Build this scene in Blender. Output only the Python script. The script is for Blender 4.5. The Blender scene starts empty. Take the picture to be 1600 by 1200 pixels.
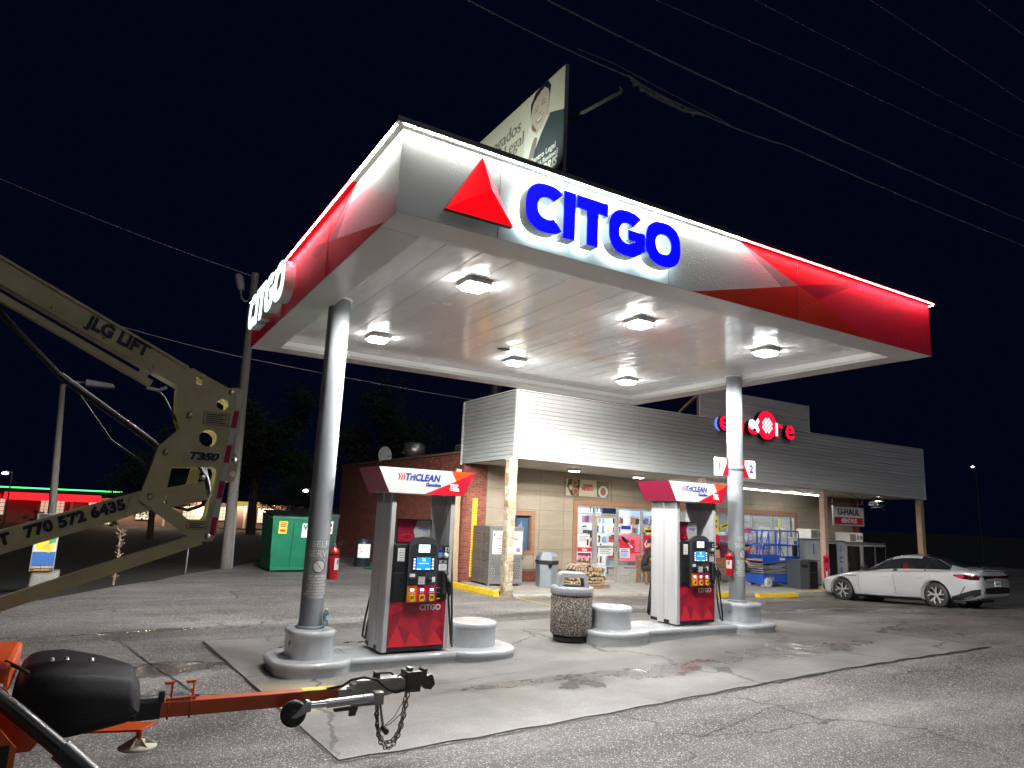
import bpy, bmesh, math, random
from mathutils import Vector, Matrix
from mathutils.bvhtree import BVHTree
from mathutils.geometry import tessellate_polygon
rnd = random.Random(7)
R = math.radians
PI = math.pi
scene = bpy.context.scene
COL = scene.collection

# ------------------------------------------------------------------ camera, night sky, exposure
cd = bpy.data.cameras.new('camera'); cam = bpy.data.objects.new('camera', cd); COL.objects.link(cam)
yaw, pitch, roll = R(59.5597), R(10.5262), R(2.5329)
fw = Vector((math.cos(yaw)*math.cos(pitch), math.sin(yaw)*math.cos(pitch), math.sin(pitch)))
r0 = Vector((math.sin(yaw), -math.cos(yaw), 0)); u0 = r0.cross(fw)
rt = r0*math.cos(roll) + u0*math.sin(roll); up = -r0*math.sin(roll) + u0*math.cos(roll)
cam.matrix_world = Matrix(((rt.x, up.x, -fw.x, 0), (rt.y, up.y, -fw.y, 0), (rt.z, up.z, -fw.z, 2.0), (0, 0, 0, 1)))
cd.sensor_width = 36.0; cd.lens = 36*1076.436/1600; cd.clip_start = .05; cd.clip_end = 2000
scene.camera = cam
world = bpy.data.worlds.new('World'); scene.world = world; world.use_nodes = True
wn = world.node_tree.nodes; wl = world.node_tree.links
wn['Background'].inputs['Color'].default_value = (.06, .13, .60, 1)
wn['Background'].inputs['Strength'].default_value = .0075
scene.view_settings.view_transform = 'Standard'
scene.view_settings.look = 'None'
scene.view_settings.exposure = 0.64
scene.view_settings.gamma = 1.0
scene.view_settings.use_curve_mapping = False
scene.cycles.use_denoising = True
scene.cycles.max_bounces = 7
scene.cycles.diffuse_bounces = 4
scene.cycles.sample_clamp_indirect = 6
scene.cycles.caustics_reflective = False
scene.cycles.caustics_refractive = False

sl = bpy.data.lights.new('fill_sun', 'SUN'); sl.energy = .2; sl.angle = R(30); sl.color = (.93, .96, 1)      # weak wide sun added as fill for the boom and far asphalt
so = bpy.data.objects.new('fill_sun', sl); COL.objects.link(so); so.rotation_euler = Vector((-.25, 1.0, -.85)).to_track_quat('-Z', 'Y').to_euler()
CANOPY_W = 290.0      # watts of each canopy floodlight
LED_WHITE = 100.0      # emission of the white fascia diodes

# ------------------------------------------------------------------ materials
MATS = {}
def mat(name, col, rough=.5, metal=0.0, emit=None, es=0.0, var=0.0, vs=3.0, bump=0.0, bs=60.0, spec=.5, coat=0.0, rvar=0.0, stretch=None):
    if name in MATS: return MATS[name]
    m = bpy.data.materials.new(name); m.use_nodes = True
    nt = m.node_tree; b = nt.nodes['Principled BSDF']
    b.inputs['Base Color'].default_value = (*col, 1); b.inputs['Roughness'].default_value = rough
    b.inputs['Metallic'].default_value = metal; b.inputs['Specular IOR Level'].default_value = spec
    b.inputs['Coat Weight'].default_value = coat; b.inputs['Coat Roughness'].default_value = .05
    if emit:
        b.inputs['Emission Color'].default_value = (*emit, 1); b.inputs['Emission Strength'].default_value = es
    if var or bump or rvar:
        g = nt.nodes.new('ShaderNodeNewGeometry'); mp = nt.nodes.new('ShaderNodeMapping')
        nt.links.new(g.outputs['Position'], mp.inputs['Vector'])
        if stretch: mp.inputs['Scale'].default_value = stretch
        if var or rvar:
            n = nt.nodes.new('ShaderNodeTexNoise'); n.inputs['Scale'].default_value = vs; n.inputs['Detail'].default_value = 6; n.inputs['Roughness'].default_value = .62
            nt.links.new(mp.outputs['Vector'], n.inputs['Vector'])
        if var:
            r = nt.nodes.new('ShaderNodeMapRange'); r.inputs['From Min'].default_value = .25; r.inputs['From Max'].default_value = .75
            r.inputs['To Min'].default_value = 1-var; r.inputs['To Max'].default_value = 1+var*.6
            nt.links.new(n.outputs['Fac'], r.inputs['Value'])
            mx = nt.nodes.new('ShaderNodeVectorMath'); mx.operation = 'SCALE'; mx.inputs[0].default_value = col
            nt.links.new(r.outputs['Result'], mx.inputs['Scale']); nt.links.new(mx.outputs['Vector'], b.inputs['Base Color'])
        if rvar:
            r2 = nt.nodes.new('ShaderNodeMapRange'); r2.inputs['From Min'].default_value = .3; r2.inputs['From Max'].default_value = .7
            r2.inputs['To Min'].default_value = max(.03, rough-rvar); r2.inputs['To Max'].default_value = min(1, rough+rvar)
            nt.links.new(n.outputs['Fac'], r2.inputs['Value']); nt.links.new(r2.outputs['Result'], b.inputs['Roughness'])
        if bump:
            n2 = nt.nodes.new('ShaderNodeTexNoise'); n2.inputs['Scale'].default_value = bs; n2.inputs['Detail'].default_value = 3
            nt.links.new(mp.outputs['Vector'], n2.inputs['Vector'])
            bp = nt.nodes.new('ShaderNodeBump'); bp.inputs['Strength'].default_value = bump; bp.inputs['Distance'].default_value = .02
            nt.links.new(n2.outputs['Fac'], bp.inputs['Height']); nt.links.new(bp.outputs['Normal'], b.inputs['Normal'])
    MATS[name] = m
    return m

def emis(name, col, s):
    return mat(name, tuple(min(.8, c) for c in col), .4, emit=col, es=s)

def glassmat(name, tint=(.9, .95, .95), refl=.08, dark=0.0):
    if name in MATS: return MATS[name]
    m = bpy.data.materials.new(name); m.use_nodes = True; nt = m.node_tree; nt.nodes.clear()
    o = nt.nodes.new('ShaderNodeOutputMaterial'); t = nt.nodes.new('ShaderNodeBsdfTransparent'); g = nt.nodes.new('ShaderNodeBsdfGlossy')
    t.inputs['Color'].default_value = (*tint, 1); g.inputs['Roughness'].default_value = .02
    lw = nt.nodes.new('ShaderNodeLayerWeight'); lw.inputs['Blend'].default_value = .35
    mr = nt.nodes.new('ShaderNodeMapRange'); mr.inputs['To Min'].default_value = refl; mr.inputs['To Max'].default_value = .7
    mx = nt.nodes.new('ShaderNodeMixShader')
    nt.links.new(lw.outputs['Fresnel'], mr.inputs['Value']); nt.links.new(mr.outputs['Result'], mx.inputs['Fac'])
    nt.links.new(t.outputs[0], mx.inputs[1]); nt.links.new(g.outputs[0], mx.inputs[2]); nt.links.new(mx.outputs[0], o.inputs['Surface'])
    MATS[name] = m
    return m

class N:
    """small node-graph writer for the hand-made materials"""
    def __init__(s, name):
        s.m = bpy.data.materials.new(name); s.m.use_nodes = True; s.nt = s.m.node_tree; s.b = s.nt.nodes['Principled BSDF']; MATS[name] = s.m
        s.pos = s.nt.nodes.new('ShaderNodeNewGeometry').outputs['Position']
    def link(s, a, b): s.nt.links.new(a, b)
    def node(s, t, **k):
        n = s.nt.nodes.new(t)
        for a, v in k.items(): setattr(n, a, v)
        return n
    def val(s, sock, v):
        if isinstance(v, bpy.types.NodeSocket): s.link(v, sock)
        else: sock.default_value = v
    def noise(s, scale, detail=4, rough=.55, vec=None, dist=0.0):
        n = s.node('ShaderNodeTexNoise'); n.inputs['Scale'].default_value = scale; n.inputs['Detail'].default_value = detail
        n.inputs['Roughness'].default_value = rough; n.inputs['Distortion'].default_value = dist; s.link(vec or s.pos, n.inputs['Vector']); return n.outputs['Fac']
    def scaled(s, sc, off=(0, 0, 0), rot=(0, 0, 0)):
        n = s.node('ShaderNodeMapping'); n.inputs['Scale'].default_value = sc; n.inputs['Location'].default_value = off; n.inputs['Rotation'].default_value = rot
        s.link(s.pos, n.inputs['Vector']); return n.outputs[0]
    def voro(s, scale, feature='F1', vec=None, out='Distance'):
        n = s.node('ShaderNodeTexVoronoi', feature=feature); n.inputs['Scale'].default_value = scale; s.link(vec or s.pos, n.inputs['Vector']); return n.outputs[out]
    def rng(s, v, a, b, c=0.0, d=1.0, smooth=False):
        n = s.node('ShaderNodeMapRange'); n.interpolation_type = 'SMOOTHSTEP' if smooth else 'LINEAR'
        s.val(n.inputs['Value'], v); n.inputs['From Min'].default_value = a; n.inputs['From Max'].default_value = b
        n.inputs['To Min'].default_value = c; n.inputs['To Max'].default_value = d; return n.outputs[0]
    def math(s, op, a, b=0.0):
        n = s.node('ShaderNodeMath', operation=op); s.val(n.inputs[0], a); s.val(n.inputs[1], b); return n.outputs[0]
    def mix(s, f, a, b):
        n = s.node('ShaderNodeMix', data_type='RGBA'); s.val(n.inputs[0], f)
        for i, v in ((6, a), (7, b)):
            if isinstance(v, tuple): n.inputs[i].default_value = (*v, 1)
            else: s.link(v, n.inputs[i])
        return n.outputs[2]
    def blob(s, cx, cy, rx, ry, rot=0, warp=.35, wscale=1.3):
        """soft-edged stain with a shape of its own, 1 inside"""
        c, si = math.cos(rot), math.sin(rot)
        sp = s.node('ShaderNodeSeparateXYZ'); s.link(s.pos, sp.inputs[0])
        dx = s.math('SUBTRACT', sp.outputs[0], cx); dy = s.math('SUBTRACT', sp.outputs[1], cy)
        u = s.math('DIVIDE', s.math('ADD', s.math('MULTIPLY', dx, c), s.math('MULTIPLY', dy, si)), rx)
        v = s.math('DIVIDE', s.math('SUBTRACT', s.math('MULTIPLY', dy, c), s.math('MULTIPLY', dx, si)), ry)
        d = s.math('SQRT', s.math('ADD', s.math('MULTIPLY', u, u), s.math('MULTIPLY', v, v)))
        d = s.math('ADD', d, s.math('MULTIPLY', s.math('SUBTRACT', s.noise(wscale, 5, .6), .5), warp*4))
        return s.rng(d, .55, 1.15, 1, 0, True)
    def bump(s, h, strength, dist=.02, normal=None):
        n = s.node('ShaderNodeBump'); n.inputs['Strength'].default_value = strength; n.inputs['Distance'].default_value = dist; s.val(n.inputs['Height'], h)
        if normal: s.link(normal, n.inputs['Normal'])
        return n.outputs[0]
    def fin(s, col, rough, normal=None):
        s.link(col, s.b.inputs['Base Color']) if not isinstance(col, tuple) else None
        s.val(s.b.inputs['Roughness'], rough)
        if normal: s.link(normal, s.b.inputs['Normal'])
        return s.m

# ------------------------------------------------------------------ mesh writer
class MB:
    def __init__(s): s.v = []; s.f = []; s.mi = []; s.sm = []
    def add(s, vs, fs, m=0, smooth=False):
        o = len(s.v); s.v += [tuple(p) for p in vs]
        for f in fs: s.f.append([i+o for i in f]); s.mi.append(m); s.sm.append(smooth)
        return s
    def box(s, x0, x1, y0, y1, z0, z1, m=0):
        return s.add([(x0,y0,z0),(x1,y0,z0),(x1,y1,z0),(x0,y1,z0),(x0,y0,z1),(x1,y0,z1),(x1,y1,z1),(x0,y1,z1)],
                     [(0,3,2,1),(4,5,6,7),(0,1,5,4),(1,2,6,5),(2,3,7,6),(3,0,4,7)], m)
    def hexa(s, p, m=0):   # eight corners, bottom ring then top ring
        return s.add(p, [(0,3,2,1),(4,5,6,7),(0,1,5,4),(1,2,6,5),(2,3,7,6),(3,0,4,7)], m)
    def bar(s, p, q, w, h, m=0, upv=(0, 0, 1)):
        p, q = Vector(p), Vector(q); d = (q-p).normalized(); upv = Vector(upv)
        if abs(d.dot(upv)) > .99: upv = Vector((0, 1, 0))
        a = d.cross(upv).normalized()*w/2; b = a.cross(d).normalized()*h/2
        return s.hexa([p-a-b, p+a-b, p+a+b, p-a+b, q-a-b, q+a-b, q+a+b, q-a+b], m)
    def tube(s, path, r, n=8, m=0, closed=False, cap=True):
        P = [Vector(p) for p in path]; L = len(P); rings = []; ref = None
        for i in range(L):
            if closed: t = P[(i+1) % L]-P[i-1]
            else: t = P[min(i+1, L-1)]-P[max(i-1, 0)]
            t.normalize()
            if ref is None: ref = Vector((0, 0, 1)) if abs(t.z) < .9 else Vector((1, 0, 0))
            a = ref - t*ref.dot(t); a.normalize(); ref = a; b = t.cross(a)
            rr = r[i] if isinstance(r, (list, tuple)) else r
            rings.append([P[i]+a*rr*math.cos(2*PI*k/n)+b*rr*math.sin(2*PI*k/n) for k in range(n)])
        vs = [p for g in rings for p in g]; fs = []
        for i in range(L if closed else L-1):
            j = (i+1) % L
            for k in range(n): fs.append((i*n+k, i*n+(k+1) % n, j*n+(k+1) % n, j*n+k))
        s.add(vs, fs, m, True)
        if cap and not closed:
            s.add(rings[0], [tuple(range(n))[::-1]], m); s.add(rings[-1], [tuple(range(n))], m)
        return s
    def cyl(s, p, q, r0, r1=None, n=16, m=0): return s.tube([p, q], [r0, r0 if r1 is None else r1], n, m)
    def lathe(s, prof, c=(0, 0, 0), n=24, m=0, axis='z', smooth=True, cap=False):
        vs = []; fs = []
        for r, z in prof:
            for k in range(n):
                a = 2*PI*k/n; x, y = r*math.cos(a), r*math.sin(a)
                p = (x, y, z) if axis == 'z' else ((z, x, y) if axis == 'x' else (y, z, x))
                vs.append((c[0]+p[0], c[1]+p[1], c[2]+p[2]))
        for i in range(len(prof)-1):
            for k in range(n): fs.append((i*n+k, i*n+(k+1) % n, (i+1)*n+(k+1) % n, (i+1)*n+k))
        s.add(vs, fs, m, smooth)
        if cap:
            s.add(vs[:n], [tuple(range(n))[::-1]], m); s.add(vs[-n:], [tuple(range(n))], m)
        return s
    def prism(s, poly, fn, d0, d1, m=0, smooth=False, mside=None):
        """polygon in 2D, fn(u, v, d) -> point; extruded from d0 to d1"""
        n = len(poly)
        A = [fn(u, v, d0) for u, v in poly]; B = [fn(u, v, d1) for u, v in poly]
        tri = tessellate_polygon([[Vector((u, v, 0)) for u, v in poly]])
        s.add(A, [tuple(t) for t in tri], m); s.add(B, [tuple(t)[::-1] for t in tri], m)
        s.add(A+B, [(i, (i+1) % n, n+(i+1) % n, n+i) for i in range(n)], m if mside is None else mside, smooth)
        return s
    def plate(s, loops, fn, d0, d1, m=0, mside=None):
        """outline with holes"""
        flat = [p for l in loops for p in l]
        tri = tessellate_polygon([[Vector((u, v, 0)) for u, v in l] for l in loops])
        A = [fn(u, v, d0) for u, v in flat]; B = [fn(u, v, d1) for u, v in flat]
        s.add(A, [tuple(t) for t in tri], m); s.add(B, [tuple(t)[::-1] for t in tri], m)
        o = 0
        for l in loops:
            n = len(l); s.add(A[o:o+n]+B[o:o+n], [(i, (i+1) % n, n+(i+1) % n, n+i) for i in range(n)], m if mside is None else mside); o += n
        return s
    def flat(s, poly, fn, d, m=0):
        tri = tessellate_polygon([[Vector((u, v, 0)) for u, v in poly]])
        return s.add([fn(u, v, d) for u, v in poly], [tuple(t) for t in tri], m)
    def rings(s, rings, m=0, smooth=True, cap0=True, cap1=True):
        n = len(rings[0]); vs = [p for g in rings for p in g]; fs = []
        for i in range(len(rings)-1):
            for k in range(n): fs.append((i*n+k, i*n+(k+1) % n, (i+1)*n+(k+1) % n, (i+1)*n+k))
        s.add(vs, fs, m, smooth)
        if cap0: s.add(rings[0], [tuple(range(n))[::-1]], m)
        if cap1: s.add(rings[-1], [tuple(range(n))], m)
        return s
    def mesh(s, name, mats):
        me = bpy.data.meshes.new(name); me.from_pydata(s.v, [], s.f)
        for mm in (mats if isinstance(mats, (list, tuple)) else [mats]): me.materials.append(mm)
        me.polygons.foreach_set('material_index', s.mi); me.polygons.foreach_set('use_smooth', s.sm)
        me.update()
        return me
    def build(s, name, mats, parent=None, bevel=0, fix=True, loc=None, rz=0, kind=None, seg=2):
        me = s.mesh(name, mats)
        if fix:
            bm = bmesh.new(); bm.from_mesh(me); bmesh.ops.recalc_face_normals(bm, faces=bm.faces); bm.to_mesh(me); bm.free()
        return link(name, me, parent, bevel, loc, rz, kind, seg)

def link(name, me, parent=None, bevel=0, loc=None, rz=0, kind=None, seg=2):
    o = bpy.data.objects.new(name, me); COL.objects.link(o)
    if parent is not None: o.parent = parent
    if loc: o.location = loc
    if rz: o.rotation_euler = (0, 0, rz)
    if kind: o['kind'] = kind
    if bevel:
        b = o.modifiers.new('bevel', 'BEVEL'); b.width = bevel; b.segments = seg; b.limit_method = 'ANGLE'; b.angle_limit = R(40)
    return o

def tag(o, label, cat, group=None):
    o['label'] = label; o['category'] = cat
    if group: o['group'] = group
    return o
def thing(name, label, cat, loc=(0, 0, 0), rz=0, group=None):
    o = bpy.data.objects.new(name, None); COL.objects.link(o); o.empty_display_size = .1
    o.location = loc; o.rotation_euler = (0, 0, rz)
    return tag(o, label, cat, group)
def children(o): return [c for c in bpy.data.objects if c.parent == o]
def copy_tree(o, parent=None):
    c = o.copy(); COL.objects.link(c)
    if parent is not None: c.parent = parent
    for ch in children(o): copy_tree(ch, c)
    return c
def box(name, x0, x1, y0, y1, z0, z1, m, parent=None, bevel=0, kind=None):
    return MB().box(x0, x1, y0, y1, z0, z1).build(name, m, parent, bevel, kind=kind)

# lettering: font curves are collected and turned into meshes in one go at the end
TEXTS = []
def text(s, size, m, parent, loc, rot=(PI/2, 0, 0), ext=.002, bold=0.0, shear=0.0, align='CENTER', sx=1.0, name='lettering', bend=None, spacing=1.0, res=3):
    cu = bpy.data.curves.new('lettering', 'FONT'); cu.body = s; cu.size = size; cu.extrude = ext; cu.offset = bold; cu.shear = shear
    cu.align_x = align; cu.align_y = 'CENTER'; cu.resolution_u = res; cu.space_character = spacing; cu.fill_mode = 'FRONT' if ext < .004 else 'BOTH'
    fo = bpy.data.objects.new('lettering_source', cu); COL.objects.link(fo)
    me = bpy.data.meshes.new(name); me.materials.append(m)
    o = bpy.data.objects.new(name, me); COL.objects.link(o); o.parent = parent; o.location = loc; o.rotation_euler = rot; o.scale = (sx, 1, 1)
    TEXTS.append((fo, me, bend))
    return o
def finish_texts():
    bpy.context.view_layer.update(); dg = bpy.context.evaluated_depsgraph_get()
    for fo, me, bend in TEXTS:
        t = bpy.data.meshes.new_from_object(fo.evaluated_get(dg)); bm = bmesh.new(); bm.from_mesh(t)
        for f in bm.faces: f.material_index = 0
        if bend:
            r, th0 = bend
            for v in bm.verts:
                x, y, z = v.co; a = x/r+th0; v.co = ((r+z)*math.sin(a), -(r+z)*math.cos(a), y)
        bm.to_mesh(me); bm.free(); bpy.data.meshes.remove(t)
    for fo, me, bend in TEXTS:
        cu = fo.data; bpy.data.objects.remove(fo); bpy.data.curves.remove(cu)

def rrect(cx, cy, w, d, r, n=6):
    P = []
    for sx, sy, a0 in ((1, 1, 0), (-1, 1, 90), (-1, -1, 180), (1, -1, 270)):
        for k in range(n+1):
            a = R(a0+90*k/n); P.append((cx+sx*(w/2-r)+r*math.cos(a), cy+sy*(d/2-r)+r*math.sin(a)))
    return P
def circ(cx, cy, r, n=20, a0=0, a1=360):
    return [(cx+r*math.cos(R(a0+(a1-a0)*k/n)), cy+r*math.sin(R(a0+(a1-a0)*k/n))) for k in range(n if a1-a0 == 360 else n+1)]
XZ = lambda y0, s=1: (lambda u, v, d: (u, y0+s*d, v))       # drawing in x-z
YZ = lambda x0, s=1: (lambda u, v, d: (x0+s*d, u, v))       # drawing in y-z
XY = lambda z0: (lambda u, v, d: (u, v, z0+d))

# ------------------------------------------------------------------ terrain heights
def sm(t): t = max(0.0, min(1.0, t)); return t*t*(3-2*t)
def lot_edge(x): return max(-9.0, min(27.0, 13.6+(x+2.4)*1.537))
def gz(x, y):
    a = .13*sm((x-2)/8)*(1-sm((y-9.2)/5.2))*(1-sm((x-14)/8))
    b = -.02*min(max(x-9, 0), 16)*sm((y-9)/5)
    d = max((x+2.4)*-.838+(y-13.6)*.545, y-27.0)
    return a+b-min(.12*max(d, 0), 1.15)

def wide_beam(L, lo=.28, p=1.5, cut=.28):
    """wide throw of a dropped-lens floodlight: more candela towards the sides"""
    L.use_nodes = True; nt = L.node_tree; e = nt.nodes['Emission']; tc = nt.nodes.new('ShaderNodeTexCoord'); sp = nt.nodes.new('ShaderNodeSeparateXYZ')
    ab = nt.nodes.new('ShaderNodeMath'); ab.operation = 'ABSOLUTE'; mx = nt.nodes.new('ShaderNodeMath'); mx.operation = 'MAXIMUM'; mx.inputs[1].default_value = lo
    pw = nt.nodes.new('ShaderNodeMath'); pw.operation = 'POWER'; pw.inputs[1].default_value = -p
    nt.links.new(tc.outputs['Normal'], sp.inputs[0]); nt.links.new(sp.outputs[2], ab.inputs[0]); nt.links.new(ab.outputs[0], mx.inputs[0]); nt.links.new(mx.outputs[0], pw.inputs[0]); fd = nt.nodes.new('ShaderNodeMapRange'); fd.interpolation_type = 'SMOOTHSTEP'; fd.inputs['From Max'].default_value = cut; nt.links.new(ab.outputs[0], fd.inputs['Value'])
    ml = nt.nodes.new('ShaderNodeMath'); ml.operation = 'MULTIPLY'; nt.links.new(pw.outputs[0], ml.inputs[0]); nt.links.new(fd.outputs[0], ml.inputs[1]); nt.links.new(ml.outputs[0], e.inputs['Strength'])

# basic paints
M_white = mat('white_paint', (.78, .78, .76), .4)
M_black = mat('black_plastic', (.012, .012, .014), .35, var=.2, rvar=.1)
M_rubber = mat('black_rubber', (.012, .012, .012), .55)
M_steel = mat('galvanised_steel', (.42, .42, .41), .38, .85, var=.25, vs=9, rvar=.12)
M_alu = mat('brushed_aluminium', (.46, .46, .46), .33, .85, var=.12, vs=30, stretch=(1, 1, .04), rvar=.08)
M_dark = mat('dark_void', (.008, .008, .009), .7)
M_chrome = mat('chrome', (.6, .6, .6), .15, 1.0)
M_red = mat('sign_red', (.62, .008, .025), .35)
M_maroon = mat('sign_maroon', (.22, .005, .035), .35)
M_orange = mat('sign_orange', (.72, .07, .012), .35)
M_blue = mat('sign_blue', (.02, .04, .32), .4)
M_yellow = mat('yellow_paint', (.72, .5, .03), .5, var=.25, vs=12)
M_ink = mat('black_ink', (.012, .012, .012), .5)
M_greyink = mat('grey_ink', (.22, .22, .23), .5)

# ------------------------------------------------------------------ ground
def ground_mats():
    n = N('worn_asphalt')
    agg = n.voro(105, 'F1', out='Color'); sep = n.node('ShaderNodeSeparateColor'); n.link(agg, sep.inputs[0])
    stone = n.rng(sep.outputs[0], .0, 1.0, .45, 1.4)
    lightst = n.rng(sep.outputs[1], .88, .93, 0, 1)
    big = n.noise(.45, 6, .62); mid = n.noise(2.2, 6, .65)
    base = n.mix(n.rng(big, .35, .65), (.13, .122, .117), (.228, .217, .208))
    base = n.mix(n.rng(mid, .5, .72, 0, .55), base, (.25, .238, .225))
    broad = n.rng(n.noise(.16, 5, .7, None, .6), .36, .62, .62, 1.18); streak = n.rng(n.noise(.9, 6, .68, n.scaled((.25, 1.6, 1), (0, 0, 0), (0, 0, .35))), .4, .64, .58, 1.2)
    vm = n.node('ShaderNodeVectorMath', operation='SCALE'); n.link(base, vm.inputs[0]); n.link(n.math('MULTIPLY', stone, n.math('MULTIPLY', broad, streak)), vm.inputs['Scale'])
    col = n.mix(n.math('MULTIPLY', lightst, .85), vm.outputs[0], (.58, .56, .54))
    wet = n.blob(.7, 9.4, 1.6, .42, .12, .5, 1.6)
    for args in ((.95, 12.1, 1.3, .16, .1, .3, 2), (-.6, 7.4, 1.6, .35, .2, .5, 1.4), (15.5, 10.4, 3.2, .55, -.1, .5, .9),
                 (16.2, 13.2, 2.0, .35, .05, .5, 1.2), (13.2, 12.3, 1.6, .3, .0, .5, 1.2), (3.6, 3.4, 1.6, .5, .1, .55, 1.3), (-.9, 3.9, 1.2, .3, .4, .55, 1.3)):
        wet = n.math('MAXIMUM', wet, n.blob(*args))
    crackn = n.node('ShaderNodeVectorMath', operation='ADD'); n.link(n.pos, crackn.inputs[0])
    nz = n.node('ShaderNodeTexNoise'); nz.inputs['Scale'].default_value = 1.6; nz.inputs['Detail'].default_value = 5; n.link(n.pos, nz.inputs['Vector'])
    n.link(nz.outputs['Color'], crackn.inputs[1])
    cr = n.voro(.33, 'DISTANCE_TO_EDGE', crackn.outputs[0]); crack = n.rng(cr, .004, .012, 1, 0)
    crack = n.math('MULTIPLY', crack, n.rng(n.noise(.35, 3), .42, .56, 0, .9))
    allig = n.rng(n.voro(3.4, 'DISTANCE_TO_EDGE', crackn.outputs[0]), .01, .05, 1, 0)
    allig = n.math('MULTIPLY', allig, n.math('MULTIPLY', n.blob(-1.9, 11.2, 1.9, 2.1, 0, .5, 1), .6))
    crack = n.math('MAXIMUM', crack, allig)
    col = n.mix(n.math('MULTIPLY', crack, .85), col, (.02, .019, .019))
    col = n.mix(n.math('MULTIPLY', wet, .62), col, (.040, .038, .038))
    sv_ = n.node('ShaderNodeVectorMath', operation='ADD'); n.link(n.pos, sv_.inputs[0]); sn_ = n.node('ShaderNodeTexNoise'); sn_.inputs['Scale'].default_value = 6; n.link(n.pos, sn_.inputs['Vector']); sc_ = n.node('ShaderNodeVectorMath', operation='SCALE'); sc_.inputs['Scale'].default_value = .22; n.link(sn_.outputs['Color'], sc_.inputs[0]); n.link(sc_.outputs[0], sv_.inputs[1])
    oil = n.math('MULTIPLY', n.rng(n.voro(1.15, 'F1', sv_.outputs[0]), .05, .17, 1, 0, True), n.rng(n.noise(.45, 3), .45, .6))
    col = n.mix(n.math('MULTIPLY', oil, .6), col, (.045, .04, .038))
    rough = n.rng(wet, 0, 1, .62, .16)
    h = n.math('ADD', n.voro(105, 'F1'), n.math('MULTIPLY', n.noise(38, 3), .8))
    h = n.math('SUBTRACT', h, n.math('MULTIPLY', crack, 1.5))
    st = n.rng(wet, 0, 1, .55, .16)
    bp = n.node('ShaderNodeBump'); n.link(st, bp.inputs['Strength']); bp.inputs['Distance'].default_value = .012; n.link(h, bp.inputs['Height'])
    n.fin(col, rough, bp.outputs[0])
    c = N('stained_concrete')
    b = c.mix(c.rng(c.noise(.8, 7, .65), .32, .68), (.14, .136, .13), (.29, .283, .272))
    b = c.mix(c.rng(c.noise(5, 6, .7), .52, .75, 0, .5), b, (.19, .18, .17))
    sp = c.voro(120, 'F1', out='Color'); ss = c.node('ShaderNodeSeparateColor'); c.link(sp, ss.inputs[0])
    vm = c.node('ShaderNodeVectorMath', operation='SCALE'); c.link(b, vm.inputs[0]); c.link(c.rng(ss.outputs[0], 0, 1, .75, 1.15), vm.inputs['Scale'])
    # traffic-worn bands and the wet patch in front of the second pump
    band = c.rng(c.noise(1.0, 6, .6, c.scaled((.22, 1.5, 1))), .5, .66, 0, .6)
    col = c.mix(band, vm.outputs[0], (.15, .14, .135))
    lane = c.math('MULTIPLY', c.blob(7.2, 7.35, 5.2, .62, .02, .35, 1.1), c.rng(c.noise(2.4, 6, .7, c.scaled((.35, 1.6, 1))), .3, .62, .25, .95))
    col = c.mix(c.math('MULTIPLY', lane, .8), col, (.125, .118, .112)); back = c.math('MULTIPLY', c.blob(4.5, 10.1, 3.2, .5, 0, .4, 1.2), c.rng(c.noise(2.0, 5, .65), .35, .6))
    col = c.mix(c.math('MULTIPLY', back, .5), col, (.15, .142, .135))
    yel = c.blob(2.0, 7.7, .65, .75, .2, .2, 2)
    col = c.mix(c.math('MULTIPLY', yel, .7), col, (.46, .40, .26))
    wet = c.blob(9.5, 7.2, 1.9, .42, .05, .6, 1.9)
    for args in ((6.4, 7.0, 1.9, .30, .06, .65, 2.0), (4.6, 7.25, 1.6, .16, .0, .5, 1.5), (2.6, 10.2, .35, .25, 0, .4, 2), (4.0, 10.3, .7, .14, .1, .5, 2)):
        wet = c.math('MAXIMUM', wet, c.blob(*args))
    cv = c.node('ShaderNodeVectorMath', operation='ADD'); c.link(c.pos, cv.inputs[0]); nz = c.node('ShaderNodeTexNoise'); nz.inputs['Scale'].default_value = 1.1; nz.inputs['Detail'].default_value = 5; c.link(c.pos, nz.inputs['Vector']); c.link(nz.outputs['Color'], cv.inputs[1])
    crack = c.math('MULTIPLY', c.rng(c.voro(.3, 'DISTANCE_TO_EDGE', cv.outputs[0]), .003, .009, 1, 0), c.rng(c.noise(.5, 2), .4, .5))
    col = c.mix(c.math('MULTIPLY', crack, .8), col, (.05, .047, .045))
    col = c.mix(c.math('MULTIPLY', wet, .62), col, (.085, .077, .073))
    sv_ = c.node('ShaderNodeVectorMath', operation='ADD'); c.link(c.pos, sv_.inputs[0]); sn_ = c.node('ShaderNodeTexNoise'); sn_.inputs['Scale'].default_value = 6; c.link(c.pos, sn_.inputs['Vector']); sc_ = c.node('ShaderNodeVectorMath', operation='SCALE'); sc_.inputs['Scale'].default_value = .22; c.link(sn_.outputs['Color'], sc_.inputs[0]); c.link(sc_.outputs[0], sv_.inputs[1])
    oil = c.math('MULTIPLY', c.rng(c.voro(1.15, 'F1', sv_.outputs[0]), .05, .17, 1, 0, True), c.rng(c.noise(.45, 3), .45, .6))
    col = c.mix(c.math('MULTIPLY', oil, .6), col, (.045, .04, .038))
    rough = c.rng(c.math('MULTIPLY', wet, c.rng(c.noise(3, 5, .7), .35, .6)), 0, 1, .5, .12)
    h = c.math('SUBTRACT', c.math('ADD', c.noise(60, 4), c.math('MULTIPLY', c.voro(120, 'F1'), .5)), crack)
    bp = c.node('ShaderNodeBump'); c.link(c.rng(wet, 0, 1, .35, .05), bp.inputs['Strength']); bp.inputs['Distance'].default_value = .01; c.link(h, bp.inputs['Height'])
    c.fin(col, rough, bp.outputs[0])
ground_mats()
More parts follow.
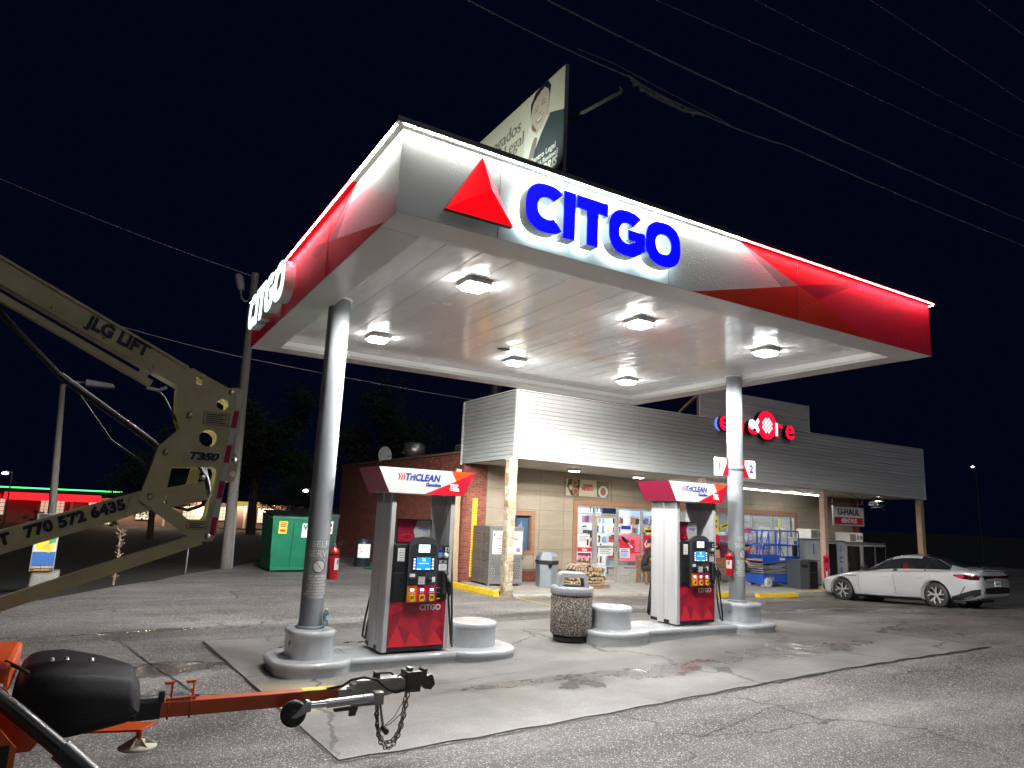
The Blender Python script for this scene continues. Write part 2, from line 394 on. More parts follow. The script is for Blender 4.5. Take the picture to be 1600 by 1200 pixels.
M_asph, M_conc = MATS['worn_asphalt'], MATS['stained_concrete']
M_dirt = mat('dark_verge', (.022, .022, .016), .9, var=.5, vs=1.5, bump=.6, bs=14)
M_tar = mat('crack_sealant', (.012, .012, .012), .5, bump=.4, bs=50)
M_walk = mat('pale_concrete', (.40, .39, .35), .65, var=.3, vs=2.5, bump=.25, bs=60)

def axis(a, b, step, far):
    xs = []; x = a
    while x <= b+1e-6: xs.append(round(x, 4)); x += step
    lo, hi, s = [], [], step*2
    x = a
    while x > -far: x -= s; s *= 1.5; lo.append(x)
    x, s = b, step*2
    while x < far: x += s; s *= 1.5; hi.append(x)
    return lo[::-1]+xs+hi
gx, gy = axis(-16, 46, 1.0, 600), axis(-14, 40, 1.0, 600)
m = MB(); nx = len(gx)
m.add([(x, y, gz(x, y)-.006) for y in gy for x in gx], [(j*nx+i, j*nx+i+1, (j+1)*nx+i+1, (j+1)*nx+i) for j in range(len(gy)-1) for i in range(nx-1)], 0, True)
m.build('ground', M_dirt, kind='structure')
m = MB(); XS = [-15+.5*i for i in range(141)]; NY = 80
vs = []
for x in XS:
    e = lot_edge(x)+.12*math.sin(x*3.1)+.08*math.sin(x*7.7)
    for j in range(NY+1):
        y = -12+(e+12)*j/NY; vs.append((x, y, gz(x, y)+(.004 if j < NY else -.03)))
m.add(vs, [(i*(NY+1)+j, (i+1)*(NY+1)+j, (i+1)*(NY+1)+j+1, i*(NY+1)+j+1) for i in range(len(XS)-1) for j in range(NY)], 0, True)
m.build('asphalt_lot', M_asph, kind='structure')

PADC = ((1.93, 5.73), (13.05, 6.25), (11.3, 11.2), (1.6, 11.03))
def padp(u, v):
    (ax, ay), (bx, by), (cx, cy), (dx, dy) = PADC
    return ((1-u)*(1-v)*ax+u*(1-v)*bx+u*v*cx+(1-u)*v*dx, (1-u)*(1-v)*ay+u*(1-v)*by+u*v*cy+(1-u)*v*dy)
m = MB(); U, V = 44, 24
def pz(x, y): return gz(x, y)+.014
vs = []
for j in range(V+1):
    for i in range(U+1):
        x, y = padp(i/U, j/V)
        if j == 0: y += .02*math.sin(i*2.1)
        vs.append((x, y, pz(x, y)))
m.add(vs, [(j*(U+1)+i, j*(U+1)+i+1, (j+1)*(U+1)+i+1, (j+1)*(U+1)+i) for j in range(V) for i in range(U)], 0, True)
rim = [i for i in range(U+1)]+[(j*(U+1)+U) for j in range(1, V+1)]+[V*(U+1)+i for i in range(U-1, -1, -1)]+[j*(U+1) for j in range(V-1, 0, -1)]
lo = [(vs[k][0], vs[k][1], vs[k][2]-.05) for k in rim]; hi = [vs[k] for k in rim]; n_ = len(rim)
m.add(hi+lo, [(k, (k+1) % n_, n_+(k+1) % n_, n_+k) for k in range(n_)])
m.build('concrete_pad', M_conc, kind='structure')

def crackstrip(name, pts, w, dz, seed, parent=None):
    r = random.Random(seed); P = []
    for (x0, y0), (x1, y1) in zip(pts[:-1], pts[1:]):
        L = math.hypot(x1-x0, y1-y0); k = max(2, int(L/.09))
        for i in range(k):
            t = i/k; P.append((x0+(x1-x0)*t+r.uniform(-.022, .022), y0+(y1-y0)*t+r.uniform(-.022, .022)))
    P.append(pts[-1]); vs = []
    for i, (x, y) in enumerate(P):
        a, b = P[max(i-1, 0)], P[min(i+1, len(P)-1)]; dx, dy = b[0]-a[0], b[1]-a[1]; L = math.hypot(dx, dy) or 1
        ww = w*r.uniform(.35, 1.2)/2
        for s in (-1, 1):
            X, Y = x-s*dy/L*ww, y+s*dx/L*ww; vs.append((X, Y, gz(X, Y)+dz))
    o = MB().add(vs, [(2*i, 2*i+1, 2*i+3, 2*i+2) for i in range(len(P)-1)]).build(name, M_tar, parent, kind='structure')
    return o
crackstrip('pavement_joint', [(1.9, 5.69), (5.5, 5.86), (9, 6.02), (13.1, 6.21)], .045, .0085, 1)
crackstrip('pavement_joint', [(1.92, 5.7), (1.76, 8.2), (1.58, 11.0)], .05, .0085, 2)
crackstrip('pavement_crack', [(.55, 11.4), (.75, 10.2), (1.05, 8.7), (1.3, 7.6)], .03, .0085, 3)
crackstrip('pavement_crack', [(6.6, 2.2), (6.9, 2.9), (7.7, 3.3), (8.3, 3.7), (9.6, 3.8), (11.2, 4.2), (12.4, 3.6), (14.5, 3.9)], .026, .0085, 4)
crackstrip('pavement_crack', [(5.1, 4.9), (6.4, 5.25), (7.5, 5.1), (8.2, 4.4), (8.4, 3.8)], .014, .0085, 5)
crackstrip('pavement_crack', [(2.6, 7.9), (3.6, 7.55), (4.8, 7.7)], .012, .018, 6)
crackstrip('pavement_crack', [(1.4, 4.3), (2.6, 3.5), (3.9, 3.2)], .014, .0085, 8)

# painted lines by the shop, and the raised walk along its front
def walkz(x): return .045-.0125*max(0, x-9)
m = MB(); wx = [8.95+.9*i for i in range(22)]; vs = []
for x in wx:
    z = walkz(x); vs += [(x, 14.72, gz(x, 14.7)-.15), (x, 14.72, z-.015), (x, 14.74, z), (x, 17.75, z)]
m.add(vs, [(4*i+k, 4*i+4+k, 4*i+5+k, 4*i+1+k) for i in range(len(wx)-1) for k in range(3)])
m.build('sidewalk', M_walk, kind='structure')
M_line = mat('worn_yellow_line', (.50, .38, .08), .6, var=.6, vs=14)
def gline(pts, w):
    vs = []
    for i, (x, y) in enumerate(pts):
        a, b = pts[max(i-1, 0)], pts[min(i+1, len(pts)-1)]; dx, dy = b[0]-a[0], b[1]-a[1]; L = math.hypot(dx, dy)
        for s in (-1, 1): X, Y = x-s*dy/L*w/2, y+s*dx/L*w/2; vs.append((X, Y, gz(X, Y)+.009))
    MB().add(vs, [(2*i, 2*i+1, 2*i+3, 2*i+2) for i in range(len(pts)-1)]).build('painted_line', M_line, kind='structure')
gline([(8.9+.5*i, 14.55) for i in range(12)], .10)
gline([(8.2, 17.2), (8.25, 16.4), (8.3, 15.4), (8.8, 14.6)], .09)
gline([(8.9, 12.9), (8.9, 13.7), (8.9, 14.5)], .08)
gline([(13.5+.5*i, 14.3-.02*i) for i in range(8)], .07)
gline([(18.9, 10.0+.5*i) for i in range(9)], .09)
def parking_block(cx, cy, L, rz, label, grp='yellow kerb blocks in front of the shop'):
    z = gz(cx, cy); t = MB(); h = .14
    prof = [(-.09, 0), (.09, 0), (.06, h), (-.06, h)]
    t.rings([[(-L/2, u, v) for u, v in prof], [(-L/2+.04, u*1.0, v) for u, v in prof], [(L/2-.04, u, v) for u, v in prof], [(L/2, u, v) for u, v in prof]], 0, False)
    o = t.build('parking_block', M_yellow, None, .02, loc=(cx, cy, z), rz=rz); tag(o, label, 'parking block', grp)
parking_block(8.45, 15.85, 2.1, R(94), 'yellow kerb block running from the brick corner to the stone post')
parking_block(15.2, 14.35, 1.6, 0, 'yellow wheel stop half hidden behind the second fuel pump and its column')
parking_block(17.95, 14.3, 1.75, 0, 'weathered yellow wheel stop in front of the blue scissor lift')
parking_block(20.2, 14.85, 1.5, R(2), 'yellow wheel stop touching the nose of the silver car')

# ------------------------------------------------------------------ fuel islands
M_isl = mat('grey_island_paint', (.50, .52, .545), .2, var=.18, vs=4, rvar=.08, bump=.08, bs=18, coat=.4)
def bull(cx, cy, w, d, r, z0, z1, name, parent, lip=.016):
    n = 7; rg = []
    for off, z in ((0, z0), (0, z1-.085), (lip*.6, z1-.072), (lip, z1-.045), (lip*.8, z1-.018), (0, z1-.004), (-.02, z1)):
        rg.append([(x, y, z) for x, y in rrect(cx, cy, w+2*off, d+2*off, r+off, n)])
    return MB().rings(rg, 0, True, False, True).build(name, M_isl, parent)
def island(x_col, x_blk, z, label, wc, wb):
    xm = (x_col+x_blk)/2; t = thing('fuel_island', label, 'fuel island', (xm, 8.93, z-.03), 0, 'grey fuel islands under the canopy')
    a, b = x_col-xm, x_blk-xm
    lo, hi = min(a, b), max(a, b)
    bull((lo+hi)/2, 0, hi-lo, .80, .2, 0, .197, 'kerb', t)
    bull(a, -.02, wc+.42, 1.06, .34, 0, .2, 'kerb_end', t); bull(b, -.02, wb+.46, 1.06, .42, 0, .2, 'kerb_end', t)
    bull(a, -.02, wc, .66, .2, .2, .52, 'column_plinth', t); bull(b, 0, wb, .62, .27, .2, .52, 'bollard_block', t)
    s = -1 if a < b else 1
    m = MB(); m.cyl((a-wc/2-.012, -.1, .36), (a-wc/2+.05, -.1, .36), .028, n=12); m.build('conduit_plug', M_steel, t)
island(2.5, 4.78, .0, 'grey painted fuel island under the nearer pump, water bottle on its plinth', .52, .62)
island(10.13, 7.24, .12, 'grey painted fuel island under the farther pump', .66, .62)

# ------------------------------------------------------------------ canopy
CX0, CX1, CY0, CY1, CZ, CT = 1.98, 10.62, 5.54, 12.40, 4.60, 5.41
def deckmat():
    n = N('white_deck_metal')
    n.b.inputs['Base Color'].default_value = (.74, .73, .71, 1); n.b.inputs['Specular IOR Level'].default_value = .5
    w = n.noise(1.0, 2, .5, n.scaled((2.4, .8, 1))); d = n.rng(n.noise(2.5, 6, .7, n.scaled((1, .35, 1))), .5, .8, 1, .86)
    vm = n.node('ShaderNodeVectorMath', operation='SCALE'); vm.inputs[0].default_value = (.84, .835, .825); n.link(d, vm.inputs['Scale'])
    n.b.inputs['Coat Weight'].default_value = .7; n.b.inputs['Coat Roughness'].default_value = .08
    n.fin(vm.outputs[0], n.rng(n.noise(6, 4), .3, .7, .12, .28), n.bump(w, .5, .07))
    f = N('wet_fascia_white')
    drop = n_drops(f)
    f.b.inputs['Base Color'].default_value = (.66, .68, .66, 1); f.fin((.66, .68, .66), .3, drop)
    return n.m
def n_drops(f):
    v = f.voro(46, 'SMOOTH_F1'); h = f.rng(v, .0, .32, 1, 0, True); msk = f.rng(f.noise(1.6, 4, .6), .42, .6, 0, 1)
    n = f.node('ShaderNodeBump'); n.inputs['Strength'].default_value = .55; n.inputs['Distance'].default_value = .02; f.link(f.math('MULTIPLY', h, msk), n.inputs['Height'])
    return n.outputs[0]
M_deck = deckmat(); M_fw = MATS['wet_fascia_white']
def fasc(name, col, rough=.3):
    f = N(name); f.b.inputs['Base Color'].default_value = (*col, 1); f.b.inputs['Specular IOR Level'].default_value = .12; f.fin(col, rough+.12, n_drops(f)); return f.m
M_fg, M_fr, M_fd, M_fo, M_fb = fasc('fascia_grey', (.34, .36, .35)), fasc('fascia_red', (.62, .025, .06)), fasc('fascia_dark_red', (.30, .004, .03)), fasc('fascia_orange', (.52, .035, .012)), fasc('fascia_bright_red', (.78, .012, .02))
FM = [M_fw, M_fg, M_fb, M_fd, M_fo, M_fr]
M_trim = mat('canopy_trim', (.55, .54, .52), .3, var=.1, vs=2)
can = thing('canopy', 'big flat fuel canopy with white underside and red and white fascia', 'canopy', (6.3, 8.97, CZ))
def inv(o): o.matrix_parent_inverse = Matrix.Translation((-6.3, -8.97, -CZ)); return o
z0, z1 = CZ, CT
A, Bm, P, Q, S, T, Uq = (6.44, z1), (7.2, 4.985), (7.52, 5.07), (8.95, z1), (7.93, 4.965), (8.98, z0), (5.62, z0)
front = [([(CX0, z0), Uq, Bm, A, (CX0, z1)], 0), ([A, Bm, P], 1), ([A, P, Q], 2), ([P, S, Q], 3), ([Uq, T, S, P, Bm], 4), ([Q, S, T, (CX1, z0), (CX1, z1)], 5)]
m = MB()
for p, k in front: m.flat(p, lambda u, v, d: (u, CY0, v), 0, k)
inv(m.build('fascia_panel', FM, can))
A2, P2, Q2, S2, T2, U2 = (6.85, z1), (7.8, 5.05), (9.25, z1), (8.2, 4.955), (9.02, z0), (5.83, z0)
B2 = (7.45, 5.05-.35*(.45/1.97))
left = [([(CY0, z0), U2, B2, A2, (CY0, z1)], 0), ([A2, B2, P2], 1), ([A2, P2, Q2], 2), ([P2, S2, Q2], 3), ([U2, T2, S2, P2, B2], 4), ([Q2, S2, T2, (CY1, z0), (CY1, z1)], 5)]
m = MB()
for p, k in left: m.flat(p, lambda u, v, d: (CX0, u, v), 0, k)
inv(m.build('fascia_panel', FM, can))
m = MB(); m.box(CX1-.03, CX1, CY0+.003, CY1, z0, z1); inv(m.build('fascia_panel', M_fr, can))
m = MB(); m.box(CX0+.003, CX1-.031, CY1-.03, CY1, z0, z1); inv(m.build('fascia_panel', M_fr, can))
for x in (3.02, 5.25, 7.52, 9.75, 10.44):
    inv(MB().box(x-.0025, x+.0025, CY0-.003, CY0+.001, z0+.003, z1-.003).build('seam_strip', mat('seam_grey', (.2, .17, .17), .4), can))
for y in (7.82, 10.1):
    inv(MB().box(CX0-.004, CX0+.001, y-.0025, y+.0025, z0+.003, z1-.003).build('seam_strip', MATS['seam_grey'], can))
# roof cap that shades the diode strip
M_cap = mat('black_cap_metal', (.02, .021, .023), .45)
for (a, b, c, d) in ((CX0-.09, CX1+.09, CY0-.09, CY0+.06), (CX0-.09, CX1+.09, CY1-.06, CY1+.09)):
    inv(MB().box(a, b, c, d, z1+.012, z1+.062).build('roof_cap', M_cap, can, .006))
for (a, b) in ((CX0-.09, CX0+.06), (CX1-.06, CX1+.09)):
    inv(MB().box(a, b, CY0+.062, CY1-.062, z1+.011, z1+.061).build('roof_cap', M_cap, can, .006))
for a, b, c, d, k in ((CX0-.088, A[0], CY0-.088, CY0-.001, 0), (A[0]+.001, CX1+.088, CY0-.088, CY0-.001, 1), (CX0-.088, CX0-.001, CY0, A2[0], 0), (CX0-.088, CX0-.001, A2[0]+.001, CY1+.088, 1), (CX1+.001, CX1+.088, CY0, CY1+.088, 1)): inv(MB().box(a, b, c, d, z1+.003, z1+.0105).build('added_reflector_strip', mat('reflector_red', (.6, .02, .04), .4) if k else M_white, can))  # reflectors added under the cap to lighten the dark gap above the fascia
inv(MB().box(CX0+.03, CX1-.03, CY0+.03, CY1-.03, z1-.02, z1+.02).build('roof_sheet', M_cap, can))
E_w = emis('white_diode', (1, 1, .93), LED_WHITE)
def diodes(run, fn):
    m = MB(); a, b, lim = run; t = a+.02; k = 0
    while t < b-.03:
        c = 0 if t < lim else 1
        p = [fn(t, 0, 0), fn(t+.015, 0, 0), fn(t+.015, 1, 1), fn(t, 1, 1)]
        m.add(p, [(0, 1, 2, 3)], 0 if t < lim else 1); t += .046
    return m
inv(diodes((CX0-.03, CX1+.06, A[0]), lambda t, u, w: (t, CY0-.082+.022*u, z1-.002-.004*(1-w))).build('diode_strip', [E_w, emis('pink_diode', (1, .30, .36), LED_WHITE*1.15)], can, fix=False, kind='stuff'))
inv(diodes((CY0-.03, CY1+.06, A2[0]), lambda t, u, w: (CX0-.082+.022*u, t, z1-.002-.004*(1-w))).build('diode_strip', [E_w, emis('pink_diode', (1, .30, .36), LED_WHITE*1.15)], can, fix=False, kind='stuff'))
inv(diodes((CX0-.05, CX1+.1, 99), lambda t, u, w: (t, CY1+.075-.03*u, z1-.002-.030*w)).build('diode_strip', emis('added_rear_diode', (1, 1, .95), 950), can, fix=False, kind='stuff'))  # rear run added to wash the shop siding with light
inv(diodes((CY0-.05, CY1+.1, -99), lambda t, u, w: (CX1+.082-.022*u, t, z1-.002-.004*(1-w))).build('diode_strip', [E_w, emis('pink_diode', (1, .30, .36), LED_WHITE*1.15)], can, fix=False, kind='stuff'))
# underside: border trim, upstand, deck panels
bw = .42
def trimbox(a, b, c, d): inv(MB().box(a, b, c, d, z0-.004, z0+.05).build('border_trim', M_trim, can, .004))
trimbox(CX0+.002, CX1-.002, CY0+.002, CY0+bw); trimbox(CX0+.002, CX1-.002, CY1-bw, CY1-.032)
trimbox(CX0+.002, CX0+bw, CY0+bw+.003, CY1-bw-.003); trimbox(CX1-bw, CX1-.032, CY0+bw+.003, CY1-bw-.003)
dz = z0+.13
for (a, b, c, d) in ((CX0+bw, CX1-bw, CY0+bw-.012, CY0+bw-.002), (CX0+bw, CX1-bw, CY1-bw+.002, CY1-bw+.012)):
    inv(MB().box(a, b, c, d, z0+.051, dz+.02).build('upstand', M_white, can))
for (a, b) in ((CX0+bw-.012, CX0+bw-.002), (CX1-bw+.002, CX1-bw+.012)):
    inv(MB().box(a, b, CY0+bw, CY1-bw, z0+.051, dz+.02).build('upstand', M_white, can))
nP = 19; pw = (CX1-CX0-2*bw)/nP
dm = MB().rings([[(-pw/2+.0012, y, 0), (-pw/2+.005, y, -.0025), (pw/2-.005, y, -.0025), (pw/2-.0012, y, 0), (pw/2-.0012, y, .03), (-pw/2+.0012, y, .03)] for y in (CY0+bw, CY1-bw)], 0, False).mesh('deck_panel', M_deck)
for i in range(nP):
    o = bpy.data.objects.new('deck_panel', dm); COL.objects.link(o); o.parent = can; o.location = (CX0+bw+pw*(i+.5)-6.3, -8.97, dz+rnd.uniform(-.0008, .0008)-CZ); o.rotation_euler = (0, rnd.uniform(-.002, .002), 0)
inv(MB().box(CX0+.03, CX1-.03, CY0+.03, CY1-.03, dz+.035, dz+.06).build('deck_pan', M_dark, can))
inv(MB().box(5.55, 5.75, 9.9, 10.0, dz-.02, dz-.008).build('drain_slot', M_dark, can))

# floodlights under the canopy: housing, lens and the lamp itself
E_lens = emis('lamp_lens', (1, .985, .95), 90)
M_house = mat('lamp_housing', (.62, .62, .60), .4)
def canopy_light(x, y, label):
    t = thing('canopy_light', label, 'ceiling light', (x, y, dz), 0, 'six square floodlights under the canopy')
    MB().rings([[(u, v, -.014) for u, v in rrect(0, 0, .36, .36, .05, 4)], [(u, v, -.055) for u, v in rrect(0, 0, .31, .31, .05, 4)]], 0, False).build('housing', M_house, t)
    m = MB(); m.rings([[(u, v, -.056) for u, v in rrect(0, 0, .28, .28, .04, 4)], [(u, v, -.098) for u, v in rrect(0, 0, .26, .26, .04, 4)]], 0, True, False, True); m.build('lens', E_lens, t)
    for s in (-1, 1): MB().box(-.17, .17, s*.155-.012, s*.155+.012, -.064, -.056).build('lens_frame', M_house, t)
    L = bpy.data.lights.new('floodlight', 'SPOT'); L.energy = CANOPY_W; L.spot_size = R(179); L.spot_blend = .03; L.shadow_soft_size = .13; L.color = (1, .985, .955); wide_beam(L)
    lo = bpy.data.objects.new('floodlight', L); COL.objects.link(lo); lo.parent = t; lo.location = (0, 0, -.118)
LN = [['at the front left corner, nearest the red triangle', 'in the middle of the front row', 'at the front right, nearest the right column'],
      ['at the back left, beside the left column', 'in the middle of the back row', 'at the back right corner, above the shop fascia']]
for j, y in enumerate((7.15, 10.52)):
    for i, x in enumerate((3.62, 6.23, 8.86)): canopy_light(x, y, 'square canopy floodlight '+LN[j][i])

# canopy columns
M_colp = mat('grey_column_paint', (.22, .235, .255), .6, var=.1, vs=2, coat=0)
def column(x, zb, label, pre):
    t = thing('canopy_column', label, 'column', (x, 8.93, zb), 0, 'grey round canopy columns')
    top = dz-.005-zb
    MB().cyl((0, 0, 0), (0, 0, top), .143, n=40).build('shaft', M_colp, t)
    MB().lathe([(.146, 0), (.175, .0), (.17, .025), (.146, .03)], n=32).build('base_ring', M_colp, t)
    MB().lathe([(.146, top-.03), (.16, top-.03), (.16, top-.005), (.146, top-.005)], n=32).build('collar', M_white, t)
    z = lambda w: w-zb
    wp = mat('white_print', (.48, .48, .48), .5)
    o = pre
    text('SELF', .115, wp, t, (0, 0, 1.50+o-zb), (0, 0, 0), .0006, .0, bend=(.1445, R(2)), sx=1)
    text('SERVE', .115, wp, t, (0, 0, 1.385+o-zb), (0, 0, 0), .0006, .0, bend=(.1445, R(2)))
    def curved(loops, r, mm, nm):
        b = MB(); flat = [p for l in loops for p in l]; tri = tessellate_polygon([[Vector((u, v, 0)) for u, v in l] for l in loops])
        b.add([(r*math.sin(u/r+R(2)), -r*math.cos(u/r+R(2)), v) for u, v in flat], [tuple(q) for q in tri]); b.build(nm, mm, t)
    zc = 1.235+o-zb
    strips = []
    b = MB()
    for k in range(12):
        u0, u1 = -.075+.15*k/12, -.075+.15*(k+1)/12
        h0, h1 = math.sqrt(max(0, .075**2-u0*u0)), math.sqrt(max(0, .075**2-u1*u1)); r = .1442
        b.add([(r*math.sin(u/r+R(2)), -r*math.cos(u/r+R(2)), zc+h) for u, h in ((u0, -h0), (u1, -h1), (u1, h1), (u0, h0))], [(0, 1, 2, 3)])
    b.build('decal_disc', wp, t)
    b = MB(); b.tube([(.1446*math.sin(.075*math.cos(a)/.1446+R(2)), -.1446*math.cos(.075*math.cos(a)/.1446+R(2)), zc+.075*math.sin(a)) for a in [2*PI*k/28 for k in range(28)]], .0045, 5, 0, True); b.build('decal_ring', M_ink, t)
    b = MB(); b.tube([(.1448*math.sin(u/.1446+R(2)), -.1448*math.cos(u/.1446+R(2)), zc-u) for u in (-.05, -.025, 0, .025, .05)], .004, 5); b.build('decal_bar', M_red, t)
    for i, s in enumerate(('NO SMOKING', 'STOP MOTOR', 'WARNING', 'IT IS UNLAWFUL', 'TO DISPENSE', 'GASOLINE INTO', 'ANY UNAPPROVED', 'CONTAINER')):
        text(s, .038, wp, t, (0, 0, 1.115+o-zb-.036*i), (0, 0, 0), .0006, .002, bend=(.1445, R(2)), res=1)
    return t
column(2.5, .49, 'grey column at the left end of the canopy', 0)
column(10.13, .61, 'grey column at the right end of the canopy, pump number flags on it', .2)

# pump number flags on the right column
t = thing('pump_number_sign', 'pair of red and white number flags on the right column', 'sign', (10.13, 8.93, 2.82))
for s, nn in ((-1, '1'), (1, '2')):
    m = MB(); f = lambda u, v, d: (s*u, -.012+d, v)
    m.prism([(.19, 0), (.54, 0), (.54, .33), (.19, .33)], f, 0, .02, 0); o = m.build('flag', M_white, t)
    m = MB(); m.flat([(.19, 0), (.355, 0), (.235, .24), (.25, .33), (.19, .33)], f, -.003, 0); m.build('red_print', M_red, t)
    m = MB(); m.flat([(.19, .33), (.25, .33), (.235, .26)], f, -.005, 0); m.build('orange_print', M_orange, t)
    text(nn, .20, M_blue, t, (s*.42, -.016, .165), bold=.006)
MB().lathe([(.146, .12), (.16, .12), (.16, .20), (.146, .20)], n=24).build('bracket', M_colp, t)

# ------------------------------------------------------------------ canopy lettering
def se(cx, cz, rx, rz, a, e=2.5):
    c, s = math.cos(R(a)), math.sin(R(a)); return (cx+rx*math.copysign(abs(c)**(2/e), c), cz+rz*math.copysign(abs(s)**(2/e), s))
def arcs(cx, cz, rx, rz, th, a0, a1, n=30):
    o = [se(cx, cz, rx, rz, a0+(a1-a0)*k/n) for k in range(n+1)]; i = [se(cx, cz, rx-th, rz-th, a1+(a0-a1)*k/n, 2.3) for k in range(n+1)]
    return o+i
def letters():
    h = .25
    C = arcs(.245, 0, .245, h, .135, 47, 313); I = [(.445, -h), (.585, -h), (.585, h), (.445, h)]
    Tt = [(.735, -h), (.875, -h), (.875, h-.135), (1.0, h-.135), (1.0, h), (.61, h), (.61, h-.135), (.735, h-.135)]
    G = [se(1.265, 0, .245, h, a) for a in range(48, 331, 9)]+[(1.505, -.16), (1.505, .045), (1.28, .045), (1.28, -.06), (1.375, -.06), (1.375, -.095)]+[se(1.265, 0, .11, h-.135, a, 2.3) for a in range(318, 47, -9)]
    O = ([se(1.775, 0, .25, h, a) for a in range(0, 360, 10)], [se(1.775, 0, .115, h-.135, a, 2.3) for a in range(0, 360, 10)][::-1])
    return [('C', [C]), ('I', [I]), ('T', [Tt]), ('G', [G]), ('O', list(O))]
M_ret = mat('letter_return', (.5, .5, .49), .35, .3)
E_blue, E_wh, E_halo = emis('blue_letter_glow', (.0, .0, 1), 1.25), emis('white_letter_glow', (.78, 1, .97), 1.15), emis('letter_halo', (.70, .93, 1), 5.5)
def sign(fn, off, sc, face, halo, label, back, frontd, nm):
    t = thing(nm, label, 'sign', fn(off+1.0*sc, 4.95, 0))
    c = Vector(t.location)
    loc = lambda u, v, d: tuple(Vector(fn(off+u*sc, 4.945+v*sc, d))-c)
    for ch, lp in letters():
        o = MB().plate(lp, loc, frontd, back).build('letter', M_ret, t)
        MB().plate(lp, loc, frontd+.012, frontd+.001).build('letter_face', face, o)
        if halo:
            ins = [[p for p in l] for l in lp]
            MB().plate(ins, loc, back-.001, back-.006).build('halo_glow', E_halo, o)
sign(lambda u, v, d: (u, CY0-d, v), 3.2, 1.0, E_blue, True, 'blue lit letters reading CITGO on the front fascia', .075, .20, 'illuminated_sign')
sign(lambda u, v, d: (CX0-d, u, v), 11.62, -1, E_wh, False, 'white lit letters reading CITGO on the left fascia', .06, .20, 'illuminated_sign') if False else None
def sign_left():
    t = thing('illuminated_sign', 'white lit letters reading CITGO on the red left fascia', 'sign', (CX0, 10.4, 4.95))
    loc = lambda u, v, d: (-d, 11.62-u*1.22-10.4, .02+v*1.12)
    for ch, lp in letters():
        o = MB().plate(lp, loc, .19, .05).build('letter', M_ret, t)
        MB().plate(lp, loc, .202, .191).build('letter_face', E_wh, o)
sign_left()
t = thing('emblem_sign', 'three sided red lit pyramid emblem on the front fascia', 'sign', (2.77, CY0, 4.95))
a, b, c, ap = (-.01, .37), (-.36, -.245), (.355, -.245), (.035, .0)
F = lambda p, d: (p[0], -d, p[1])
for pts, mm in (((a, b), emis('emblem_red', (1, .0, .004), 1.05)), ((b, c), MATS['emblem_red']), ((c, a), emis('emblem_crimson', (.75, .002, .03), .9))):
    MB().add([F(pts[0], .11), F(pts[1], .11), F(ap, .24)], [(0, 1, 2)]).build('facet', mm, t)
m = MB(); m.prism([a, b, c], lambda u, v, d: (u, -d, v), .045, .108); m.build('return_band', M_cap, t)
m = MB()
for x in (-.2, .2): m.box(x-.02, x+.02, -.046, -.001, -.1, -.06)
m.build('standoff', M_cap, t)

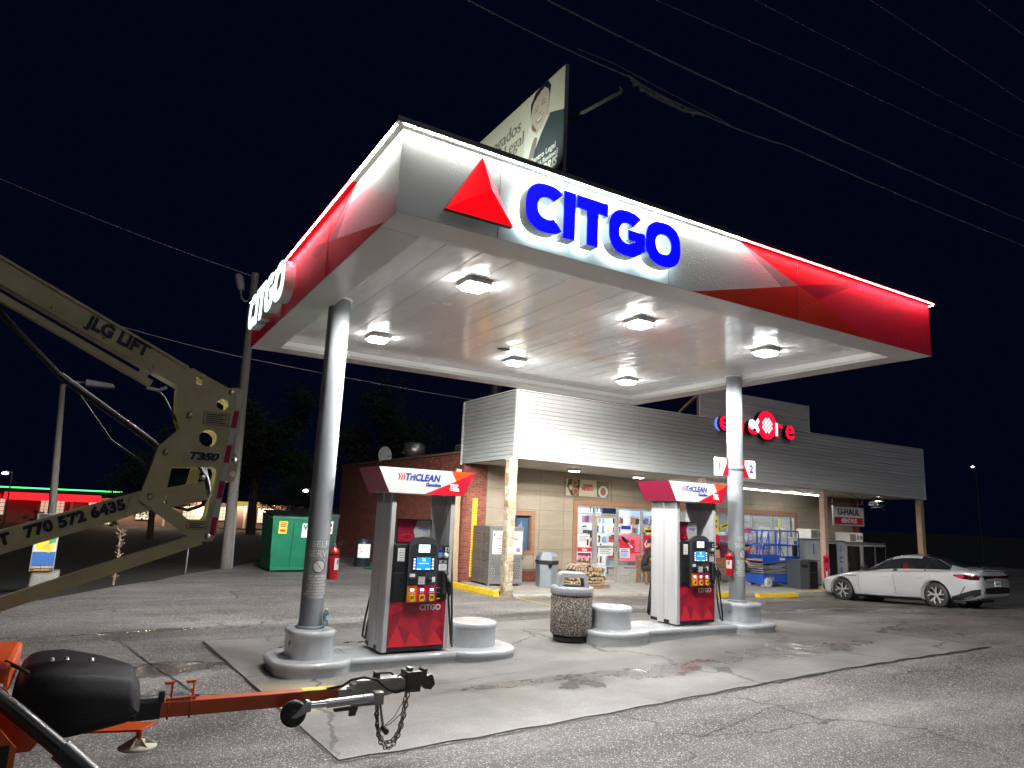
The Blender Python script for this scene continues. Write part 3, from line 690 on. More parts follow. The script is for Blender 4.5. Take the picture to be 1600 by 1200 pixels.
# ------------------------------------------------------------------ fuel pumps
M_head = mat('charcoal_plastic', (.016, .017, .020), .32, var=.15, vs=6, rvar=.06)
M_head2 = mat('dark_grey_plastic', (.045, .048, .055), .38)
M_pil = mat('pillar_aluminium', (.62, .62, .63), .36, .35, var=.14, vs=10, stretch=(1, 1, .08), rvar=.08)
M_door = mat('pump_door_red', (.46, .008, .03), .22, coat=.5)
M_door2 = mat('pump_door_light', (.66, .02, .04), .22, coat=.5)
M_door3 = mat('pump_door_dark', (.30, .006, .03), .22, coat=.5)
M_top = mat('topper_white', (.60, .61, .60), .35)
E_lcd, E_scr, E_key = emis('lcd_glow', (.72, .82, 1), .8), emis('screen_glow', (.01, .20, .95), .95), emis('key_glow', (.8, .85, 1), .75)
def make_pump(loc, label):
    t = thing('fuel_pump', label, 'fuel pump', loc, 0, 'fuel pumps under the canopy')
    box('base_plate', -.455, .455, .02, .63, 0, .05, M_head, t)
    for s in (-1, 1):
        pr = [(.395, 0), (.452, 0), (.465, .03), (.465, .17), (.447, .19), (.447, .30), (.465, .32), (.465, .46), (.447, .48), (.447, .60), (.43, .65), (.395, .65)]
        p = MB().prism([(s*u, v) for u, v in pr], XY(0), .0, 1.99).build('pillar', M_pil, t)
        MB().prism([(s*u*(1.006 if u > .4 else 1), v) for u, v in pr], XY(0), 1.86, 1.985).build('pillar_band', M_alu, p)
    box('cabinet', -.393, .393, .025, .62, .05, 1.32, M_head2, t)
    d = box('door', -.393, .393, -.006, .022, .055, .615, M_door, t, .004)
    rr = random.Random(3)
    m = MB(); f = XZ(-.0085, 1)
    tris = [([(-.39, .06), (-.15, .06), (-.28, .33)], 0), ([(-.28, .33), (-.15, .06), (-.09, .24)], 1), ([(-.09, .24), (-.15, .06), (.12, .06)], 0), ([(-.39, .44), (-.28, .33), (-.2, .52)], 1),
            ([(.0, .36), (.12, .06), (.22, .40)], 1), ([(.12, .06), (.39, .06), (.25, .24)], 0), ([(.25, .24), (.39, .06), (.39, .34)], 1), ([(-.2, .52), (-.02, .40), (.0, .60)], 1), ([(.22, .4), (.39, .34), (.39, .6)], 1), ([(-.39, .06), (-.28, .33), (-.39, .44)], 1)]
    for p, k in tris: m.flat(p, f, 0, k)
    m.build('facet_print', [M_door2, M_door3], d)
    text('CITGO', .098, mat('badge_silver', (.5, .5, .5), .3), d, (.17, -.010, .53), bold=.003)
    box('kick_strip', -.393, .393, -.003, .02, .005, .05, M_head, t)
    # electronics head
    h = box('head', -.395, .395, -.03, .30, .625, 1.335, M_head, t, .012)
    box('side_panel', -.375, -.215, -.036, -.028, .66, .975, M_head, h, .006); box('side_panel', -.375, -.215, -.036, -.028, 1.0, 1.30, M_head, h, .006)
    box('notice', -.345, -.25, -.040, -.0365, 1.12, 1.285, M_white, h)
    m = MB()
    for k, w in ((0, .04), (1, .06), (2, .05), (3, .06), (4, .055)): m.box(-.297-w/2, -.297+w/2, -.0415, -.0402, 1.26-.03*k-.008, 1.26-.03*k)
    m.build('notice_print', M_greyink, h)
    arc = [(-.205, .60), (.215, .60), (.215, 1.33)]+[(.005+.21*math.cos(R(a)), 1.33+.105*math.sin(R(a))) for a in range(10, 180, 10)]+[(-.205, 1.33)]
    bz = MB().prism(arc, XZ(-.075), 0, .047).build('bezel', M_head2, t, .008)
    MB().prism([(-.18, 1.20)]+[(.18, 1.20)]+[(.005+.18*math.cos(R(a)), 1.30+.055*math.sin(R(a))) for a in range(0, 190, 15)], XZ(-.0785), 0, .003).build('display_recess', M_dark, bz)
    box('lcd', -.075, .085, -.083, -.079, 1.235, 1.335, E_lcd, bz)
    text('42.21', .052, M_ink, bz, (.012, -.0842, 1.302), shear=.15, sx=.9); text('12.614', .034, M_ink, bz, (.02, -.0842, 1.256), shear=.15, sx=.9)
    box('screen_frame', -.155, .165, -.083, -.0745, 1.0, 1.185, M_black, bz, .005)
    box('screen', -.095, .105, -.086, -.0832, 1.015, 1.172, E_scr, bz)
    for s, zz in (('Please', 1.155), ('Begin', 1.135), ('Select Fuel Grade', 1.097)): text(s, .024, E_lcd, bz, (.005, -.0866, zz), sx=.85, res=1)
    m = MB()
    for sx in (-.125, .135):
        for k in range(4): m.box(sx-.013, sx+.013, -.088, -.0832, 1.022+.038*k, 1.044+.038*k)
    m.build('soft_keys', E_key, bz)
    m = MB(); m.flat([(-.09, 1.02), (-.03, 1.02), (-.03, 1.03), (-.09, 1.03)], XZ(-.0866), 0); m.flat([(.03, 1.02), (.10, 1.02), (.10, 1.03), (.03, 1.03)], XZ(-.0866), 0); m.build('screen_prompt', E_lcd, bz)
    box('card_reader', -.185, -.09, -.105, -.0752, .845, .915, M_black, bz, .008)
    box('reader_label', -.175, -.105, -.0795, -.0755, .925, .965, M_white, bz)
    box('keypad', -.07, .035, -.10, -.0752, .83, .93, M_steel, bz, .006)
    m = MB()
    for i in range(3):
        for j in range(4): m.box(-.06+.031*i, -.037+.031*i, -.104, -.1002, .838+.022*j, .853+.022*j)
    m.build('keypad_keys', M_white, bz)
    MB().rings([[(-.075, -.076, .945), (.04, -.076, .945), (.06, -.076, .99), (-.095, -.076, .99)], [(-.055, -.079, .95), (.02, -.079, .95), (.04, -.079, .985), (-.075, -.079, .985)]], 0, False).build('receipt_slot', M_dark, bz)
    MB().lathe([(.0, -.028), (.028, -.026), (.032, 0), (.032, .012)], (.10, -.088, .885), 14, axis='y').build('scanner', M_black, bz)
    box('decal', .14, .185, -.0785, -.0755, .86, .925, M_white, bz)
    for k, (mm, nn) in enumerate(((mat('grade_orange', (.75, .16, .012), .35), '87'), (mat('grade_red', (.62, .01, .06), .35), '89'), (mat('grade_crimson', (.36, .006, .06), .35), '93'))):
        x0 = -.20+.138*k
        g = box('grade_panel', x0, x0+.136, -.0825, -.0755, .612, .82, mm, bz, .002)
        MB().prism(rrect(x0+.068, .765, .055, .034, .01, 3), XZ(-.0855), 0, .003).build('price_window', E_key, g)
        text(('REGULAR', 'PLUS', 'PREMIUM')[k], .022, M_white, g, (x0+.068, -.084, .728), res=1)
        MB().prism(rrect(x0+.07, .665, .07, .085, .022, 4), XZ(-.096), 0, .013).build('octane_button', mat('button_yellow', (.80, .55, .01), .35), g)
        text(nn, .048, M_ink, g, (x0+.07, -.0972, .668), bold=.002)
    # stickers and the nozzle on the right
    def stk(nm, x, z, w, hh, mm, hd=h): return box(nm, x-w/2, x+w/2, -.0345, -.0302, z-hh/2, z+hh/2, mm, hd)
    stk('sticker', .255, 1.285, .055, .045, mat('sticker_purple', (.06, .03, .25), .4)); s4 = stk('sticker', .355, 1.275, .045, .052, M_white); text('4', .055, M_ink, s4, (.355, -.0352, 1.275), bold=.004)
    s2 = stk('sticker', .262, 1.20, .062, .068, mat('sticker_blue', (.05, .25, .6), .4)); m = MB(); m.flat([(.231, 1.166), (.293, 1.166), (.293, 1.185)], XZ(-.0350), 0); m.build('sticker_print', M_red, s2)
    MB().lathe([(.0, -.006), (.037, -.006), (.037, 0)], (.345, -.0302, 1.195), 18, axis='y').build('sticker', mat('sticker_green', (.45, .6, .4), .4), h)
    MB().lathe([(.0, -.0075), (.022, -.0075), (.022, -.006)], (.345, -.0302, 1.195), 14, axis='y').build('sticker', M_white, h)
    s3 = stk('sticker', .305, 1.115, .11, .035, mat('sticker_grey', (.3, .3, .3), .4)); m = MB(); m.flat([(.28, 1.102), (.315, 1.102), (.33, 1.128), (.295, 1.128)], XZ(-.0350), 0); m.build('sticker_print', M_ink, s3)
    s5 = stk('sticker', .305, 1.045, .115, .085, M_white); m = MB()
    for k in range(4): m.flat([(.265, 1.07-.018*k), (.345, 1.07-.018*k), (.345, 1.076-.018*k), (.265, 1.076-.018*k)], XZ(-.0350), 0)
    m.build('sticker_print', M_greyink, s5)
    stk('sticker', .262, .645, .05, .016, M_yellow); text('SELECT', .018, M_white, h, (.262, -.0312, .78), res=1); text('START', .018, M_white, h, (.262, -.0312, .72), res=1)
    bo = box('nozzle_boot', .31, .392, -.055, -.0301, .70, .985, M_head2, h, .01)
    nz = MB(); nz.tube([(.35, -.075, .93), (.355, -.10, .91), (.36, -.125, .84), (.362, -.125, .74)], [.02, .028, .033, .026], 10); nz.tube([(.35, -.075, .93), (.345, -.06, .965), (.345, -.045, .985)], [.016, .014, .012], 8)
    nz.tube([(.362, -.15, .87), (.368, -.185, .80), (.365, -.17, .70), (.36, -.135, .68)], .011, 8); nz.box(.335, .388, -.15, -.10, .78, .86)
    nz.build('nozzle', M_black, t, .004)
    MB().tube([(.345, -.065, .955), (.33, -.085, .99), (.322, -.09, 1.0)], .010, 8).build('nozzle_spout', M_chrome, t)
    hs = MB(); hs.tube([(.362, -.128, .745), (.372, -.14, .6), (.40, -.15, .35), (.43, -.15, .14), (.465, -.12, .05), (.505, -.04, .06), (.52, .03, .3), (.515, .10, .9), (.50, .16, 1.5), (.49, .2, 1.93)], .0145, 8)
    hs.build('hose', M_rubber, t)
    hs2 = MB(); hs2.tube([(-.38, .665, 1.93), (-.38, .67, 1.3), (-.40, .67, .7), (-.465, .67, .3), (-.48, .68, .10), (-.44, .69, .05), (-.34, .68, .75)], .0145, 8); hs2.build('hose', M_rubber, t)
    MB().cyl((.492, .2, 1.50), (.492, .2, 1.99), .02, n=10).build('retractor_pole', M_steel, t)
    MB().cyl((.497, .17, 1.36), (.494, .19, 1.52), .03, .018, 10).build('breakaway', M_chrome, t)
    # advertising card on top of the head
    c = box('ad_frame', -.285, .215, .20, .225, 1.338, 1.655, M_black, t, .004)
    m = MB(); f = XZ(.1975); m.flat([(-.27, 1.352), (.0, 1.352), (-.05, 1.50), (-.0, 1.64), (-.27, 1.64)], f, 0, 0); m.flat([(.0, 1.352), (.20, 1.352), (.20, 1.64), (.0, 1.64), (-.05, 1.50)], f, 0, 1)
    m.flat([(-.27, 1.352), (-.05, 1.50), (-.12, 1.352)], f, -.001, 2)
    m.build('ad_print', [M_maroon, mat('ad_grey', (.35, .35, .35), .4), M_door3], c)
    MB().tube([(-.14+.085*math.cos(R(a)), .196, 1.415+.04*math.sin(R(a))) for a in range(0, 360, 15)], .004, 5, 0, True).build('ad_ring', M_orange, c)
    text('TriCLEAN', .038, M_blue, c, (.085, .1962, 1.535), bold=.001, shear=.15, sx=.9); text('Gasoline', .018, M_blue, c, (.12, .1962, 1.505), shear=.15, res=1)
    # topper
    B, Tw, zb, zt, y0, y1 = .535, .70, 1.99, 2.315, -.07, .72
    tp = MB(); tp.hexa([(-B, y0, zb), (B, y0, zb), (B, y1, zb), (-B, y1, zb), (-Tw, y0, zt), (Tw, y0, zt), (Tw, y1, zt), (-Tw, y1, zt)]); to = tp.build('topper', M_top, t)
    qd = lambda uu, vv: ((-(B+(Tw-B)*vv))+uu*2*(B+(Tw-B)*vv), zb+(zt-zb)*vv)
    def fl(pts, mm, nm, d=-.0025):
        b = MB(); q = [qd(*p) for p in pts]; b.flat(q, XZ(y0), d); b.build(nm, mm, to)
    fl([(.46, 0), (.86, 0), (.90, .36)], M_red, 'red_print'); fl([(.46, 0), (.90, .36), (.85, .64)], M_red, 'red_print', -.0028)
    fl([(.86, 0), (1, 0), (1, 1), (.85, .64)], mat('topper_crimson', (.45, .008, .03), .35), 'crimson_print'); fl([(.745, 1), (1, 1), (.85, .64), (.83, .60)], M_orange, 'orange_print', -.0031)
    for s in (-1, 1):
        b = MB(); b.add([(s*(B+.003), y0+.004, zb), (s*(B+.003), y1, zb), (s*(Tw+.003), y1, zt), (s*(Tw+.003), y0+.004, zt)], [(0, 1, 2, 3)]); b.build('end_panel', M_maroon if s < 0 else M_red, to)
    for k in range(3):
        x = -.43+.035*k; b = MB(); b.flat([(x, 2.16), (x+.012, 2.16), (x+.035, 2.20), (x+.012, 2.245), (x, 2.245), (x+.018, 2.20)], XZ(y0-.003), 0); b.build('chevron', M_red, to)
    text('TriCLEAN', .125, M_blue, to, (-.085, y0-.003, 2.20), bold=.004, shear=.2, sx=.92); text('Gasoline', .062, M_blue, to, (.075, y0-.003, 2.115), bold=.002, shear=.2)
    text('TOP', .062, M_white, to, (.385, y0-.0045, 2.115), bold=.004); text('TIER', .05, M_white, to, (.415, y0-.0045, 2.068), bold=.004)
    b = MB()
    for x in (.335, .355): b.tube([(x+.014*math.cos(R(a)), y0-.004, 2.072+.018*math.sin(R(a))) for a in range(0, 360, 30)], .0035, 4, 0, True)
    b.build('oval_print', M_white, to)
    return t
pump = make_pump((3.795, 8.62, .195), 'fuel pump nearer the camera, blue screen lit, beside the left column')
p2 = copy_tree(pump); p2.location = (8.86, 8.66, .315); p2['label'] = 'farther fuel pump beside the right column, its hose looping down on the right'

# ------------------------------------------------------------------ litter bin, bottle, extinguishers
def aggregate():
    n = N('pebble_aggregate'); sp = n.node('ShaderNodeSeparateColor'); n.link(n.voro(58, 'F1', out='Color'), sp.inputs[0])
    ramp = n.mix(sp.outputs[0], (.11, .085, .07), (.36, .30, .26)); ramp = n.mix(n.rng(sp.outputs[1], .72, .8), ramp, (.55, .52, .48))
    d = n.voro(58, 'F1'); col = n.mix(n.rng(d, .45, .75), ramp, (.08, .07, .06))
    return n.fin(col, .6, n.bump(n.rng(d, 0, .7, 1, 0), .9, .02))
M_agg = aggregate()
M_gcon = mat('grey_cast_lid', (.33, .35, .37), .5, var=.2, vs=10, bump=.2, bs=50)
t = thing('litter_bin', 'round pebble aggregate litter bin with grey arched lid between the islands', 'litter bin', (6.60, 9.10, gz(6.6, 9.1)+.014))
MB().lathe([(.0, 0), (.265, 0), (.28, .03), (.28, .10), (.25, .10)], n=36).build('plinth', M_black, t)
MB().lathe([(.24, .101), (.30, .101), (.322, .125), (.322, .66), (.305, .69), (.28, .69)], n=48).build('body', M_agg, t)
MB().lathe([(.27, .691), (.325, .692), (.338, .70), (.338, .79), (.33, .805), (.25, .82), (.235, .80), (.235, .74)], n=40).build('lid_ring', M_gcon, t)
MB().lathe([(.0, .75), (.234, .75)], n=24).build('liner', M_dark, t)
o = [(-.24, .80), (-.215, .985), (-.17, 1.015), (.17, 1.015), (.215, .985), (.24, .80)]; i_ = [(.17, .80), (.15, .955), (-.15, .955), (-.17, .80)]
m = MB(); m.prism(o+i_, XZ(0), -.20, .20); m.build('arched_hood', M_gcon, t, .02, rz=R(-28))

t = thing('water_bottle', 'clear water bottle on the left column plinth', 'bottle', (2.645, 8.79, .521))
M_pet = glassmat('clear_plastic', (.75, .85, .92), .12)
MB().lathe([(0, 0), (.030, 0), (.033, .01), (.033, .06), (.030, .07), (.033, .08), (.033, .135), (.026, .165), (.012, .185), (.012, .195)], n=16).build('flask', M_pet, t)
MB().lathe([(.0335, .075), (.0338, .08), (.0338, .125), (.0335, .13)], n=16).build('wrapper', mat('bottle_wrap', (.35, .5, .7), .4), t)
MB().lathe([(.0145, .19), (.0145, .207), (0, .207)], n=12).build('cap', M_white, t)

M_ext = mat('extinguisher_red', (.55, .01, .018), .25, coat=.5)
def extinguisher(loc, rz, label):
    t = thing('fire_extinguisher', label, 'fire extinguisher', loc, rz, 'red fire extinguishers hung on the columns'); t.scale = (.84, .84, .88)
    MB().lathe([(0, 0), (.078, 0), (.082, .012), (.082, .37), (.07, .42), (.03, .45), (.026, .465)], n=24).build('cylinder', M_ext, t)
    MB().lathe([(.028, .465), (.03, .47), (.03, .50), (.012, .505)], n=12).build('valve', M_chrome, t)
    m = MB(); m.bar((0, -.02, .51), (0, -.13, .545), .02, .012); m.bar((0, -.02, .50), (0, -.12, .485), .02, .012); m.build('lever', M_black, t)
    MB().tube([(.03, 0, .485), (.075, -.01, .47), (.10, -.015, .40), (.10, -.02, .25), (.093, -.025, .12)], [.011]*4+[.016], 8).build('hose', M_rubber, t)
    b = MB(); b.add([(.0832*math.sin(a), -.0832*math.cos(a), z) for z in (.14, .30) for a in (-.75, -.5, -.25, 0, .25, .5, .75)], [(i, i+1, i+8, i+7) for i in range(6)], 0, True); b.build('instruction_label', M_white, t, fix=False)
    b = MB(); b.add([(.0836*math.sin(a), -.0836*math.cos(a), z) for z in (.215, .285) for a in (-.35, -.15, .05, .2)], [(i, i+1, i+5, i+4) for i in range(3)]); b.build('label_print', M_greyink, t, fix=False)
    MB().box(-.02, .02, .08, .10, .05, .42).build('wall_bracket', M_black, t)
    MB().lathe([(.0835, .34), (.085, .345), (.085, .36), (.0835, .365)], n=24).build('strap', M_black, t)
    return t
extinguisher((10.13-.226*math.cos(R(8)), 8.93-.226*math.sin(R(8))+.0, 1.06), R(-55), 'red fire extinguisher on the right column, number flags above it')
extinguisher((2.5+.228, 8.95, 1.06), R(40), 'red fire extinguisher mostly behind the left column')

# ------------------------------------------------------------------ the shop
FY, WY, FX0, FX1, FT = 14.80, 17.60, 8.87, 27.20, 5.05
def fzb(x): return 3.335-.185*(x-FX0)/(FX1-FX0)
M_side = mat('vinyl_siding_dimmed', (.33, .35, .34), .45, var=.12, vs=1.2, stretch=(.25, 1, 3), bump=.06, bs=8)  # base darkened to tame the strong light nearest the canopy
M_side2 = mat('weathered_siding_brightened', (.52, .525, .52), .5, var=.28, vs=1.5, stretch=(.2, 1, 6), bump=.06, bs=8)  # same siding; weathered streaks, base made paler to offset weaker light
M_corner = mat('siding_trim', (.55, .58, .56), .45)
def brickmat(name, c0, c1):
    n = N(name); w = n.node('ShaderNodeTexWhiteNoise'); g = n.node('ShaderNodeNewGeometry'); n.link(g.outputs['Random Per Island'], w.inputs['Vector']) if False else None
    f = n.rng(g.outputs['Random Per Island'], 0, 1); c = n.mix(f, c0, c1); v = n.node('ShaderNodeVectorMath', operation='SCALE'); n.link(c, v.inputs[0]); n.link(n.rng(n.noise(14, 5), .3, .7, .75, 1.15), v.inputs['Scale'])
    return n.fin(v.outputs[0], .8, n.bump(n.noise(60, 4), .3))
M_brick = brickmat('red_brick', (.17, .048, .032), (.27, .085, .055))
M_mort = mat('mortar', (.12, .085, .07), .9, var=.3, vs=9)
M_beige = mat('beige_wall_panel', (.30, .252, .187), .7, var=.16, vs=3, stretch=(.6, 1, 2.5), bump=.25, bs=10)
M_joint = mat('panel_joint', (.16, .13, .10), .8)
M_brown = mat('brown_trim', (.30, .15, .085), .55, var=.25, vs=10)
M_soff = mat('soffit_board', (.52, .50, .44), .6, var=.12, vs=2)
M_mull = mat('storefront_aluminium', (.42, .41, .38), .4, .4, var=.1, vs=8)
def stonemat():
    n = N('stone_veneer'); oi = n.node('ShaderNodeObjectInfo'); c = n.mix(oi.outputs['Random'], (.30, .22, .13), (.60, .53, .41)); v = n.node('ShaderNodeVectorMath', operation='SCALE'); n.link(c, v.inputs[0]); n.link(n.rng(n.noise(11, 6, .7), .3, .7, .6, 1.2), v.inputs['Scale'])
    return n.fin(v.outputs[0], .85, n.bump(n.noise(24, 5), .9, .04))
M_stone = stonemat()
M_wood = mat('weathered_wood', (.36, .25, .16), .8, var=.45, vs=9, stretch=(3, 3, .4), bump=.4, bs=30)
M_pink = mat('painted_post', (.40, .27, .21), .6, var=.2, vs=10)
shop = thing('shop_building', 'low convenience shop with grey siding fascia, beige walls and lit windows', 'shop', (18, 17.6, 0))
def sv(o): o.matrix_parent_inverse = Matrix.Translation((-18, -17.6, 0)); return o
def sbox(name, *a, bevel=0, kind=None): return sv(box(name, *a[:6], a[6], shop, bevel, kind))

# siding boards of the overhang: sixteen courses on front and ends
def board(name, p0, p1, z00, z01, z10, z11, nrm, m):
    """lapped board from p0 to p1 (xy); heights at each end; nrm = outward"""
    a, b = Vector((*p0, 0)), Vector((*p1, 0)); n = Vector((*nrm, 0)); mb = MB()
    f = lambda p, d, z: tuple(p+n*d+Vector((0, 0, z)))
    mb.rings([[f(a, 0, z00), f(a, .022, z00), f(a, .020, z00+.010), f(a, .006, z01-.002), f(a, 0, z01-.002)],
              [f(b, 0, z10), f(b, .022, z10), f(b, .020, z10+.010), f(b, .006, z11-.002), f(b, 0, z11-.002)]], 0, False)
    return sv(mb.build(name, m, shop))
NB = 16
SEG = [8.93, 12.9, 16.6, 20.4, 23.9, 27.16]
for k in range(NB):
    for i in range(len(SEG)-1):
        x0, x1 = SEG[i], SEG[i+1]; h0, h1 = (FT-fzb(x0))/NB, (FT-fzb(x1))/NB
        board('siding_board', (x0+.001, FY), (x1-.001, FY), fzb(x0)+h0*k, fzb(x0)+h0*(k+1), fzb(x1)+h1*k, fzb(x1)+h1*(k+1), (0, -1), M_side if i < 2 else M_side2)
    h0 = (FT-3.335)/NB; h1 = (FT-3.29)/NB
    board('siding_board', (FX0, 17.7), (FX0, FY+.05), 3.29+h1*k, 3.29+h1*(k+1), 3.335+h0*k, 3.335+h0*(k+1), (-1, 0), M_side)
sbox('corner_trim', FX0-.03, FX0+.06, FY-.03, FY+.05, 3.32, FT+.01, M_corner); sbox('corner_trim', FX0-.03, FX0+.03, 17.70, 17.78, 3.27, FT+.01, M_corner)
sbox('corner_trim', FX1-.05, FX1+.03, FY-.03, FY+.05, 3.14, FT+.01, M_corner)
sbox('roof_coping', FX0-.028, FX1+.028, FY-.028, FY+.12, FT+.011, FT+.035, M_corner); sbox('roof_coping', FX0-.027, FX0+.1, FY+.121, 17.75, FT+.011, FT+.034, M_corner)
m = MB(); m.hexa([(FX0+.002, FY+.002, 3.34), (FX1, FY+.002, 3.155), (FX1, FY+.1, 3.155), (FX0+.002, FY+.1, 3.34), (FX0+.002, FY+.002, FT), (FX1, FY+.002, FT), (FX1, FY+.1, FT), (FX0+.002, FY+.1, FT)]); sv(m.build('fascia_backing', M_joint, shop))
m = MB(); m.hexa([(FX0+.003, FY+.102, 3.30), (FX0+.1, FY+.102, 3.30), (FX0+.1, 17.7, 3.30), (FX0+.003, 17.7, 3.30), (FX0+.003, FY+.102, FT), (FX0+.1, FY+.102, FT), (FX0+.1, 17.7, FT), (FX0+.003, 17.7, FT)]); sv(m.build('fascia_backing', M_joint, shop))
sbox('fascia_end', FX1-.1, FX1-.002, FY+.102, 17.7, 3.16, FT, M_side2)
# raised centre panel that carries the shop sign
SX0, SX1, ST = 15.26, 20.42, 5.98
for k in range(9):
    a = FT+.036+(ST-FT-.036)*k/9; b = FT+.036+(ST-FT-.036)*(k+1)/9
    board('siding_board', (SX0+.04, FY), (SX1-.04, FY), a, b, a, b, (0, -1), M_side2)
sbox('sign_panel_backing', SX0, SX1, FY+.003, FY+.09, FT+.036, ST, M_joint)
for x in (SX0, SX1-.05): sbox('corner_trim', x, x+.05, FY-.028, FY+.002, FT+.036, ST+.01, M_corner)
for x in (SX0+.2, SX1-.3): sv(MB().bar((x, FY+.1, ST-.1), (x, FY+1.4, FT+.05), .06, .06).build('panel_brace', M_wood, shop))
# soffit: boards running across the overhang
for i in range(15):
    x0, x1 = FX0+.1+i*1.205, FX0+.1+(i+1)*1.205-.006; x1 = min(x1, FX1-.1)
    m = MB(); zf = lambda x: fzb(x)-.002
    m.hexa([(x0, FY+.102, zf(x0)), (x1, FY+.102, zf(x1)), (x1, WY, zf(x1)-.01), (x0, WY, zf(x0)-.01), (x0, FY+.102, zf(x0)+.02), (x1, FY+.102, zf(x1)+.02), (x1, WY, zf(x1)+.01), (x0, WY, zf(x0)+.01)])
    sv(m.build('soffit_panel', M_soff, shop))

# front wall: backing with openings, then separate panels
OP = [(10.50, 11.22, .90, 1.93), (12.88, 23.2, -1, 2.34)]
def cut(rects, o):
    out = []
    for (a, b, c, d) in rects:
        x0, x1, y0, y1 = max(a, o[0]), min(b, o[1]), max(c, o[2]), min(d, o[3])
        if x0 >= x1 or y0 >= y1: out.append((a, b, c, d)); continue
        if a < x0: out.append((a, x0, c, d))
        if x1 < b: out.append((x1, b, c, d))
        if c < y0: out.append((x0, x1, c, y0))
        if y1 < d: out.append((x0, x1, y1, d))
    return out
back = [(8.9, 27.0, -.6, 3.6)]
for o in OP: back = cut(back, o)
m = MB()
for a, b, c, d in back: m.box(a, b, WY+.022, WY+.20, c, d)
sv(m.build('wall', M_joint, shop))
xs = [9.66, 10.58, 11.5, 12.38]+[12.38+.925*k for k in range(1, 16)]+[27.0]; xs = [x for x in xs if x < 26.75]+[26.82]
zs = [.38, .95, 1.52, 2.10, 2.66, 3.30]
trimop = [(10.38, 11.34, .78, 2.05), (12.73, 23.36, -1, 2.47)]
rb = [(-.5, .38)]
for c0, c1 in list(zip(zs[:-1], zs[1:]))+[(-.5, .38)]:
    for a, b in zip(xs[:-1], xs[1:]):
        if c0 < 0 and b < 12.9: continue
        cells = [(a, b, c0, c1)]
        for o in trimop: cells = cut(cells, o)
        for (p, q, r_, s_) in cells:
            if q-p > .03 and s_-r_ > .03: sbox('wall_panel', p+.006, q-.006, WY-.004+rnd.uniform(-.003, .003), WY+.02, r_+.006, s_-.006, M_beige)
# brickwork: front pier at the left, base course, right pier and the long side wall
def bricks(name, x0, x1, z0, z1, fn, parent, seed, mort=True):
    r = random.Random(seed); m = MB(); bh, bl, g = .0725, .212, .011; k = 0; z = z0
    while z+bh-g <= z1+.01:
        x = x0-(bl/2 if k % 2 else 0)
        while x < x1:
            a, b = max(x, x0), min(x+bl-g, x1); j = r.uniform(-.003, .003)
            if b-a > .02: m.hexa([fn(a, 0, z), fn(b, 0, z), fn(b, .02+j, z), fn(a, .02+j, z), fn(a, 0, z+bh-g), fn(b, 0, z+bh-g), fn(b, .02+j, z+bh-g), fn(a, .02+j, z+bh-g)])
            x += bl
        z += bh; k += 1
    o = sv(m.build(name, M_brick, parent, kind='stuff')); return o
bricks('brickwork', 8.9, 9.65, -.05, 3.28, lambda u, d, z: (u, WY+.02-d, z), shop, 1)
bricks('brickwork', 9.66, 12.7, -.1, .37, lambda u, d, z: (u, WY+.02-d, z), shop, 2)
bricks('brickwork', 26.83, 27.3, -.5, 3.2, lambda u, d, z: (u, WY+.02-d, z), shop, 3)
bricks('brickwork', 17.62, 29.0, -.4, 3.60, lambda u, d, z: (8.9-d, u, z), shop, 4)
m = MB(); m.box(8.9, 9.1, WY+.201, 29.0, -1.2, 3.60); m.box(9.1, 27.3, 28.8, 29.0, -1.2, 3.6); m.box(27.1, 27.3, WY+.01, 28.8, -1.2, 3.6); sv(m.build('wall', M_mort, shop))
sbox('parapet_coping', 8.84, 9.14, 17.78, 29.05, 3.601, 3.66, mat('coping_metal', (.2, .1, .08), .6))
sbox('roof', 9.14, 27.1, 17.8, 28.8, 3.46, 3.52, M_cap)
m = MB(); z = .18
while z < 2.3: m.box(9.22, 9.38, WY-.0035, WY-.001, z, z+.058); z += .0725
sv(m.build('yellow_stripe', M_yellow, shop))
# wood and posts
sv(MB().bar((8.66, 17.36, -.02), (8.62, 17.40, 3.12), .16, .07).build('wood_post', M_wood, shop))
sv(MB().tube([(8.50, 17.5, .0), (8.50, 17.5, 1.6), (8.47, 17.52, 1.7)], .03, 8).build('downpipe', M_brown, shop))
st = sbox('stone_post', 8.77, 8.97, 14.83, 15.03, gz(8.87, 14.9)-.05, 3.33, mat('post_mortar', (.33, .27, .19), .9))
r = random.Random(5); z = gz(8.87, 14.9)
for (fx, sgn) in (('f', 0), ('l', 1)):
    z = gz(8.87, 14.9)-.02
    while z < 3.30:
        h = r.uniform(.07, .20); h = min(h, 3.315-z); sp = r.uniform(.3, .7); d = r.uniform(.010, .028)
        for a, b in ((0, sp), (sp, 1)) if h > .09 and r.random() < .6 else ((0, 1),):
            a_, b_ = .2*a+.004, .2*b-.004; d = r.uniform(.010, .03)
            if sgn == 0: q = MB().box(8.77+a_, 8.77+b_, 14.83-d, 14.83, z+.004, z+h-.004)
            else: q = MB().box(8.77-d, 8.77, 14.83+a_, 14.83+b_, z+.004, z+h-.004)
            o = q.build('stone', M_stone, st, .006); o.matrix_parent_inverse = Matrix.Identity(4)
        z += h
sbox('post', 21.12, 21.30, 14.85, 15.03, gz(21, 14.9)-.1, fzb(21.2), M_pink, bevel=.006)
sbox('post', 15.42, 15.60, 14.85, 15.03, gz(15.5, 14.9)-.1, fzb(15.5), M_pink, bevel=.006)
sv(MB().bar((27.02, 14.93, gz(27, 15)-.1), (27.02, 14.93, 3.15), .2, .2, upv=(0, 1, 0)).build('wood_post', M_wood, shop))
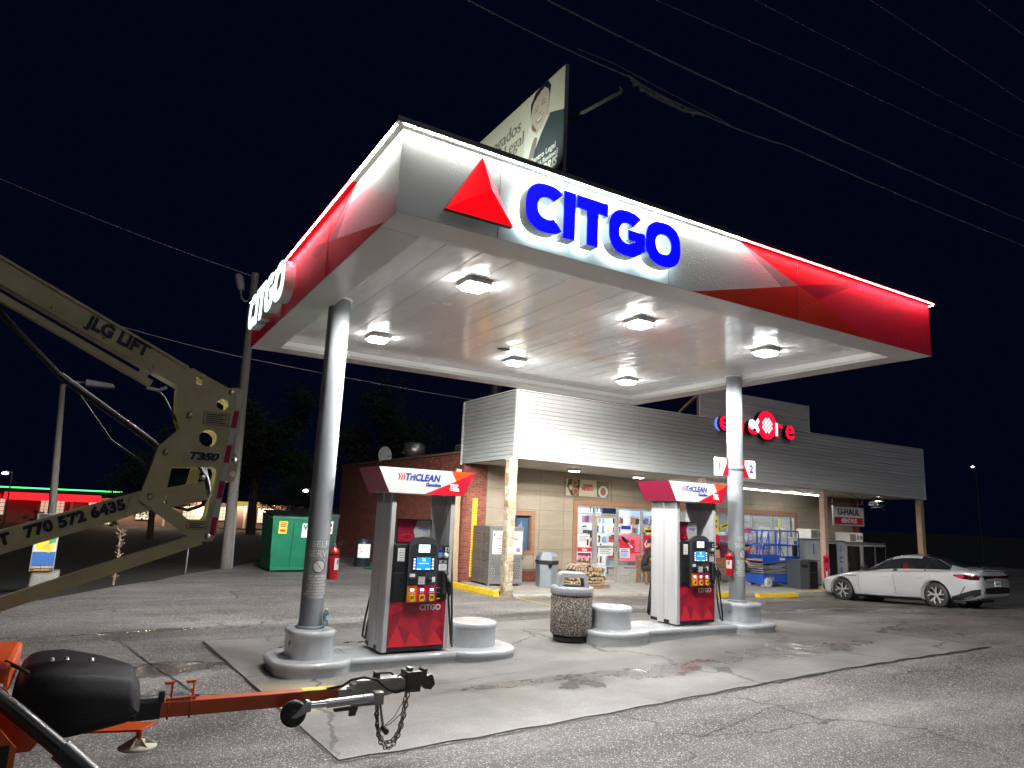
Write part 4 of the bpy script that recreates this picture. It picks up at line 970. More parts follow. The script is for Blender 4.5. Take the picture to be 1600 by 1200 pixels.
# small window
def frame(name, x0, x1, z0, z1, w, y0, y1, m, bottom=True):
    mb = MB(); mb.box(x0, x0+w, y0, y1, z0, z1); mb.box(x1-w, x1, y0, y1, z0, z1); mb.box(x0+w+.001, x1-w-.001, y0, y1, z1-w, z1)
    if bottom: mb.box(x0+w+.001, x1-w-.001, y0, y1, z0, z0+w)
    return sv(mb.build(name, m, shop))
frame('window_frame', 10.38, 11.34, .78, 2.05, .13, WY-.03, WY+.12, M_brown)
M_glass = glassmat('shop_glass', (.90, .93, .94), .05)
w_ = sbox('window_pane', 10.51, 11.21, WY+.07, WY+.076, .91, 1.92, M_glass)
sbox('blind', 10.5, 11.22, WY+.19, WY+.21, .9, 1.93, mat('poster_blue', (.16, .26, .42), .5))
m = MB(); m.prism([(10.62, 1.1), (11.1, 1.2), (11.0, 1.75), (10.8, 1.5), (10.66, 1.7)], XZ(WY+.183), 0, .004); sv(m.build('window_poster', mat('poster_pale', (.5, .58, .66), .5), shop))
# storefront
frame('storefront_trim', 12.73, 23.36, -.3, 2.47, .15, WY-.035, WY+.10, M_brown, False)
DIV = [12.90, 13.58, 14.52, 15.55, 16.55, 17.55, 18.6, 19.7, 20.85, 21.95, 23.19]
def sill(i): return walkz(DIV[i])+.02 if i < 2 else .42
for i, x in enumerate(DIV):
    a = walkz(x) if i < 3 else .43
    sbox('mullion', x-.03, x+.03, WY+.0, WY+.09, a, 2.318, M_mull)
for i in range(len(DIV)-1):
    x0, x1 = DIV[i]+.031, DIV[i+1]-.031
    sbox('head_rail', x0, x1, WY+.01, WY+.08, 2.26, 2.317, M_mull)
    if i < 2: sbox('transom', x0, x1, WY+.01, WY+.08, 2.03, 2.085, M_mull); sbox('window_pane', x0, x1, WY+.04, WY+.046, 2.086, 2.259, M_glass)
    if i != 1:
        s0 = sill(i); sbox('sill_rail', x0, x1, WY+.01, WY+.08, s0, s0+.06, M_mull)
        sbox('window_pane', x0, x1, WY+.04, WY+.046, s0+.061, 2.029 if i < 2 else 2.259, M_glass)
    if i >= 2:
        for j in range(2):
            for k in range(2):
                zz = walkz(x0)-.02+(.41-walkz(x0))*k/2; w = (x1-x0)/2
                sbox('concrete_block', x0+j*w+.004, x0+(j+1)*w-.004, WY+.005+rnd.uniform(-.004, .004), WY+.09, zz+.004, zz+(.41-walkz(x0))/2-.004, mat('block_grey', (.36, .36, .32), .8, var=.2, vs=8, bump=.5, bs=40))
x0, x1 = 13.615, 14.485
df = MB(); z0_ = walkz(14)+.03
for a in ((x0, x0+.075, z0_, 2.02), (x1-.075, x1, z0_, 2.02), (x0+.076, x1-.076, 1.93, 2.02), (x0+.076, x1-.076, z0_, z0_+.16)): df.box(a[0], a[1], WY+.012, WY+.06, a[2], a[3])
dr = sv(df.build('door', M_mull, shop))
def sub(o): o.matrix_parent_inverse = Matrix.Identity(4); return o
sub(box('door_pane', x0+.076, x1-.076, WY+.034, WY+.04, z0_+.161, 1.929, M_glass, dr)); sub(MB().tube([(x1-.06, WY+.01, 1.2), (x1-.06, WY-.05, 1.17), (x1-.06, WY-.05, .95), (x1-.06, WY+.01, .92)], .012, 8).build('door_handle', M_chrome, dr))
sub(MB().tube([(x0+.05, WY+.0, 1.05), (x1-.05, WY+.0, 1.05)], .014, 8).build('push_bar', M_chrome, dr))
for i, ch in enumerate('3631'): sv(text(ch, .19, M_ink, shop, (13.42+.135*i, WY+.034, 2.185), bold=.008, sx=.8, name='house_number'))

# posters and notices on the panes
def poster(x0, x1, z0, z1, polys, y=WY+.034, name='window_poster'):
    m = MB(); mats = []
    for k, (p, mm) in enumerate(polys):
        if mm not in mats: mats.append(mm)
        m.flat([(x0+(x1-x0)*u, z0+(z1-z0)*v) for u, v in p], XZ(y), -.0006*k, mats.index(mm))
    return sv(m.build(name, mats, shop))
FULL = [(0, 0), (1, 0), (1, 1), (0, 1)]
P_w, P_r, P_p, P_y, P_g, P_b = (mat('paper_white', (.62, .62, .60), .5), mat('poster_red', (.62, .015, .04), .4), mat('poster_pink', (.70, .16, .22), .45), mat('poster_yellow', (.8, .62, .03), .4), mat('poster_green', (.10, .32, .12), .4), mat('poster_cyan', (.25, .45, .72), .4))
P_d, P_k = mat('poster_plum', (.14, .02, .05), .4), M_ink
rc = lambda a, b, c, d: [(a, c), (b, c), (b, d), (a, d)]
lines = lambda n, a=.12, b=.88, t=.8, h=.05, g=.12: [(rc(a, b-(.15 if k % 2 else 0), t-g*k, t-g*k+h), M_greyink) for k in range(n)]
poster(12.96, 13.42, 1.05, 1.42, [(FULL, P_w)]+lines(4)+[(rc(.75, .9, .1, .6), M_ink)])
poster(12.95, 13.5, .12, 1.02, [(FULL, P_w), (rc(0, 1, .86, 1), P_r), (rc(.04, .96, .03, .82), P_d), (rc(.1, .85, .15, .72), P_p), ([(.15, .2), (.5, .6), (.8, .35), (.7, .2)], P_w), ([(.25, .5), (.45, .7), (.6, .55)], M_blue)])
sv(text('Sale', .12, P_w, shop, (13.22, WY+.030, .955), bold=.004))
poster(13.76, 14.34, .78, 1.18, [(FULL, P_w)]+lines(5, t=.72, h=.06, g=.14)+[(rc(.08, .2, .8, .93), M_ink)], WY+.026)
poster(14.62, 15.50, .62, 1.44, [(rc(0, 1, .30, 1), P_r), (rc(0, 1, 0, .30), P_p), (rc(0, 1, .82, 1), P_p), ([(.05, .95), (.2, .92), (.75, .5), (.62, .46), (.1, .82)], M_ink), ([(.35, .72), (.55, .62), (.66, .5), (.55, .50)], P_w), (rc(.45, .95, .6, .85), P_p), (rc(.5, .7, .62, .82), P_r), (rc(.72, .95, .34, .58), P_p)], name='window_poster')
poster(14.62, 15.05, .72, 1.02, [(FULL, P_w), (rc(.08, .75, .1, .48), P_b)]+[(rc(.1, .7, .75, .85), P_r), (rc(.1, .85, .58, .66), M_blue)], WY+.028)
poster(15.60, 17.5, .62, 1.44, [(FULL, P_r), (rc(0, 1, 0, .35), P_p), ([(.5, 0), (.62, 0), (.42, 1), (.40, 1)], P_w)])
sv(text('Cola', .34, P_w, shop, (15.95, WY+.030, 1.17), shear=.35, bold=.01)); sv(text('Cola', .34, P_w, shop, (21.0, WY+.030, .98), shear=.35, bold=.01)) 
def star(cx, cz, r0_, r1_, n, m, y):
    b = MB(); b.flat([(cx+(r0_ if k % 2 else r1_)*math.cos(PI*k/n+.3), cz+(r0_ if k % 2 else r1_)*math.sin(PI*k/n+.3)) for k in range(2*n)], XZ(y), 0); return sv(b.build('window_poster', m, shop))
star(16.18, 1.86, .36, .17, 7, M_ink, WY+.036); star(16.18, 1.86, .30, .14, 7, P_y, WY+.034); poster(15.66, 16.0, 1.5, 1.66, [(FULL, P_y), (rc(.1, .9, .3, .7), M_ink)])
poster(15.6, 17.4, 1.47, 1.53, [(FULL, M_ink), (rc(.05, .95, .2, .8), P_y)], WY+.032)
poster(14.65, 15.1, 1.5, 1.75, [(FULL, P_w), (rc(.06, .94, .45, .9), M_blue)], WY+.034)
poster(18.7, 19.1, 1.55, 2.2, [(FULL, P_y), ([(.1, .35), (.3, .35), (.9, .75), (.7, .75)], M_ink), ([(.7, .35), (.9, .35), (.3, .75), (.1, .75)], M_ink)]); poster(18.72, 19.15, 1.22, 1.52, [(FULL, P_r), (rc(.1, .55, .15, .85), P_w), (rc(.25, .4, .3, .7), P_r)])
poster(18.66, 19.62, .5, 1.2, [(FULL, P_d), ([(.1, .5), (.3, .95), (.5, .9), (.55, .3), (.3, .1)], mat('poster_skin', (.55, .30, .20), .5)), ([(.2, .7), (.5, .98), (.7, .6), (.5, .75)], M_ink), (rc(0, 1, 0, .3), P_r)])
poster(19.2, 19.65, 1.5, 2.0, [([(0, .4), (1, .7), (1, 1), (0, .7)], P_y), ([(.2, .55), (.8, .75), (.8, .85), (.2, .65)], M_ink)])
poster(20.0, 20.8, 1.1, 1.9, [(rc(0, 1, 0, .25), P_p), (rc(0, 1, .35, .55), P_w), (rc(0, 1, .65, .9), P_p)]); poster(20.0, 20.82, .5, 1.2, [(FULL, P_r)])
poster(21.0, 21.9, .55, 1.15, [(rc(0, .35, 0, 1), P_r), ([(.4, 0), (.6, .95), (.8, .2), (.95, .9), (1, 0)], mat('poster_orange', (.75, .25, .03), .4))])
poster(22.15, 22.55, 1.2, 2.22, [([(.3, 0), (.9, 0), (1, .2), (.7, .5), (.62, .98), (.45, .98), (.35, .5), (.1, .2)], P_y), (rc(.42, .66, .45, .6), P_d), (rc(.3, .8, .08, .2), P_g)]); poster(21.9, 23.1, .5, 1.15, [([(.1, 0), (.3, .9), (.5, .4), (.6, 1), (.8, .5), (.9, 0)], P_r), ([(.3, 0), (.45, .7), (.55, 0)], P_w)])
bn = sv(box('food_banner', 12.42, 14.10, WY-.035, WY-.028, 2.58, 3.10, mat('banner_cream', (.62, .58, .42), .5), shop))
bb = MB(); bmats = [mat('banner_dark', (.07, .05, .045), .5), mat('banner_tan', (.45, .26, .14), .5), mat('banner_green', (.12, .14, .07), .5), P_w, mat('banner_meat', (.30, .10, .05), .5)]
f = XZ(WY-.036)
bb.flat([(12.50, 3.09), (12.95, 3.09), (12.90, 2.59), (12.62, 2.59), (12.45, 2.85)], f, 0, 0); bb.flat([(13.58, 3.09), (14.09, 3.09), (14.09, 2.59), (13.62, 2.59)], f, 0, 2)
for (cx, cz, r_, k) in ((12.75, 2.98, .12, 1), (12.60, 2.84, .10, 1), (12.78, 2.72, .12, 1), (13.86, 2.76, .19, 3), (13.70, 3.0, .09, 4), (14.0, 3.02, .08, 4)): bb.flat(circ(cx, cz, r_, 14), f, -.0008, k)
for (cx, cz, r_, k) in ((12.75, 2.98, .07, 4), (12.60, 2.84, .06, 3), (12.78, 2.72, .08, 4), (13.86, 2.76, .12, 4)): bb.flat(circ(cx, cz, r_, 12), f, -.0016, k)
bo = bb.build('banner_print', bmats, bn, kind='stuff'); bo.matrix_parent_inverse = Matrix.Identity(4)
for s, zz, sz in (('TAQUERIA', 2.92, .10), ('MEXICO', 2.81, .15)):
    o = text(s, sz, P_r, bn, (13.25, WY-.037, zz), bold=.006, sx=.8)
o = text('OPEN DAILY', .06, M_ink, bn, (13.25, WY-.037, 2.68), sx=.9) if False else None

# inside the shop
M_floor = mat('shop_floor', (.40, .39, .37), .35); M_in = mat('shop_inner_wall', (.62, .62, .60), .6)
sbox('shop_floor', 9.2, 27.0, WY+.21, 25.0, -.40, walkz(20)-.02, M_floor); sbox('inner_wall', 9.2, 27.0, 25.0, 25.1, -.2, 3.0, M_in); sbox('inner_wall', 9.11, 9.2, WY+.21, 25.0, -.2, 3.0, M_in); sbox('inner_wall', 27.0, 27.09, WY+.21, 25, -.2, 3.0, M_in)
sbox('shop_ceiling', 9.2, 27.0, WY+.21, 25.0, 2.9, 2.95, M_white)
E_tube = emis('ceiling_tube', (.95, .97, 1), 20)
for x in (11, 13.6, 16.2, 18.8, 21.4, 24):
    for y in (18.6, 20.6, 22.8): sbox('ceiling_panel_light', x, x+1.2, y, y+.55, 2.87, 2.895, E_tube)
PROD = [mat('product_%s' % n, c, .45) for n, c in (('red', (.5, .03, .04)), ('blue', (.12, .25, .6)), ('white', (.7, .7, .7)), ('yellow', (.7, .6, .2)), ('pale', (.6, .66, .72)), ('cream', (.66, .6, .5)), ('teal', (.1, .4, .5)), ('black', (.03, .03, .03)), ('pink', (.6, .2, .3)), ('orange', (.65, .25, .04)))]
def shelf(x, y, w, rows, rz, label, seed, tall=1.55):
    t = thing('shop_shelf', label, 'shelf', (x, y, walkz(20)-.02), rz, 'stocked shelves inside the shop')
    r = random.Random(seed); m = MB(); m.box(-w/2, w/2, -.02, .02, 0, tall); zz = [.1+(tall-.15)*k/rows for k in range(rows)]
    for z in zz: m.box(-w/2, w/2, -.42, -.021, z-.02, z)
    m.build('rack', M_white, t); m = MB()
    for z in zz:
        u = -w/2+.02
        while u < w/2-.1:
            b = r.uniform(.10, .3); h = r.uniform(.45, .95)*(tall-.15)/rows; k = r.randrange(len(PROD)); n = r.choice((1, 1, 2, 3))
            for q in range(n):
                if u+b < w/2: m.box(u, u+b-.008, -.40+r.uniform(0, .05), -.1, z+.002, z+h, k); u += b
    m.build('products', PROD, t, kind='stuff')
shelf(12.2, 19.6, 2.2, 5, 0, 'stocked shop shelf behind the left part of the entrance', 1); shelf(14.6, 20.4, 2.0, 5, 0, 'stocked shop shelf seen through the glass door', 2, 1.7)
shelf(17.2, 19.9, 2.6, 5, 0, 'stocked shop shelf behind the red window poster', 3); shelf(20.6, 19.8, 2.6, 5, 0, 'stocked shop shelf behind the right column', 4, 1.7); shelf(23.6, 19.8, 2.4, 5, 0, 'stocked shop shelf at the right end of the windows', 5, 1.7)
E_cool = emis('cooler_glow', (.85, .93, 1), 2.2)
t = thing('drinks_cooler', 'bright row of drinks coolers along the back wall inside the shop', 'cooler', (17, 24.9, walkz(20)-.02))
MB().box(-6, 6, -.7, .05, 0, 2.4).build('cabinet', M_white, t); r = random.Random(9); m = MB()
for d in range(14):
    for k in range(5):
        for q in range(7): m.box(-5.9+.845*d+.1*q+.05, -5.9+.845*d+.1*q+.13, -.76, -.705, .15+.42*k, .15+.42*k+r.uniform(.2, .32), r.randrange(len(PROD)))
m.build('drinks', PROD, t, kind='stuff')
for d in range(14): MB().box(-5.92+.845*d, -5.90+.845*d, -.80, -.71, .05, 2.2).build('door_mullion', E_cool, t)
MB().box(-6, 6, -.74, -.71, 2.2, 2.4).build('sign_band', emis('cooler_band', (.42, .55, .95), 1.1), t)
box('ceiling_sign', 15.0, 15.7, 19.0, 19.1, 1.95, 2.4, mat('sign_navy', (.02, .04, .12), .5), shop); sv([o for o in bpy.data.objects if o.name == 'ceiling_sign'][0])

# lamps under the overhang
E_sof = emis('soffit_lamp_glow', (1, .97, .88), 30)
def soffit_lamp(x, y, label, w):
    z = fzb(x)-.014; t = thing('soffit_lamp', label, 'ceiling light', (x, y, z), 0, 'lamps under the shop overhang')
    box('housing', -.17, .17, -.12, .12, -.05, -.001, M_house, t, .01); box('lens', -.13, .13, -.09, .09, -.066, -.051, E_sof, t)
    L = bpy.data.lights.new('soffit_light', 'SPOT'); L.energy = w; L.spot_size = R(170); L.spot_blend = .3; L.shadow_soft_size = .1; L.color = (1, .93, .80)
    lo = bpy.data.objects.new('soffit_light', L); COL.objects.link(lo); lo.parent = t; lo.location = (0, 0, -.09)
soffit_lamp(11.75, 16.25, 'square lamp under the overhang above the food banner', 30); soffit_lamp(14.35, 16.45, 'square lamp under the overhang above the shop door', 20); soffit_lamp(21.7, 16.4, 'square lamp under the overhang beside the long tube', 26)
t = thing('tube_light', 'long white tube lights along the shop soffit', 'tube light', (19, 16.75, 0))
for k in range(5):
    x0 = 15.9+1.55*k; x1 = x0+1.5; m = MB(); m.bar((x0-19, 0, fzb(x0)-.035), (x1-19, 0, fzb(x1)-.035), .10, .03); f_ = m.build('fixture', M_white, t)
    MB().cyl((x0-19+.03, 0, fzb(x0)-.068), (x1-19-.03, 0, fzb(x1)-.068), .018, n=10).build('tube', emis('tube_glow', (.97, .98, 1), 11), f_)

# ------------------------------------------------------------------ things on the shop front
M_cage = mat('perforated_steel', (.36, .36, .34), .42, .7, var=.2, vs=7)
t = thing('propane_cage', 'grey perforated steel propane cage with a white sign, behind the stone post', 'propane cage', (9.78, 16.55, walkz(9.8)))
W_, D_, H_ = 1.06, .95, 1.52
box('floor_tray', -W_/2, W_/2, 0, D_, .06, .10, M_cage, t); box('top_panel', -W_/2-.015, W_/2+.015, -.015, D_, H_, H_+.04, M_cage, t); box('back_panel', -W_/2, W_/2, D_-.01, D_, .101, H_-.001, M_cage, t); box('side_panel', W_/2-.012, W_/2, .012, D_-.011, .101, H_-.001, M_cage, t)
def perforated(u0, u1, v0, v1, regions, fn, name):
    """sheet with real holes: grid cells, each a square ring round a hexagonal hole"""
    m = MB(); s = .062
    rest = [(u0, u1, v0, v1)]
    for rg in regions:
        a, b, c, d = rg; nu, nv = int((b-a)/s), int((d-c)/s); b, d = a+nu*s, c+nv*s; rest = cut(rest, (a, b, c, d))
        for i in range(nu):
            for j in range(nv):
                cu, cv = a+(i+.5)*s, c+(j+.5)*s; du = s*.25 if j % 2 else -s*.0; rad = s*.27
                h = s/2; out = [(cu+h*x, cv+h*y) for x, y in ((1, 0), (1, 1), (0, 1), (-1, 1), (-1, 0), (-1, -1), (0, -1), (1, -1))]
                inn = [(cu+rad*math.cos(PI/4*k)+(du-s*.12), cv+rad*math.sin(PI/4*k)) for k in range(8)]
                m.add([fn(u, v, 0) for u, v in out+inn], [(k, (k+1) % 8, 8+(k+1) % 8, 8+k) for k in range(8)])
    for a, b, c, d in rest: m.flat(rc(a, b, c, d), fn, 0)
    return m.build(name, M_cage, t)
perforated(-W_/2, W_/2, .10, H_, [(-W_/2+.08, -.06, .18, .74), (.08, W_/2-.07, .18, .74)], XZ(0), 'front_panel')
perforated(0, D_, .10, H_, [(.08, .45, .15, .50), (.08, .45, .62, .95), (.08, .45, 1.08, 1.42), (.52, .9, .15, .50), (.52, .9, .62, .95), (.52, .9, 1.08, 1.42)], YZ(-W_/2), 'side_panel')
for x in (-.48, .48): box('foot', x-.04, x+.04, .02, .12, 0, .06, M_cage, t)
for i in range(2):
    for j in range(2): MB().lathe([(0, 0), (.15, .02), (.16, .1), (.16, .3), (.12, .38), (.05, .4), (.05, .46)], (-.25+.5*i, .45, .11+.66*j), 14).build('gas_cylinder', M_white, t)
sg = box('cage_sign', -.44, .48, -.016, -.006, .84, 1.44, M_white, t)
for s, sz, u, z, mm in (('CLARK', .15, -.12, 1.36, mat('print_red', (.62, .02, .05), .5)), ('CO.', .14, .36, 1.36, MATS['print_red']), ('PROPANE CYLINDER', .085, .02, 1.24, M_red), ('EXCHANGE', .085, .02, 1.16, M_red), ('Convenient Clean', .07, -.06, 1.07, M_greyink), ('NO SMOKING PLEASE', .05, -.06, .985, M_red), ('WE FILL ALL SIZES', .045, -.06, .935, M_greyink), ('Emergency Phone', .045, -.06, .885, M_red)):
    text(s, sz, mm, sg, (u, -.0175, z), bold=.003, sx=.82 if sz > .08 else .9, res=2)
m = MB(); m.flat([(-.42, 1.31), (-.38, 1.31), (-.38, 1.38), (-.40, 1.42), (-.42, 1.38)], XZ(-.0172), 0); m.build('bottle_print', M_blue, sg)
m = MB(); m.flat(rc(.28, .45, .89, 1.17), XZ(-.0172), 0, 0); m.flat(circ(.365, .95, .06, 14), XZ(-.0176), 0, 1); m.build('badge_print', [mat('paper_grey', (.45, .45, .47), .5), mat('print_violet', (.3, .12, .3), .5)], sg)
MB().tube([(.47, -.02, .80), (.50, -.04, .77), (.50, -.04, .70)], .012, 6).build('padlock', M_chrome, t)

M_bin = mat('grey_bin_plastic', (.20, .225, .25), .42, var=.1, vs=6)
t = thing('waste_bin', 'grey hexagonal waste bin with a black liner by the beige wall', 'waste bin', (11.05, 16.45, walkz(11)))
hx = lambda r_, z: [(r_*math.cos(R(60*k+20)), r_*math.sin(R(60*k+20)), z) for k in range(6)]
MB().rings([hx(.27, 0), hx(.30, .01), hx(.305, .36), hx(.298, .365), hx(.298, .375), hx(.305, .38), hx(.31, .66)], 0, False).build('body', M_bin, t)
MB().rings([hx(.312, .68), hx(.318, .70), hx(.30, .82), hx(.22, .92), hx(.10, .95)], 0, False).build('dome_lid', M_bin, t)
MB().rings([hx(.314, .60), hx(.33, .63), hx(.33, .70), hx(.312, .72)], 0, False, False, False).build('liner', M_black, t)
m = MB(); m.prism([(-.33, .70), (-.40, .72), (-.38, .66), (-.31, .62)], XZ(-.05), 0, .05); m.prism([(-.17, .62), (-.02, .62), (-.08, .50), (-.14, .52)], XZ(-.325), 0, .01); m.build('liner_flap', M_black, t)

# pallet of bagged firewood
pal = thing('pallet', 'low wooden pallet under the bags of firewood', 'pallet', (12.15, 16.25, walkz(12)))
M_pal = mat('pallet_wood', (.33, .24, .15), .85, var=.35, vs=8)
for y in (-.4, 0, .4): box('bearer', -.62, .62, y-.045, y+.045, 0, .09, M_pal, pal)
for k in range(7): box('deck_board', -.62+.18*k, -.62+.18*k+.13, -.5, .5, .091, .11, M_pal, pal)
M_log = mat('split_log', (.42, .30, .17), .85, var=.5, vs=14, bump=.5, bs=25); M_bark = mat('log_bark', (.14, .10, .075), .9, var=.5, vs=10, bump=.7, bs=30)
M_net = mat('clear_wrap', (.58, .53, .47), .22, var=.4, vs=10)
r = random.Random(21)
def fire_bag(x, y, z, rz, label, nlog=9, L=.42):
    t = thing('firewood_bag', label, 'firewood', (x, y, z), rz, 'bags of firewood on the pallet')
    for k in range(nlog):
        cx, cz = -.15+.1*(k % 4)+r.uniform(-.02, .02), .05+.095*(k//4)+r.uniform(-.01, .01); a0 = r.uniform(0, 360); ln = L*r.uniform(.9, 1.08)
        pr = [(cx+.052*r.uniform(.7, 1.1)*math.cos(R(a0+a)), cz+.052*r.uniform(.7, 1.05)*math.sin(R(a0+a))) for a in (0, 70, 140, 210, 290)]
        MB().prism(pr, XZ(-ln/2+r.uniform(-.03, .03)), 0, ln, 0, False, 1 if k % 3 else 0).build('log', [M_log, M_bark], t)
    w = MB()
    for q in (-.14, .02, .15):
        w.tube([(-.21+.42*i/10, q+r.uniform(-.02, .02), .145+.135*math.sin(PI*i/10)+r.uniform(-.01, .01)) for i in range(11)], .012, 5)
    w.build('wrap', M_net, t)
k = 0
NM = ['lower left, beside the grey waste bin', 'second from the left in the bottom row', 'third in the bottom row, in front of the door jamb', 'at the right end of the bottom row', 'upper left, sticks showing', 'in the middle of the upper row', 'at the right of the upper row, nearest the door', 'tipped on its side on top of the pile']
for (x, z, rz) in ((-.46, .112, .05), (-.14, .112, -.08), (.2, .112, .1), (.5, .112, -.05), (-.3, .35, .15), (.08, .36, -.12), (.42, .35, .06)):
    fire_bag(12.15+x, 16.2+r.uniform(-.05, .05), walkz(12)+z, rz, 'bag of split firewood '+NM[k], 9 if z < .2 else 8); k += 1
fire_bag(12.2, 16.25, walkz(12)+.58, .6, 'bag of split firewood '+NM[7], 5, .36)

# blue scissor lift
M_gb = mat('lift_blue', (.012, .075, .38), .35, var=.15, vs=5); M_gg = mat('lift_grey', (.30, .31, .31), .45, .4, var=.3, vs=10); M_wheel = mat('non_marking_tyre', (.42, .43, .42), .6)
SLX, SLY = 20.3, 16.35
t = thing('scissor_lift', 'blue scissor lift parked by the shop window, its deck lowered', 'scissor lift', (SLX, SLY, walkz(20.3)), R(2))
box('chassis', -.95, .92, -.34, .34, .12, .42, M_gb, t, .02); box('side_tray', -.60, .70, -.38, -.341, .16, .38, M_gb, t, .01)
m = MB(); m.box(-.72, -.42, -.39, -.381, .22, .36); m.box(.3, .55, -.39, -.381, .2, .32); m.build('label_plate', M_gg, t)
for x in (-.72, .70):
    for s in (-1, 1):
        o = MB().lathe([(.06, -.06), (.10, -.065), (.155, -.06), (.16, -.04), (.16, .04), (.155, .06), (.10, .065), (.06, .06)], (x, s*.36, .16), 20, axis='y').build('wheel', M_wheel, t)
        MB().lathe([(.0, s*.055), (.09, s*.06), (.10, s*.05)], (x, s*.36, .16), 12, axis='y').build('hub', M_gg, o)
for k in range(5):
    z = .46+.075*k
    for s in (-1, 1):
        o = MB(); o.bar((-.86, s*.27, z-.025 if k % 2 else z+.025), (.86, s*.27, z+.025 if k % 2 else z-.025), .04, .055); o.build('scissor_arm', M_gg, t)
    for x in (-.86, .86): MB().cyl((x, -.3, z), (x, .3, z), .022, n=8).build('pivot_pin', M_steel, t)
box('platform', -1.0, .98, -.38, .38, .86, .90, M_gg, t); 
for s in (-1, 1): box('toe_board', -1.0, .98, s*.385-.012, s*.385+.012, .84, 1.02, M_gb, t)
m = MB(); m.box(-1.02, -.30, -.41, -.398, .80, 1.06); m.build('extension_deck', M_gb, t)
text('Genie', .12, M_white, t, (.02, -.40, .93), shear=.25, bold=.005, name='maker_lettering')
def rail(pts, nm='guard_rail', rr=.021): MB().tube(pts, rr, 8).build(nm, M_gb, t)
for s in (-1, 1):
    y = s*.38
    rail([(-1.0, y, .9), (-1.0, y, 1.72), (-.96, y, 1.83), (-.90, y, 1.86), (-.38, y, 1.86), (-.33, y, 1.84), (-.31, y, 1.78), (-.31, y, .9)])
    rail([(-.26, y, .9), (-.26, y, 1.78), (-.22, y, 1.84), (-.16, y, 1.86), (.88, y, 1.86), (.95, y, 1.83), (.98, y, 1.75), (.98, y, .9)])
    rail([(-1.0, y, 1.38), (-.31, y, 1.38)], 'mid_rail'); rail([(-.26, y, 1.38), (.98, y, 1.38)], 'mid_rail')
    rail([(-.82, y, .92), (-.82, y, 1.3), (-.66, y, 1.85)], 'brace_rail'); rail([(-.16, y, 1.0), (-.14, y, 1.4), (.02, y, 1.85)], 'brace_rail'); rail([(.35, y, .9), (.35, y, 1.85)], 'brace_rail')
for x in (-1.0, .98):
    for z in (1.38, 1.86): rail([(x, -.38, z), (x, .38, z)], 'end_rail')
box('control_box', .55, .78, -.46, -.40, 1.03, 1.40, M_black, t, .01); box('control_panel', .60, .75, -.47, -.461, 1.42, 1.55, M_gb, t, .01); MB().tube([(-.1, -.42, 1.35), (-.05, -.45, 1.2), (.05, -.45, 1.02), (.0, -.42, .95)], .012, 6).build('control_cable', M_black, t)

# ice merchandisers with air conditioners on top
M_ice = mat('grey_ice_box', (.42, .43, .43), .5, var=.3, vs=5, stretch=(1, 1, .4)); M_icedoor = mat('ice_box_dark_door', (.012, .012, .015), .15)
def ice_box(x0, x1, h, label, dark, lett):
    y0 = 16.35; t = thing('ice_merchandiser', label, 'ice chest', ((x0+x1)/2, y0, walkz((x0+x1)/2)), 0, 'ice chests at the right end of the shop front'); w = (x1-x0)/2-.01
    box('cabinet', -w, w, 0, .95, .04, h, M_ice, t, .01); box('top_cap', -w-.01, w+.01, -.03, .96, h+.002, h+.05, M_steel, t, .01); box('base', -w+.03, w-.03, .03, .9, 0, .039, M_dark, t)
    for (a, b) in dark:
        d = box('door', a, b, -.035, -.002, .12, h-.08, M_icedoor, t, .006); fr = MB(); fr.box(a-.03, a-.002, -.04, -.003, .10, h-.05); fr.box(b+.002, b+.03, -.04, -.003, .10, h-.05); fr.build('door_frame', M_steel, d); box('handle', a+.03, a+.05, -.06, -.036, .7, .9, M_chrome, d)
    for (s, x, z, sz) in lett: text(s, sz, M_lblue, t, (x, -.037 if not dark else -.012, z), bold=.012)
    return t
M_lblue = mat('ice_letter_blue', (.02, .14, .5), .4)
ice_box(21.62, 22.98, 1.60, 'pale ice chest with a blue letter I, left of the row', [], [('I', .22, 1.28, .48)])
t_ = ice_box(23.0, 24.4, 1.58, 'ice chest with a dark door and ICE lettered down its side', [(-.55, .15)], [('I', .45, 1.32, .32), ('C', .45, .92, .32), ('E', .45, .52, .32)])
ice_box(24.42, 27.0, 1.54, 'wide dark doored ice chest at the end of the row', [(-1.2, -.45), (-.2, .5), (.58, 1.22)], [])
def aircon(x, z, label, rz):
    t = thing('air_conditioner', label, 'air conditioner', (x, 16.75, z), rz, 'boxed air conditioners on the ice chests'); box('case', -.42, .42, -.3, .3, 0, .34, mat('cream_enamel', (.62, .61, .56), .45), t, .01)
    g = MB()
    for k in range(9): g.box(-.38+.04*k, -.36+.04*k, -.312, -.3005, .04, .30)
    g.build('grille', M_greyink, t); m = MB(); m.box(.05, .16, -.306, -.3005, .08, .26); m.box(.22, .38, -.306, -.3005, .10, .24); m.build('front_print', mat('dusty_purple', (.16, .13, .18), .6), t)
aircon(23.0, walkz(23)+1.655, 'boxed cream air conditioner half hidden by the painted post', R(0)); aircon(25.3, walkz(25)+1.60, 'cream air conditioner with a dark grille on the widest ice chest', R(0))
t = thing('waste_cabinet', 'dark grey waste cabinet with an open slot, in front of the pale ice chest', 'waste bin', (21.0, 15.65, walkz(21)), R(-8))
box('body', -.42, .02, -.28, .3, 0, .92, mat('cabinet_slate', (.055, .062, .068), .45), t, .006); box('side_bay', .021, .42, -.24, .3, 0, .90, M_black, t, .006); box('top', -.44, .44, -.30, .32, .921, .95, MATS['cabinet_slate'], t, .006)
